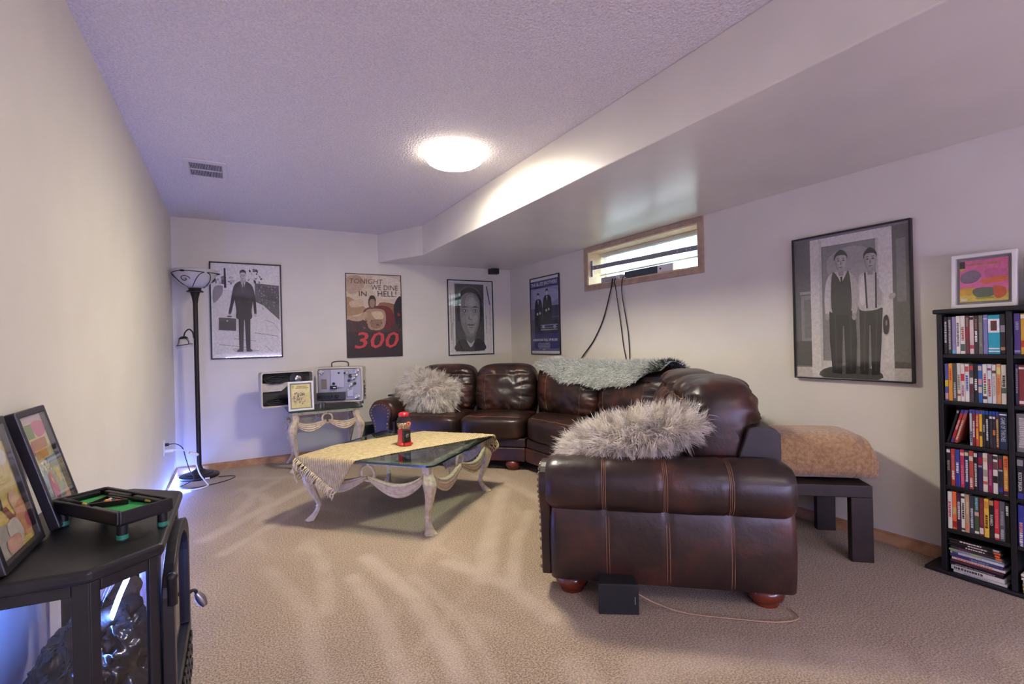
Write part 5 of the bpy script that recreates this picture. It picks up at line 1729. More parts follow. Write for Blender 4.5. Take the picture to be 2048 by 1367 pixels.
# ------------------------------------------------------------------ film projector in its opened case
CASE = mat('grey_cream_case', '#c4bdad', rough=0.5, var=0.06, vscale=30, bump=0.2, bscale=300)
LINER = mat('case_liner', '#3c3a38', rough=0.8)
PANEL = mat('projector_panel', '#a9a8b0', rough=0.4, metal=0.25)
DARKM = mat('control_panel_dark', '#3a3c3c', rough=0.45, metal=0.3)
CHROME = mat('chrome', '#c8c8cc', rough=0.2, metal=0.9)
pj = thing('film_projector', 'vintage film projector in an opened cream case on the end table', 'projector', loc=(1.17, -0.33, EH))
zb = EH + 0.040
def open_tray(Mx, w, hh, dp, wall, name, parent, rad=0.02):
    """open shallow box, X right, Z up, open towards -Y"""
    mb = MB()
    o = rrect(w / 2, hh / 2, rad, 4)
    i_ = rrect(w / 2 - wall, hh / 2 - wall, rad, 4)
    n = len(o)
    vs = [(x, 0, z) for x, z in o] + [(x, dp, z) for x, z in o] + [(x, 0, z) for x, z in i_] + [(x, dp - 0.006, z) for x, z in i_]
    fs = [tuple(n + i for i in range(n)), tuple(3 * n + i for i in range(n - 1, -1, -1))]
    for i in range(n):
        j = (i + 1) % n
        fs += [(i, j, n + j, n + i), (j, i, 2 * n + i, 2 * n + j), (2 * n + j, 2 * n + i, 3 * n + i, 3 * n + j)]
    mb.add(vs, fs, None, Mx)
    mb.world = True
    ob = mb.build(name, CASE, parent, smooth=True, autosmooth=35)
    fixn(ob)
    return ob
PH = 0.345
pa = math.radians(-22)
MB_ = rotz(pa, (1.178, -0.325, zb + PH / 2)) @ Matrix.Translation((0.225, 0, 0))     # body tray centre front
body = open_tray(MB_, 0.445, PH, 0.185, 0.014, 'case_body', pj)
pb = math.radians(12)
MC_ = rotz(pb, (1.160, -0.335, zb + PH / 2 - 0.012)) @ Matrix.Translation((-0.24, 0, 0))
cover = open_tray(MC_, 0.475, PH - 0.015, 0.085, 0.012, 'case_cover', pj)
def pbox(x0, x1, z0, z1, y0, y1, name, m, par=pj, Mx=MB_, bev=0.003):
    mb = WMB()
    mb.box(x0, x1, y0, y1, z0, z1, None, Mx)
    return mb.build(name, m, par, bevel=bev)
def disc(x, z, y, r_, t_, name, m, par=pj, Mx=MB_, n=24):
    mb = WMB()
    mb.lathe([(0, 0), (r_, 0), (r_, t_), (r_ * 0.85, t_ + 0.002), (0, t_ + 0.002)], n, None, Mx @ Matrix.Translation((x, y, z)) @ Matrix.Rotation(PI / 2, 4, 'X'))
    return mb.build(name, m, par, smooth=True, autosmooth=40)
pbox(-0.205, 0.205, -0.155, 0.155, 0.012, 0.03, 'mechanism_plate', PANEL)
pbox(-0.085, 0.045, -0.03, 0.150, -0.004, 0.012, 'lamp_house', mat('lamp_house_paint', '#b4b4bf', rough=0.35, metal=0.2))
pbox(-0.175, -0.125, -0.04, 0.055, 0.006, 0.0125, 'vent_plate', mat('bronze_plate', '#7a6e62', rough=0.5))
pbox(-0.215, 0.055, -0.150, -0.075, -0.028, 0.012, 'control_panel', DARKM, bev=0.006)
for k in range(5):
    disc(-0.185 + k * 0.036 + (0.018 if k == 4 else 0), -0.113, -0.029, 0.014 if k < 4 else 0.019, 0.012, 'control_knob', BLACKP, n=16)
for (x, z, r_) in ((-0.175, 0.125, 0.026), (0.165, 0.130, 0.024), (0.165, -0.125, 0.026)):
    disc(x, z, 0.012, r_, 0.012, 'reel_spindle', CHROME)
for (x, z, r_, m_) in ((0.075, 0.115, 0.016, CHROME), (0.105, 0.085, 0.018, DARKM), (0.135, 0.060, 0.020, CHROME), (0.090, 0.035, 0.014, DARKM), (0.105, -0.010, 0.020, CHROME), (0.145, 0.005, 0.014, DARKM), (0.080, -0.055, 0.012, CHROME), (-0.055, 0.010, 0.014, BLACKP), (-0.005, 0.115, 0.009, BLACKP), (0.050, 0.112, 0.009, BLACKP)):
    disc(x, z, 0.012, r_, 0.02, 'roller', m_, n=16)
pbox(0.07, 0.13, -0.125, -0.055, 0.0, 0.012, 'film_gate', CHROME)
pbox(0.115, 0.175, 0.075, 0.100, -0.012, 0.012, 'lens_barrel', CHROME, bev=0.008)
pbox(-0.09, -0.025, -0.045, -0.010, -0.012, 0.0, 'counter', BLACKP)
pbox(-0.06, -0.035, -0.032, -0.022, -0.0135, -0.0118, 'counter_window', WHITEP, bev=0)
pbox(-0.200, 0.200, -0.172 + 0.006, -0.158, 0.02, 0.15, 'lower_tray', DARKM)
# carrying handle
mb = WMB()
hp = [MB_ @ Vector(p) for p in ((-0.09, 0.09, PH / 2), (-0.088, 0.09, PH / 2 + 0.038), (-0.05, 0.09, PH / 2 + 0.052), (0.03, 0.09, PH / 2 + 0.052), (0.068, 0.09, PH / 2 + 0.038), (0.07, 0.09, PH / 2))]
mb.tube(catmull(hp, 5), 0.0065, 8)
mb.build('handle', mat('brown_handle', '#4a423c', rough=0.5), pj, smooth=True)
# side controls of the body (right-hand end)
MS_ = MB_ @ Matrix.Translation((0.2225, 0.09, 0)) @ Matrix.Rotation(PI / 2, 4, 'Z')
pbox(-0.03, 0.03, -0.135, -0.020, -0.004, 0.001, 'side_panel', mat('grille_brown', '#4a4238', rough=0.6), Mx=MS_)
pbox(-0.02, 0.0, 0.0, 0.03, -0.005, 0.001, 'side_switch', BLACKP, Mx=MS_)
for k in range(3):
    disc(0.0, -0.045 - k * 0.033, -0.004, 0.010, 0.006, 'side_dial', CHROME, Mx=MS_, n=12)
for (x, y) in ((-0.19, 0.03), (0.19, 0.03), (-0.19, 0.15), (0.19, 0.15)):
    mb = WMB()
    mb.lathe([(0.012, -PH / 2 - 0.040), (0.010, -PH / 2 - 0.010), (0.014, -PH / 2 - 0.002), (0, -PH / 2 - 0.002)], 12, None, MB_ @ Matrix.Translation((x, y, 0)))
    mb.build('foot', CHROME, pj, smooth=True, autosmooth=40)
# contents of the cover
def cov(name, mbx, m, smooth=True):
    mbx.world = True
    return mbx.build(name, m, pj, smooth=smooth)
mb = WMB()
mb.add([(x, 0.072, z) for x, z in rrect(0.222, 0.150, 0.015, 3)], [tuple(range(16))[::-1]], None, MC_)
mb.build('liner', LINER, pj)
mb = WMB()
mb.prism([(-0.215, -0.02), (-0.05, -0.02), (0.03, 0.045), (0.02, 0.06), (-0.215, 0.06)], 0.045, 0.055, None, MC_ @ frame((0, 0, 0), (1, 0, 0), (0, 0, 1), (0, 1, 0)))
o = mb.build('inner_flap', CASE, pj)
fixn(o)
rnd = random.Random(51)
for (cx, cz, rx_, rz_, nlo, nm) in ((-0.10, 0.098, 0.105, 0.045, 9, 'coiled_cable'), (-0.08, -0.115, 0.115, 0.030, 9, 'coiled_cable')):
    for k in range(nlo):
        mb = WMB()
        ph = rnd.uniform(0, 6)
        pts = [MC_ @ Vector((cx + (rx_ - 0.004 * k) * math.cos(2 * PI * i / 20) + rnd.uniform(-0.004, 0.004), 0.02 + 0.005 * (k % 5) + rnd.uniform(0, 0.004), cz + (rz_ - 0.0038 * k) * math.sin(2 * PI * i / 20) + rnd.uniform(-0.003, 0.003))) for i in range(20)]
        mb.tube(pts, 0.0042, 6, closed=True)
        mb.build(nm, BLACKP, pj, smooth=True)
disc(0.105, 0.085, 0.060, 0.078, 0.010, 'film_reel', mat('reel_black', '#1c1b1b', rough=0.4), Mx=MC_, n=32)
disc(0.105, 0.085, 0.048, 0.030, 0.008, 'reel_hub', CHROME, Mx=MC_)
disc(-0.231, 0.0, 0.02, 0.006, 0.003, 'latch', CHROME, Mx=MC_ @ Matrix.Rotation(0, 4, 'Z'))

# white framed comic on the end table
L6 = [('#dcd08a', R(0, 0, 1, 1)), ('#e6dc9c', R(0.05, 0.62, 0.95, 0.97)), ('#c9b95f', R(0.03, 0.84, 0.16, 0.97)), ('#b59a4a', R(0.22, 0.82, 0.92, 0.86)), ('#c2a85a', R(0.28, 0.89, 0.85, 0.93))]
rnd = random.Random(61)
for k in range(60):
    a, q = rnd.uniform(0, 2 * PI), math.sqrt(rnd.random())
    L6.append((rnd.choice(['#8a9a6a', '#b07a70', '#7f8f8a', '#c8a48c', '#9a8a58', '#5f6a58', '#a8606a', '#d8c0a8']), EL(0.45 + 0.36 * q * math.cos(a), 0.40 + 0.30 * q * math.sin(a), rnd.uniform(0.02, 0.06), rnd.uniform(0.015, 0.04), 9, rnd.uniform(0, 3))))
WF = mat('white_picture_frame', '#e4e2dc', rough=0.35)
Mf = Matrix.Translation((1.020, -0.520, EH)) @ Matrix.Rotation(math.radians(3), 4, 'Z') @ Matrix.Rotation(math.radians(-7), 4, 'X')
framed('framed_comic', 'small white-framed yellow comic cover leaning on the end table', 'picture', Mf, 0.222, 0.272, 0.018, 0.02, WF, L6, mount=0.010, mount_col='#8f8f86')

# ------------------------------------------------------------------ torchiere floor lamp
IRON = mat('dark_bronze', '#2b2622', rough=0.42, metal=0.5, var=0.15, vscale=30)
FROST = mat('alabaster_glass', '#dedbd6', rough=0.35, var=0.05, vscale=8)
translucent(FROST, 0.35)
lp = thing('floor_lamp', 'dark bronze torchiere floor lamp with frosted bowl and side reading light', 'lamp', loc=(0.19, -0.215, 0))
MB().lathe([(0, 0), (0.152, 0), (0.158, 0.008), (0.158, 0.022), (0.150, 0.028), (0.115, 0.034), (0.108, 0.042), (0.070, 0.050), (0.045, 0.066), (0.030, 0.075), (0.022, 0.10), (0.0, 0.10)], 40).build('base', IRON, lp, smooth=True, autosmooth=35)
MB().lathe([(0.0, 0.09), (0.019, 0.09), (0.019, 1.56), (0.021, 1.58), (0.026, 1.62), (0.038, 1.665), (0.042, 1.672), (0.0, 1.672)], 20).build('pole', IRON, lp, smooth=True, autosmooth=40)
MB().lathe([(0.0, 1.672), (0.066, 1.672), (0.066, 1.678), (0.048, 1.690), (0.052, 1.715), (0.040, 1.720), (0.0, 1.720)], 28).build('gallery', IRON, lp, smooth=True, autosmooth=40)
MB().lathe([(0.045, 1.712), (0.085, 1.730), (0.125, 1.765), (0.155, 1.815), (0.172, 1.862), (0.178, 1.868), (0.180, 1.864), (0.162, 1.812), (0.130, 1.758), (0.088, 1.722), (0.045, 1.704)], 48).build('bowl_shade', FROST, lp, smooth=True)
def bowl_r(z):
    pr = [(0.045, 1.704), (0.088, 1.722), (0.130, 1.758), (0.162, 1.812), (0.180, 1.864)]
    for (r0, z0), (r1, z1) in zip(pr, pr[1:]):
        if z <= z1:
            return lerp(r0, r1, (z - z0) / (z1 - z0))
    return 0.18
def on_bowl(a, z):
    r_ = bowl_r(z) + 0.005
    return Vector((r_ * math.cos(a), r_ * math.sin(a), z))
for k in range(3):
    a0 = math.radians(-118 + 120 * k)
    for sg in (-1, 1):
        mb = MB()
        mb.tube(catmull([on_bowl(a0 + sg * t_, z) for t_, z in ((0.30, 1.712), (0.50, 1.74), (0.62, 1.775), (0.78, 1.815), (0.98, 1.835))], 5), 0.0035, 6)
        mb.build('scroll', IRON, lp, smooth=True)
    mb = MB()
    mb.tube(catmull([on_bowl(a0 + t_, z) for t_, z in ((-0.98, 1.835), (-0.5, 1.838), (0, 1.842), (0.5, 1.838), (0.98, 1.835))], 5), 0.0035, 6)
    mb.build('scroll', IRON, lp, smooth=True)
    mb = MB()
    mb.tube(catmull([on_bowl(a0 + 0.30 * (1 - i / 14) * math.cos(i * 0.62), 1.775 + 0.030 * (1 - i / 14) * math.sin(i * 0.62)) for i in range(13)], 3), 0.003, 6)
    mb.build('scroll', IRON, lp, smooth=True)
    mb = MB()
    mb.ball(on_bowl(a0, 1.842), (0.022, 0.012, 0.009), 10)
    mb.build('leaf_boss', IRON, lp, smooth=True)
# reading arm on the left
sd = Vector((-0.93, -0.36, 0))
mb = MB()
mb.tube(catmull([sd * 0.018 + Vector((0, 0, 1.255)), sd * 0.028 + Vector((0, 0, 1.31)), sd * 0.055 + Vector((0, 0, 1.335)), sd * 0.085 + Vector((0, 0, 1.31)), sd * 0.098 + Vector((0, 0, 1.265))], 5), [0.006] * 21, 8)
mb.build('reading_arm', IRON, lp, smooth=True)
Mr = Matrix.Translation(sd * 0.102 + Vector((0, 0, 1.262))) @ Matrix.Rotation(math.radians(-8), 4, 'Y')
mb = MB()
mb.lathe([(0.0, 0.012), (0.020, 0.010), (0.034, -0.004), (0.036, -0.012), (0.0, -0.012)], 20, None, Mr)
mb.build('reading_socket', IRON, lp, smooth=True, autosmooth=40)
mb = MB()
mb.lathe([(0.030, -0.010), (0.046, -0.040), (0.058, -0.070), (0.062, -0.090), (0.059, -0.090), (0.054, -0.070), (0.042, -0.040), (0.028, -0.010)], 32, None, Mr)
mb.build('reading_shade', FROST, lp, smooth=True)
mb = MB()
mb.tube([Mr @ Vector((0.063 * math.cos(2 * PI * i / 28), 0.063 * math.sin(2 * PI * i / 28), -0.066)) for i in range(28)], 0.003, 6, closed=True)
mb.build('shade_band', IRON, lp, smooth=True)
for k in range(4):
    a = k * PI / 2 + 0.5
    mb = MB()
    mb.tube(catmull([Mr @ Vector((r_ * math.cos(a + t_), r_ * math.sin(a + t_), z)) for r_, t_, z in ((0.036, 0, -0.008), (0.050, 0.25, -0.035), (0.061, 0.1, -0.064))], 4), 0.0028, 6)
    mb.build('shade_scroll', IRON, lp, smooth=True)
MB().box(0.05, 0.085, -0.161, -0.1575, 0.008, 0.022).build('label_tag', WHITEP, lp)

# ------------------------------------------------------------------ outlet, cords and LED rope by the left wall
ol = thing('wall_outlet', 'white double wall outlet low on the left wall', 'outlet', loc=(0.0, -0.855, 0.40))
MB().box(0.0, 0.006, -0.036, 0.036, -0.058, 0.058).build('cover_plate', WHITEP, ol, bevel=0.003)
for z in (-0.024, 0.024):
    MB().box(0.006, 0.008, -0.017, 0.017, z - 0.014, z + 0.014).build('socket', WHITEP, ol, bevel=0.001)
mb = MB()
mb.box(0.008, 0.032, -0.868, -0.842, 0.414, 0.434)
mb.tube(catmull([(0.03, -0.855, 0.424), (0.075, -0.84, 0.420), (0.115, -0.80, 0.375), (0.13, -0.74, 0.28), (0.15, -0.66, 0.16), (0.17, -0.52, 0.06), (0.10, -0.46, 0.008), (0.07, -0.52, 0.006), (0.14, -0.62, 0.006), (0.27, -0.60, 0.006), (0.40, -0.52, 0.006), (0.47, -0.42, 0.006), (0.44, -0.36, 0.006), (0.34, -0.33, 0.006)], 6), 0.0035, 6)
mb.build('black_power_cord', CORD, None, 'black power cord looping from the wall outlet across the carpet', 'cord', smooth=True, autosmooth=40)
WCORD = mat('white_cord', '#e8e6ea', rough=0.4)
lr = thing('led_rope_light', 'blue glowing LED rope light coiled around the floor lamp base', 'light', loc=(0.1, -0.5, 0))
mb = WMB()
mb.box(0.008, 0.06, -0.866, -0.844, 0.366, 0.386)
mb.tube(catmull([(0.055, -0.855, 0.376), (0.10, -0.84, 0.374), (0.125, -0.82, 0.36), (0.14, -0.80, 0.345)], 5), 0.005, 6)
mb.build('plug', WCORD, lr, bevel=0.002)
mb = WMB()
mb.box(-0.035, 0.035, -0.014, 0.014, -0.010, 0.010, None, Matrix.Translation((0.185, -0.76, 0.315)) @ Matrix.Rotation(math.radians(28), 4, 'Y') @ Matrix.Rotation(0.5, 4, 'Z'))
mb.build('inline_controller', mat('cream_controller', '#dcd8cc', rough=0.4), lr, bevel=0.004)
mb = WMB()
mb.tube(catmull([(0.20, -0.75, 0.295), (0.20, -0.72, 0.22), (0.22, -0.66, 0.12), (0.26, -0.60, 0.03), (0.27, -0.62, 0.010), (0.22, -0.68, 0.009), (0.15, -0.70, 0.009)], 6), 0.0055, 8)
mb.build('lead_cord', WCORD, lr, smooth=True)
LEDB = mat('led_blue_glow', '#6a8cff', rough=0.4, emit=LED_STRENGTH, ecol=(0.10, 0.20, 1.0))
mb = WMB()
mb.tube(catmull([(0.15, -0.70, 0.009), (0.09, -0.66, 0.009), (0.045, -0.55, 0.009), (0.028, -0.40, 0.009), (0.030, -0.25, 0.009), (0.05, -0.10, 0.009), (0.12, -0.030, 0.009), (0.20, -0.028, 0.009)], 6), 0.0065, 8)
mb.tube(catmull([(0.10, -0.68, 0.010), (0.06, -0.80, 0.010), (0.04, -1.0, 0.010), (0.035, -1.4, 0.010), (0.03, -2.0, 0.010), (0.03, -2.8, 0.010), (0.03, -3.44, 0.010)], 8), 0.0065, 8)
mb.build('led_rope', LEDB, lr, smooth=True)

# ------------------------------------------------------------------ electric stove by the left wall
SM_ = mat('stove_black', '#1d1c1e', rough=0.42, var=0.12, vscale=25, bump=0.12, bscale=420, spec=0.45)
SVG = glass_mat('stove_glass', (0.86, 0.86, 0.92), rough=0.03)
SP = [(0.012, -4.165), (0.226, -4.19), (0.338, -4.10), (0.338, -3.63), (0.203, -3.51), (0.012, -3.51)]
ST = 0.72
stv = thing('electric_stove', 'black bay-fronted electric stove glowing blue inside by the left wall', 'stove', loc=(0.16, -3.85, 0))
cx_, cy_ = 0.16, -3.85
def inset(pts, d):
    n = len(pts)
    out = []
    for i in range(n):
        a, b, c = Vector((*pts[i - 1], 0)), Vector((*pts[i], 0)), Vector((*pts[(i + 1) % n], 0))
        n1 = (b - a).normalized().cross(Vector((0, 0, 1)))
        n2 = (c - b).normalized().cross(Vector((0, 0, 1)))
        m_ = (n1 + n2)
        m_ = m_ / max(0.2, m_.dot(n1))
        p = b - m_ * d
        out.append((p.x, p.y))
    return out
mb = WMB()
mb.prism(SP, ST - 0.028, ST)
mb.build('top_plate', SM_, stv, bevel=0.009, segs=4)
mb = WMB()
mb.prism(inset(SP, 0.008), 0.07, 0.15)
mb.build('base', SM_, stv, bevel=0.004)
mb = WMB()
mb.prism(inset(SP, -0.004), 0.15, 0.165)
mb.build('hearth_lip', SM_, stv, bevel=0.004)
IN = inset(SP, 0.012)
def seg_panel(i, name, bar=0.030, ztop=ST - 0.028, glass=True):
    a, b = Vector((*IN[i], 0)), Vector((*IN[(i + 1) % 6], 0))
    d = (b - a)
    L_ = d.length
    d.normalize()
    Mx = frame(a, d, Vector((0, 0, 1)).cross(d))
    mb = WMB()
    gz1, gz0 = ztop - 0.026, 0.20
    mb.box(0, bar, 0, 0.014, 0.165, ztop, None, Mx)
    mb.box(L_ - bar, L_, 0, 0.014, 0.165, ztop, None, Mx)
    mb.box(bar, L_ - bar, 0, 0.014, gz1, ztop, None, Mx)
    mb.box(bar, L_ - bar, 0, 0.014, 0.165, gz0, None, Mx)
    mb.build(name, SM_, stv, bevel=0.003)
    if glass:
        mb = WMB()
        mb.box(bar, L_ - bar, 0.005, 0.008, gz0, gz1, None, Mx)
        mb.build('glass_pane', SVG, stv)
seg_panel(0, 'side_frame')
seg_panel(1, 'bay_frame', 0.020)
seg_panel(3, 'bay_frame', 0.020)
seg_panel(4, 'side_frame')
seg_panel(2, 'front_frame', 0.05, glass=False)
# arched door with lattice grille
DX0, DX1 = 0.329, 0.353
def arch(y0, y1, z0, zs, n=14):
    c, r_ = (y0 + y1) / 2, (y1 - y0) / 2
    return [(y0, z0), (y1, z0)] + [(c + r_ * math.cos(PI * i / n), zs + 0.10 * math.sin(PI * i / n)) for i in range(n + 1)]
MD = frame((DX0, 0, 0), (0, 1, 0), (0, 0, 1), (1, 0, 0))
oo, ii = arch(-4.083, -3.648, 0.17, 0.585), arch(-4.045, -3.686, 0.335, 0.555)
mb = WMB()
n = len(oo)
dz = DX1 - DX0
mb.add([(x, y, 0) for x, y in oo] + [(x, y, dz) for x, y in oo] + [(x, y, 0) for x, y in ii] + [(x, y, dz) for x, y in ii],
       [q for i in range(n) for q in ((i, (i + 1) % n, n + (i + 1) % n, n + i), (n + i, n + (i + 1) % n, 3 * n + (i + 1) % n, 3 * n + i), (2 * n + i, i, (i + 1) % n, 2 * n + (i + 1) % n)[::-1] if False else (i, 2 * n + i, 2 * n + (i + 1) % n, (i + 1) % n), (2 * n + (i + 1) % n, 2 * n + i, 3 * n + i, 3 * n + (i + 1) % n))], None, MD)
dr = mb.build('door', SM_, stv, bevel=0.003)
fixn(dr)
def sub(mbx, name, m, par, smooth=False, bevel=0.0):
    o = mbx.build(name, m, None, smooth=smooth, bevel=bevel)
    o.data.transform(ROOT[stv.name].inverted())
    o.parent = par
    return o
mb = MB()
mb.prism(ii, 0.008, 0.011, None, MD)
sub(mb, 'door_glass', SVG, dr)
mb = MB()
for k in range(3):
    for j in range(9):
        mb.box(-4.03 + j * 0.040, -4.005 + j * 0.040, 0.20 + k * 0.042, 0.225 + k * 0.042, dz, dz + 0.006, None, MD)
sub(mb, 'grille_lattice', SM_, dr, bevel=0.002)
mb = MB()
mb.tube(catmull([(0.351, -3.665, 0.412), (0.360, -3.664, 0.417), (0.367, -3.662, 0.413), (0.370, -3.66, 0.403)], 5), 0.005, 8)
sub(mb, 'handle_stem', SM_, dr, smooth=True)
mb = MB()
Mh = Matrix.Translation((0.370, -3.66, 0.405)) @ Matrix.Rotation(math.radians(155), 4, 'Y')
prf = []
for i in range(29):
    t_ = i / 28
    prf.append((0.004 + 0.009 * math.sin(PI * min(1, t_ * 0.8 + 0.1)) ** 0.8 + 0.0012 * math.cos(i * PI), t_ * 0.048))
mb.lathe([(0, 0)] + prf + [(0, 0.048)], 14, None, Mh)
sub(mb, 'coil_grip', mat('coil_steel', '#a8a49e', rough=0.3, metal=0.8), dr, smooth=True)
for z in (0.30, 0.60):
    mb = MB()
    mb.lathe([(0.0, -0.03), (0.010, -0.03), (0.010, 0.03), (0.012, 0.034), (0.008, 0.042), (0.0, 0.044)], 14, None, Matrix.Translation((0.351, -4.088, z)))
    sub(mb, 'hinge', SM_, dr, smooth=True)
for (x, y) in ((0.05, -4.12), (0.28, -4.07), (0.28, -3.66), (0.05, -3.55)):
    mb = WMB()
    mb.lathe([(0.0, 0), (0.022, 0), (0.018, 0.02), (0.026, 0.07), (0.0, 0.07)], 12, None, Matrix.Translation((x, y, 0)))
    mb.build('leg', SM_, stv, smooth=True, autosmooth=40)
# crumpled dark ember bed and logs
EMB = mat('crumpled_film', '#2c2622', rough=0.22, var=0.3, vscale=18, spec=0.7)
mb = WMB()
def ember(u, v):
    a, ph = 2 * PI * u, PI * v
    d = Vector((math.sin(ph) * math.cos(a), math.sin(ph) * math.sin(a), math.cos(ph)))
    n1 = 1 - 2 * abs(mnoise.noise(d * 3.0))
    n2 = 1 - 2 * abs(mnoise.noise(d * 7.0 + Vector((3, 1, 2))))
    n3 = 1 - 2 * abs(mnoise.noise(d * 15.0 + Vector((7, 1, 2))))
    k = 0.90 + 0.13 * n1 + 0.09 * n2 + 0.05 * n3
    p = Vector((0.165 + d.x * 0.125 * k, -3.85 + d.y * 0.26 * k, 0.31 + d.z * 0.165 * k))
    p.z = max(0.167, p.z)
    return p
mb.grid(ember, 120, 60, cu=True)
o = mb.build('ember_bed', EMB, stv, smooth=True)
fixn(o)
LOG = mat('charred_log', '#3a2e26', rough=0.8, col2='#5a483a', vscale=30, bump=0.6, bscale=60, bdist=0.006)
for k, (a, b, r_) in enumerate((((0.10, -4.08, 0.32), (0.20, -3.62, 0.46), 0.035), ((0.25, -4.05, 0.30), (0.10, -3.66, 0.50), 0.030), ((0.16, -3.98, 0.50), (0.22, -3.72, 0.44), 0.028))):
    mb = WMB()
    A, B = Vector(a), Vector(b)
    mb.tube([lerp(A, B, i / 12) + Vector((0, 0, 0.008 * mnoise.noise(Vector((i, k, 0))))) for i in range(13)], [r_ * (1 + 0.18 * mnoise.noise(Vector((i * 0.9, k * 3, 1)))) for i in range(13)], 12)
    mb.build('log', LOG, stv, smooth=True)
LED2 = mat('led_cyan_glow', '#8ad0ff', rough=0.4, emit=LED_STRENGTH * 1.7, ecol=(0.12, 0.28, 1.0))
mb = WMB()
mb.tube(catmull([(0.165, -3.855, 0.38), (0.198, -3.885, 0.47), (0.222, -3.90, 0.54), (0.245, -3.905, 0.60), (0.262, -3.91, 0.672)], 8), 0.0055, 8)
mb.tube(catmull([(0.06, -4.10, 0.19), (0.10, -4.13, 0.185), (0.17, -4.14, 0.185)], 6), 0.0055, 8)
mb.build('led_rope', LED2, stv, smooth=True)
mb = WMB()
mb.tube(catmull([(0.14, -3.83, 0.40), (0.172, -3.87, 0.50), (0.205, -3.895, 0.58), (0.235, -3.905, 0.675)], 8), 0.006, 8)
mb.build('clear_tube', glass_mat('clear_tube', (0.85, 0.9, 1.0)), stv, smooth=True)

# framed comics leaning on the wall above the stove
def on_left(yc, xb, z0, lean):
    return Matrix.Translation((xb, yc, z0)) @ Matrix.Rotation(PI / 2, 4, 'Z') @ Matrix.Rotation(-lean, 4, 'X')
rnd = random.Random(71)
L7 = [('#d8cf9a', R(0, 0, 1, 1)), ('#c9b0b4', R(0.0, 0.93, 1, 1)), ('#cfc27a', R(0.0, 0.72, 0.14, 0.93)), ('#6f8a3c', R(0.22, 0.78, 0.50, 0.92)), ('#c86a86', SM([(0.5, 0.92), (0.95, 0.92), (0.95, 0.80), (0.6, 0.78)])), ('#b06a30', R(0.24, 0.66, 0.86, 0.76)), ('#d8a45a', R(0.28, 0.57, 0.74, 0.66)), ('#a8466a', R(0.18, 0.62, 0.26, 0.74)),
      ('#9fb4b4', R(0.18, 0.12, 0.98, 0.52)), ('#8aa0a8', R(0.50, 0.34, 0.98, 0.56)), ('#e4e2d0', EL(0.42, 0.50, 0.20, 0.05, 16)), ('#e8e6e2', R(0.06, 0.42, 0.22, 0.52)),
      ('#b8467a', SM([(0.40, 0.40), (0.52, 0.42), (0.62, 0.30), (0.58, 0.16), (0.38, 0.16), (0.34, 0.26)])), ('#7a3a58', SM([(0.44, 0.16), (0.56, 0.16), (0.54, 0.05), (0.42, 0.05)])), ('#d7c46a', SM([(0.72, 0.40), (0.88, 0.42), (0.86, 0.30), (0.74, 0.30)])), ('#d8a08a', SM([(0.72, 0.16), (0.95, 0.20), (0.95, 0.06), (0.70, 0.06)])), ('#e6e2da', R(0.03, 0.03, 0.22, 0.14))]
for k in range(40):
    L7.append((rnd.choice(['#c8b060', '#6f8a8a', '#b06a5a', '#d8d0b0', '#8a6a88', '#a8b890', '#5f6a70']), EL(rnd.uniform(0.2, 0.96), rnd.uniform(0.06, 0.56), rnd.uniform(0.012, 0.04), rnd.uniform(0.006, 0.02), 8, rnd.uniform(0, 3))))
framed('framed_comic', 'black-framed multicoloured comic cover leaning on the wall beside the toy pool table', 'picture', on_left(-3.762, 0.086, ST, math.radians(15)), 0.205, 0.30, 0.017, 0.022, BF, L7, group='framed comics on the stove')
L8 = [('#d9c06a', R(0, 0, 1, 1)), ('#e0cc86', R(0, 0.45, 1, 1)), ('#5f6a80', R(0, 0.86, 1, 1)), ('#e6e2d4', EL(0.80, 0.74, 0.16, 0.07, 16)), ('#b8b0a4', SM([(0.0, 0.20), (0.4, 0.24), (0.7, 0.14), (0.6, 0.0), (0.0, 0.0)])), ('#8a4a34', [(0.42, 0.36), (0.54, 0.36), (0.72, 0.20), (0.60, 0.18)]), ('#dcb892', SM([(0.66, 0.42), (0.82, 0.46), (0.88, 0.34), (0.78, 0.26), (0.68, 0.32)])), ('#d09a72', SM([(0.72, 0.30), (0.98, 0.34), (0.98, 0.06), (0.66, 0.10)])), ('#c86a70', SM([(0.88, 0.20), (0.98, 0.22), (0.98, 0.10), (0.90, 0.12)])), ('#d6cfc0', SM([(0.40, 0.22), (0.66, 0.24), (0.74, 0.08), (0.46, 0.06)])), ('#2f2a2a', SM([(0.40, 0.46), (0.46, 0.48), (0.45, 0.36), (0.40, 0.36)])), ('#d8a890', SM([(0.30, 0.12), (0.6, 0.12), (0.62, 0.02), (0.30, 0.02)]))]
framed('framed_comic', 'black-framed mostly yellow comic cover at the left edge above the stove', 'picture', on_left(-4.03, 0.072, ST, math.radians(13)), 0.228, 0.30, 0.017, 0.022, BF, L8, group='framed comics on the stove')

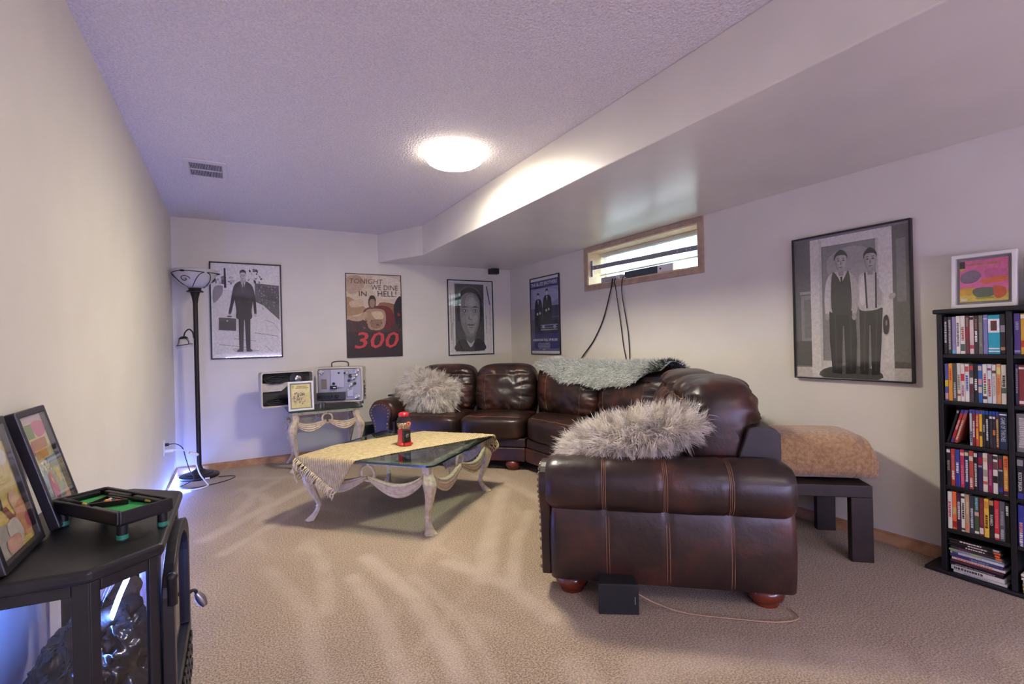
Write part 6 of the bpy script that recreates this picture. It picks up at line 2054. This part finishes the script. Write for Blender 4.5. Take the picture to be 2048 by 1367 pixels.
# toy pool table
PT = frame((0.214, -3.905, ST), (0.6, -0.8, 0), (0.8, 0.6, 0))
PB = mat('toy_table_black', '#17171a', rough=0.4, var=0.15, vscale=30)
FELT = mat('green_felt', '#2fa052', rough=0.9, var=0.06, vscale=40)
TEAL = mat('teal_band', '#2f8a6c', rough=0.4)
pt_ = thing('toy_pool_table', 'miniature black pool table with green felt on the stove top', 'toy', M=PT)
hx, hy, z0, z1 = 0.138, 0.058, 0.036, 0.068
MB().box(-hx, hx, -hy, hy, z0, 0.052).build('bed', PB, pt_, bevel=0.003)
MB().box(-hx + 0.014, hx - 0.014, -hy + 0.014, hy - 0.014, 0.052, 0.0535).build('felt', FELT, pt_)
for (a, b, c, d) in ((-hx, hx, -hy - 0.004, -hy + 0.005), (-hx, hx, hy - 0.005, hy + 0.004), (-hx - 0.004, -hx + 0.005, -hy, hy), (hx - 0.005, hx + 0.004, -hy, hy)):
    MB().box(a, b, c, d, z0 + 0.004, z1 + 0.002).build('outer_rail', PB, pt_, bevel=0.003)
for (a, b, c, d) in ((-hx + 0.022, -0.010, -hy + 0.005, -hy + 0.018), (0.010, hx - 0.022, -hy + 0.005, -hy + 0.018), (-hx + 0.022, -0.010, hy - 0.018, hy - 0.005), (0.010, hx - 0.022, hy - 0.018, hy - 0.005), (-hx + 0.005, -hx + 0.018, -hy + 0.022, hy - 0.022), (hx - 0.018, hx - 0.005, -hy + 0.022, hy - 0.022)):
    MB().box(a, b, c, d, 0.0535, z1 - 0.002).build('cushion', PB, pt_, bevel=0.003)
for sx in (-1, 1):
    for sy in (-1, 1):
        mb = MB()
        mb.lathe([(0.0, 0.0), (0.0105, 0.0), (0.011, 0.036), (0.0, 0.036)], 14, None, Matrix.Translation((sx * (hx - 0.014), sy * (hy - 0.014), 0)))
        lg = mb.build('leg', PB, pt_, smooth=True, autosmooth=40)
        mb = MB()
        mb.lathe([(0.0108, 0.004), (0.0118, 0.004), (0.0118, 0.014), (0.0108, 0.014)], 14, None, Matrix.Translation((sx * (hx - 0.014), sy * (hy - 0.014), 0)))
        mb.build('band', TEAL, lg, smooth=True, autosmooth=40)
rk = thing('ball_rack', 'small dark triangular ball rack on the green felt', 'rack', M=PT @ Matrix.Translation((-0.008, 0.0, 0.0535)) @ Matrix.Rotation(math.radians(25), 4, 'Z'))
tri = [(-0.032, -0.030), (0.040, 0.0), (-0.032, 0.030)]
mb = MB()
for i in range(3):
    a, b = Vector((*tri[i], 0)), Vector((*tri[(i + 1) % 3], 0))
    d = (b - a).normalized()
    nn_ = Vector((d.y, -d.x, 0))
    mb.add([a - d * 0.001, b + d * 0.001, b + nn_ * 0.003 + d * 0.002, a + nn_ * 0.003 - d * 0.002] + [p + Vector((0, 0, 0.013)) for p in (a - d * 0.001, b + d * 0.001, b + nn_ * 0.003 + d * 0.002, a + nn_ * 0.003 - d * 0.002)],
           [(0, 1, 2, 3), (7, 6, 5, 4), (0, 4, 5, 1), (1, 5, 6, 2), (2, 6, 7, 3), (3, 7, 4, 0)])
o = mb.build('rack_frame', mat('rack_plastic', '#20181a', rough=0.4), rk)
fixn(o)
bc = ['#d8b030', '#3040a0', '#c03028', '#602a70', '#d87028', '#206040', '#7a2028', '#202020', '#e0c040', '#e8e4dc']
idx = 0
BN = ['yellow', 'blue', 'scarlet', 'purple', 'orange', 'dark green', 'maroon', 'black', 'pale yellow', 'white']
for row in range(4):
    for k in range(row + 1):
        x = 0.026 - row * 0.0125
        y = (k - row / 2) * 0.0125
        mb = MB()
        mb.ball((0, 0, 0), 0.006, 10)
        o = mb.build('pool_ball', mat('ball_%d' % idx, bc[idx % 10], rough=0.15, coat=0.5), None, 'tiny %s pool ball in the triangular rack' % BN[idx], 'ball', 'pool balls in the rack', smooth=True)
        p = PT @ Matrix.Translation((-0.008, 0.0, 0.0535)) @ Matrix.Rotation(math.radians(25), 4, 'Z') @ Vector((x - 0.003, y, 0.0065))
        o.location = p
        idx += 1
for (a, b, lab) in (((-0.070, 0.030, 0.062), (0.085, 0.040, 0.060), 'tiny black pool cue lying behind the ball rack'), ((-0.115, -0.045, 0.068), (-0.005, -0.052, 0.072), 'tiny black pool cue resting on the front rail')):
    mb = MB()
    A, B = PT @ Vector(a), PT @ Vector(b)
    mb.tube([lerp(A, B, t_) for t_ in (0, 0.45, 0.88)], [0.0055, 0.0045, 0.003], 10, flat(PB and '#1c1c1f', 0.4))
    mb.tube([lerp(A, B, t_) for t_ in (0.88, 0.94, 1.0)], [0.0032, 0.003, 0.0024], 10, flat('#c8a850', 0.4))
    mb.build('pool_cue', None, None, lab, 'cue', 'tiny pool cues', smooth=True, loc=tuple(A))

# ------------------------------------------------------------------ black media rack with discs
RK = mat('black_ash', '#141416', rough=0.42, var=0.12, vscale=20, bump=0.1, bscale=120)
mr = thing('media_rack', 'tall black media rack packed with disc cases against the right wall', 'shelf', loc=(3.50, -4.66, 0))
XF, XB = 3.418, 3.574
YL, YD0, YD1, YR = -4.453, -4.675, -4.695, -4.917
SH = [0.018, 0.221, 0.426, 0.628, 0.829, 1.050]
TOPZ = 1.240
def rbox(x0, x1, y0, y1, z0, z1, name, bev=0.002):
    mb = WMB()
    mb.box(x0, x1, min(y0, y1), max(y0, y1), z0, z1)
    return mb.build(name, RK, mr, bevel=bev)
rbox(XF, XB, YL + 0.020, YL, 0.0185, TOPZ, 'side_panel')
rbox(XF, XB, YD0, YD1, 0.0185, TOPZ, 'divider')
rbox(XF, XB, YR, YR - 0.020, 0.0185, TOPZ, 'side_panel')
rbox(XF - 0.012, XB, YL + 0.032, YR - 0.032, TOPZ, TOPZ + 0.022, 'top_board', 0.006)
rbox(XF - 0.012, XB, YL + 0.085, YR - 0.085, 0.0, 0.018, 'plinth', 0.005)
rbox(XB - 0.008, XB, YL, YR, 0.019, TOPZ, 'back_panel', 0)
for z in SH[1:]:
    for a, b in ((YL, YD0), (YD1, YR)):
        rbox(XF + 0.004, XB - 0.009, a, b, z - 0.018, z, 'shelf_board')

ORD = ['first', 'second', 'third', 'fourth', 'fifth', 'sixth', 'seventh', 'eighth', 'ninth', 'tenth', 'eleventh', 'twelfth', 'thirteenth', 'fourteenth', 'fifteenth']
ROWN = {5: 'top shelf', 4: 'second shelf down', 3: 'third shelf down', 2: 'fourth shelf down', 1: 'fifth shelf down', 0: 'bottom shelf'}
# (colour word, spine colour, [(band colour, v0, v1)...], [(text, colour, v0, v1)], width weight)
W_, K_ = '#e4e0da', '#17171a'
T = lambda s, c, a=0.15, b=0.85: (s, c, a, b)
ROWS = {
 (5, 0): [('black', K_, [('#b8b8b8', .30, .88)], [], 1), ('charcoal', '#2d2d30', [('#a8a8a6', .12, .92)], [], 1), ('lilac', '#8f84b0', [('#5ab4d0', .02, .10)], [], 1), ('white', W_, [('#6a6460', .20, .82)], [], 1.05),
          ('white and rust', W_, [('#b06a52', .35, .72), ('#5a6660', .08, .26)], [], 1.2), ('maroon', '#6a3a3a', [('#8f8078', .72, .95), ('#a8303a', .40, .68)], [], 1), ('pinkish white', '#d8c4c0', [('#b04a58', .14, .24), ('#3a3434', .90, .97)], [], 1.05),
          ('black and white', '#3a3230', [('#e2dedc', .32, .60), ('#8f6a60', .64, .92)], [], 1), ('grey-green', '#6c6e62', [('#8f9284', .2, .8)], [], 1), ('pale violet', '#7f7eb4', [('#c8c4dc', .88, .91)], [], 1.1),
          ('wide teal', '#2aa0b4', [('#e8e6ea', .55, .90), ('#5a4038', .60, .85), ('#e8e6ea', .06, .09), ('#e8e6ea', .13, .16)], [], 2.7), ('dark plum', '#2c2530', [('#9a90a0', .55, .72), ('#b08a60', .10, .18)], [], 1.15)],
 (5, 1): [('purple', '#4a3a78', [('#8f8fa8', .05, .10), ('#8a86a0', .60, .80)], [], 1.3), ('amber', '#c89a3a', [('#d8d8d0', .88, .97), ('#a8402c', .18, .34)], [], 1.2), ('white', W_, [('#9a9490', .3, .8)], [], 1.2), ('slate', '#4c5560', [('#9aa0a8', .4, .6)], [], 1.3), ('crimson', '#8a2830', [('#d8c8b8', .3, .7)], [], 1.3), ('black', K_, [('#d0d0d0', .2, .5)], [], 1.3)],
 (4, 0): [('blue-violet', '#5a5a9c', [('#d8c83a', .38, .55), ('#c8a4a0', .04, .20)], [], 1), ('orange', '#d8953a', [('#c8482c', .55, .88)], [], 1.05), ('dark grey', '#4a4d4a', [('#b4b4ae', .08, .50)], [], 1), ('cream white', '#d8d4c8', [('#8a8478', .3, .7), ('#b05a50', .14, .20)], [], 1), ('white with red letters', '#dcd8d2', [('#c03a4a', .55, .74), ('#a86a88', .14, .44)], [], 1), ('white and cobalt', '#dad6d2', [('#3a5aa8', .30, .70), ('#b85a5a', .80, .94)], [], 1.05),
          ('grey with red top', '#4c4844', [('#c8484a', .84, .95), ('#d8d0c8', .48, .64), ('#6a2f34', .22, .46)], [], 1), ('black with white letters', '#1e1b19', [('#d8d8d8', .32, .62)], [], 1.05), ('blue banded', '#3a62a4', [('#c89aa0', .46, .62), ('#d0c8b4', .26, .42), ('#b8b0a8', .84, .96)], [], 1), ('white with crimson letters', W_, [('#a8303a', .52, .76), ('#5a7a3a', .24, .50), ('#4a3a34', .10, .18)], [], 1.15), ('ice blue', '#c8d4d8', [('#b8404a', .18, .62), ('#8a3a70', .84, .90)], [], 1), ('off-white', '#d8d2cc', [('#6a4a38', .78, .85), ('#b0a8a0', .2, .7)], [], 1.05), ('tan', '#c89460', [('#c87038', .24, .66), ('#d8c884', .74, .92)], [], 1.05), ('ivory', '#d8d4c4', [('#4a4a44', .45, .74), ('#5a6a5a', .28, .42)], [], 1.2)],
 (4, 1): [('thin indigo', '#3a3450', [('#8f8a9c', .3, .9)], [], .7), ('brick red', '#7a3028', [('#d8d0c4', .05, .12), ('#c8c0b8', .90, .95)], [], 1.2), ('turquoise', '#3f98a4', [('#c8a848', .74, .90), ('#2a5a94', .2, .35)], [], 1.3), ('white', W_, [('#a83a3a', .3, .7)], [], 1.2), ('navy', '#222a4a', [('#c8c8c8', .4, .8)], [], 1.2), ('green', '#3a5a3c', [('#d8d8c8', .3, .6)], [], 1.2), ('grey', '#8a8a88', [('#2a2a2a', .3, .6)], [], 1.2)],
 (3, 0): [('leaning black', '#1c1a1c', [('#8a8a88', .90, .97)], [], .8), ('leaning red', '#a8303a', [('#2c4aa0', .90, 1.0), ('#d8b0a8', .40, .70), ('#4a3a78', .0, .14)], [], 1), ('leaning tan and red', '#9a4a3a', [('#2c4aa0', .90, 1.0), ('#d8c0a0', .10, .70)], [], 1),
          ('white and blue', '#b8bcc8', [('#2c4aa0', .90, 1.0), ('#3a4a70', .10, .40)], [], .85), ('dark red', '#7a2028', [('#2c4aa0', .90, 1.0), ('#d8d0c8', .25, .70)], [], .9), ('rust orange', '#b8503a', [('#2c4aa0', .90, 1.0), ('#d8b088', .55, .85), ('#e0a848', .2, .5)], [], .95), ('yellow', '#e0b43a', [('#2c4aa0', .90, 1.0), ('#5a3a1c', .30, .42)], [], .95), ('charcoal', '#2c2c34', [('#2c4aa0', .90, 1.0), ('#a8a8a8', .42, .62)], [], .9), ('black with white letters', K_, [('#2c4aa0', .90, 1.0), ('#d0d0d0', .20, .78)], [], .95), ('graphite', '#34363a', [('#2c4aa0', .90, 1.0), ('#d8d8d8', .80, .86)], [], .9), ('plum', '#3a2c3c', [('#2c4aa0', .90, 1.0), ('#c87848', .36, .50), ('#d8d8dc', .80, .86)], [], .9), ('bronze', '#4a3228', [('#2c4aa0', .90, 1.0), ('#c8a46a', .06, .80)], [], .95),
          ('wide navy', '#2a3450', [('#e0e0e4', .92, .95)], [T('GAME OF THRONES', '#b8bcc8', .22, .86)], 2.2)],
 (3, 1): [('wide silver', '#6f6e6c', [('#b8b6b2', .12, .90)], [], 2.2), ('dark grey', '#2d2b30', [('#9a96a0', .3, .7)], [], 1.3), ('black', K_, [('#a8a8a8', .3, .6)], [], 1.2), ('blue', '#2a4a8a', [('#d0d0d0', .4, .7)], [], 1.2), ('red', '#8a2a2a', [('#d0c0b0', .3, .7)], [], 1.2)],
 (2, 0): [('black and grey', '#2a2828', [('#8a8680', .40, .68), ('#c8c8c8', .88, .96)], [], 1), ('red', '#a8403a', [('#b86a6a', .45, .85), ('#e0d0c8', .18, .42)], [], 1.05), ('blue with white block', '#3a4a8c', [('#dcdad6', .38, .66), ('#38389a', .06, .34)], [], 1), ('pink-red', '#b83a5a', [('#c87088', .1, .6), ('#d8b8a0', .84, .92)], [], 1.05), ('navy', '#28305a', [('#c8c8cc', .18, .76), ('#c8bc94', .86, .95)], [], 1), ('red and grey', '#a84a40', [('#c8c0b0', .74, .86), ('#d8d0c4', .06, .30)], [], 1), ('black with silver letters', '#1c1b1d', [('#b8b8b8', .10, .70), ('#c8c4bc', .86, .96)], [], .9), ('dark violet', '#34284c', [('#8a2038', .70, .88), ('#8f8890', .62, .67)], [], 1.05), ('ivory', '#d8d0c0', [('#c8a080', .78, .88), ('#9a948a', .40, .58), ('#b05a48', .20, .28)], [], 1.1), ('crimson', '#7a2048', [('#4a4442', .76, .95), ('#b0688a', .2, .6)], [], 1), ('white', '#dad6ce', [('#2a2726', .28, .46), ('#6a4a48', .62, .82), ('#3a3434', .88, .97)], [], 1.1), ('charcoal with red top', '#2c2c34', [('#a82830', .68, .92), ('#a8b0a8', .60, .64), ('#3a3a80', .08, .20)], [], 1.05), ('orange', '#d8803a', [('#d8c078', .18, .64), ('#b0484a', .72, .94), ('#3a2a5a', .02, .12)], [], 1.1)],
 (2, 1): [('black', '#1d1d1f', [('#8a8a8c', .80, .95), ('#3a3a8a', .0, .14)], [T('ROCKY BALBOA', '#d8d8d4', .18, .64)], 1.3), ('purple with white block', '#4a3478', [('#d8d8d4', .44, .56), ('#b83a5a', .04, .16)], [], 1.2), ('violet', '#43388a', [('#b8b4c8', .2, .6)], [], 1.3), ('white', W_, [('#3a3a3a', .3, .6)], [], 1.2), ('green', '#30503a', [('#c8c8b8', .3, .6)], [], 1.2), ('red', '#9a302c', [('#e0c8b8', .3, .7)], [], 1.2), ('black', K_, [('#c8c8c8', .2, .5)], [], 1.2)],
 (1, 0): [('white', '#d8d4cc', [('#b84a58', .32, .74)], [], 1.15), ('orange', '#e07040', [('#9a2c24', .06, .22), ('#c8a468', .40, .60)], [], 1.1), ('plum', '#402438', [('#c8b8c0', .30, .78)], [], 1.05), ('white with black letters', '#e0dcd0', [('#3a3834', .34, .76), ('#3a3834', .88, .94), ('#4a4844', .04, .10)], [], 1), ('tan', '#b49474', [('#c87860', .08, .24), ('#d0b890', .5, .8)], [], 1), ('slate', '#3a3c48', [('#b8bcc4', .16, .68)], [], 1.1), ('sky blue and green', '#46583a', [('#78b4cc', .66, .97), ('#c8a0a0', .50, .60), ('#d8d8c8', .04, .10)], [], 1.15), ('maroon', '#6a2a30', [('#d8c8c0', .06, .22), ('#8a3a40', .3, .85)], [], 1.05), ('yellow', '#e0b848', [('#5a4018', .24, .60), ('#c88a3a', .76, .94)], [], 1.15), ('black and tan', '#27221f', [('#b48a58', .86, .98)], [T('RAMBO', '#d8d4cc', .34, .62)], 1.1), ('red', '#c0303c', [('#d86a70', .3, .8), ('#d8c8c0', .05, .16)], [], 1.15), ('grey', '#5a5a60', [('#a8a8ac', .06, .30), ('#8f8f94', .40, .76)], [], 1.2), ('black', '#0f0f11', [('#d8d8d8', .68, .92)], [], 1.0)],
 (1, 1): [('blue and white', '#343a8c', [('#d8d0c8', .0, .58), ('#b86a6a', .34, .56)], [], 1.2), ('orange', '#d8683a', [('#a8988a', .36, .60)], [], 1.2), ('black', '#1e2426', [('#c8c0b0', .10, .66), ('#58a0b8', .90, .98)], [], 1.2), ('cream', '#d8d4c0', [('#6a8a6a', .4, .8)], [], 1.2), ('red', '#a03030', [('#d8c8b8', .3, .7)], [], 1.2), ('grey', '#707078', [('#d0d0d0', .4, .8)], [], 1.2), ('navy', '#26305a', [('#c8c8d0', .3, .7)], [], 1.2)],
}
def disc_case(word, col, bands, texts, w, h, d, M, label, grp, lean=False):
    """M: X right along the shelf, Z up, -Y to the room; origin bottom-left-front of the spine"""
    r = thing('disc_case', label, 'disc case', M=M, group=grp)
    MB().box(0.0004, w - 0.0004, 0.0, d, 0, h).build('case', mat('case_' + col.strip('#'), col, rough=0.3, var=0.08, vscale=30), r, bevel=min(0.002, w * 0.18))
    mb = MB()
    y = -0.0004
    for bi, (bc_, v0, v1) in enumerate(bands):
        x0, x1 = (0.0012, w - 0.0012) if (v1 - v0 < 0.2 or v1 > 0.98) else (w * 0.24, w * 0.76)
        if w > 0.034 and bi == 0 and len(bands) > 3:
            x0, x1 = 0.0012, w - 0.0012
        if v1 - v0 < 0.2 or v1 > 0.98 or bi % 3 == 2 or (w > 0.034 and len(bands) > 3):
            mb.poly([(x0, y, h * v0), (x1, y, h * v0), (x1, y, h * v1), (x0, y, h * v1)], flat(bc_, 0.4))
        else:
            # broken line of lettering-sized blocks
            rn_ = random.Random(int(v0 * 1000) + int(w * 1e5) + len(word))
            z = v0
            while z < v1:
                l_ = rn_.uniform(0.025, 0.055)
                xa = w * rn_.uniform(0.20, 0.32)
                mb.poly([(xa, y, h * z), (w * 0.76, y, h * z), (w * 0.76, y, h * min(v1, z + l_)), (xa, y, h * min(v1, z + l_))], flat(bc_, 0.4))
                z += l_ + rn_.uniform(0.006, 0.016)
        y -= 0.00012
    for (s_, c_, v0, v1) in texts:
        # lettering reads top to bottom
        Mt = Matrix.Translation((w * 0.5, 0, 0)) @ Matrix.Rotation(PI / 2, 4, 'Y')
        put_text(mb, s_, flat(c_, 0.4), Mt, -h * v1, -h * v0, -w * 0.28, w * 0.28, 0.0012, 0.012)
    if mb.f:
        mb.build('spine_print', None, r, kind='stuff')
    return r
GH = 0.176
rnd = random.Random(81)
for (row, colm), items in ROWS.items():
    ya, yb = (YL - 0.004, YD0 + 0.003) if colm == 0 else (YD1 - 0.003, YR + 0.003)
    avail = ya - yb
    lean_n = 3 if (row, colm) == (3, 0) else 0
    usable = avail - (0.052 if lean_n else 0.0)
    tot = sum(i[4] for i in items)
    unit = min(usable / tot, 0.0162)
    y = ya
    zb_ = SH[row]
    for k, (word, col, bands, texts, wt) in enumerate(items):
        w = unit * wt * 0.985
        xo = XF + 0.006 + rnd.uniform(0, 0.004)
        bay = 'left' if colm == 0 else 'right'
        lab = '%s disc case, %s from left, %s, %s bay' % (word, ORD[k], ROWN[row], bay)
        hh = GH + rnd.uniform(-0.002, 0.002)
        if row == 3:
            hh = 0.166
        base = Matrix.Translation((xo, y, zb_ + 0.0006)) @ Matrix.Rotation(-PI / 2, 4, 'Z')
        if lean_n and k < lean_n:
            th_ = math.radians(15)
            base = Matrix.Translation((xo, y - 0.001 - k * unit * 1.12, zb_ + 0.0006 + 0.0)) @ Matrix.Rotation(-PI / 2, 4, 'Z') @ Matrix.Translation((w, 0, 0)) @ Matrix.Rotation(th_, 4, 'Y') @ Matrix.Translation((-w, 0, w * math.sin(th_) * 1.02))
            hh = 0.162
        elif lean_n and k == lean_n:
            y = ya - 0.052 - unit * sum(i[4] for i in items[:lean_n])
            base = Matrix.Translation((xo, y, zb_ + 0.0006)) @ Matrix.Rotation(-PI / 2, 4, 'Z')
        disc_case(word, col, bands, texts, w, hh, 0.132, base, lab, 'disc cases in the media rack')
        if not (lean_n and k < lean_n):
            y -= unit * wt
# lying stacks on the bottom shelf
STK = [('white and grey', '#d4d2ca', [('#a8a8a0', .2, .7)], [], .012, -.008), ('thick white', '#dedad0', [('#55504a', .06, .62)], [], .020, 0), ('black with white title', '#151416', [], [T('ACTION COLLECTION  FULL METAL JACKET', '#d8d8d4', .10, .86)], .013, .004), ('plum', '#4a2838', [('#6a3a4a', .1, .4)], [], .013, .002), ('white and orange', '#d8cfc4', [('#d8764a', .10, .78)], [], .011, -.003), ('violet', '#4a3870', [('#38466e', .74, .96)], [T('LE FRERE NOEL', '#9ab8d8', .40, .74)], .014, .003), ('pale blue-white', '#c4c8d0', [('#4a5a78', .04, .16), ('#b0b4bc', .3, .7)], [], .012, .002), ('mixed blue and green', '#7f8a9a', [('#8fa46a', .0, .16), ('#9aa878', .44, .62)], [], .011, .006), ('dark red and green', '#3a3030', [('#8a3050', .18, .40), ('#d86a3a', .86, .97)], [], .011, .002), ('black with orange end', '#1a1718', [('#d8d0c8', .34, .70), ('#d86a3a', .88, .97)], [], .011, .008), ('dark brown', '#2a2220', [('#d0c8c0', .36, .72), ('#c85a38', .84, .96)], [], .011, .004), ('black with grey end', '#201c1c', [('#d8d0c8', .24, .66), ('#a8b0b4', .86, .97)], [], .011, .010)]
def lying(items, y0, L_, zstart, bay):
    z = zstart
    for k, (word, col, bands, texts, th_, off) in enumerate(items):
        # case lying flat: spine along the shelf
        M = Matrix.Translation((XF + 0.008, y0 + off, z + th_)) @ Matrix.Rotation(-PI / 2, 4, 'Z') @ Matrix.Rotation(PI / 2, 4, 'Y')
        lab = '%s disc case lying flat, %s from the bottom, %s bay stack' % (word, ORD[k], bay)
        disc_case(word, col, bands, texts, th_, L_, 0.132, M, lab, 'stacked disc cases on the bottom shelf')
        z += th_ + 0.0006
    return z
lying(STK, YL - 0.012, 0.186, SH[0] + 0.001, 'left')
STK2 = [('grey', '#8a8a88', [('#4a4a48', .2, .6)], [], .012, 0), ('black with yellow end', '#232018', [('#d8b838', .0, .12), ('#c8c8c0', .2, .5)], [], .014, 0), ('silver and violet', '#8f8ca0', [('#d8b838', .02, .12)], [], .014, .002), ('white with red end', '#d4d0c8', [('#b83a40', .16, .40)], [], .013, 0), ('maroon', '#7a2a30', [('#d0c8b8', .0, .12)], [], .013, .004)]
zz = lying(STK2, YD1 - 0.014, 0.186, SH[0] + 0.001, 'right')
M = Matrix.Translation((XF + 0.008, YD1 - 0.008, zz + 0.014)) @ Matrix.Rotation(-PI / 2, 4, 'Z') @ Matrix.Rotation(PI / 2, 4, 'Y')
disc_case('white', '#d8d0c4', [('#c8a094', .10, .60)], [], 0.013, 0.186, 0.132, M, 'white disc case lying on top of the right bay stack', 'stacked disc cases on the bottom shelf')

# framed pictures on top of the rack
L9 = [('#d86a9a', R(0, 0, 1, 1)), ('#3a3630', R(0.0, 0.82, 0.11, 0.985)), ('#c8a848', R(0.0, 0.77, 0.11, 0.82)), ('#d8a838', SM([(0.0, 0.30), (0.25, 0.34), (0.5, 0.26), (0.99, 0.24), (0.99, 0.0), (0.0, 0.0)])), ('#d8c050', R(0, 0, 1, 0.16)),
      ('#c86090', SM([(0.55, 0.75), (0.95, 0.72), (0.95, 0.5), (0.6, 0.5)])), ('#7f6a80', SM([(0.05, 0.68), (0.30, 0.76), (0.46, 0.62), (0.30, 0.46), (0.05, 0.48)])), ('#d86a40', SM([(0.45, 0.50), (0.70, 0.56), (0.95, 0.56), (0.97, 0.46), (0.70, 0.42), (0.48, 0.42)])), ('#5f6a58', SM([(0.28, 0.28), (0.45, 0.33), (0.72, 0.30), (0.72, 0.14), (0.48, 0.08), (0.32, 0.14)])), ('#c85a38', SM([(0.72, 0.34), (0.92, 0.30), (0.96, 0.14), (0.82, 0.05), (0.72, 0.12)])), ('#98a848', R(0.34, 0.06, 0.72, 0.10)), ('#d8d4c0', R(0.03, 0.03, 0.16, 0.09))]
T9 = [('TOM and JERRY', '#c8a048', 0.16, 0.90, 0.845, 0.925, 0.01)]
framed('framed_comic_cover', 'white-framed pink and yellow comic cover standing on the media rack', 'picture', Matrix.Translation((3.490, -4.586, TOPZ + 0.0225)) @ Matrix.Rotation(-PI / 2, 4, 'Z') @ Matrix.Rotation(math.radians(-3), 4, 'X'), 0.226, 0.252, 0.017, 0.022, WF, L9, T9, mount=0.012, mount_col='#8f8c90')
L10 = [('#2a2830', R(0, 0, 1, 1)), ('#6a5a70', R(0.1, 0.1, 0.9, 0.9)), ('#a88a60', EL(0.5, 0.5, 0.25, 0.3))]
framed('framed_picture', 'black picture frame at the right edge on top of the media rack', 'picture', Matrix.Translation((3.490, -4.805, TOPZ + 0.0225)) @ Matrix.Rotation(-PI / 2, 4, 'Z') @ Matrix.Rotation(math.radians(-3), 4, 'X'), 0.17, 0.21, 0.014, 0.02, BF, L10)

# ------------------------------------------------------------------ unseen purple LED strip, added behind the viewer as fill light
ls = thing('fill_led_strip', 'unseen purple LED strip added behind the viewer for fill', 'light', loc=(1.8, YF, 0.9))
LEDP = mat('purple_fill_glow', '#b090ff', rough=0.4, emit=PURPLE_FILL_STRENGTH, ecol=(0.58, 0.54, 1.0))
mb = MB()
mb.box(-1.5, 1.5, 0.004, 0.018, -0.012, 0.012)
mb.build('fill_strip', LEDP, ls)
MB().box(-1.52, 1.52, 0.0, 0.004, -0.018, 0.018).build('channel', WHITEP, ls)
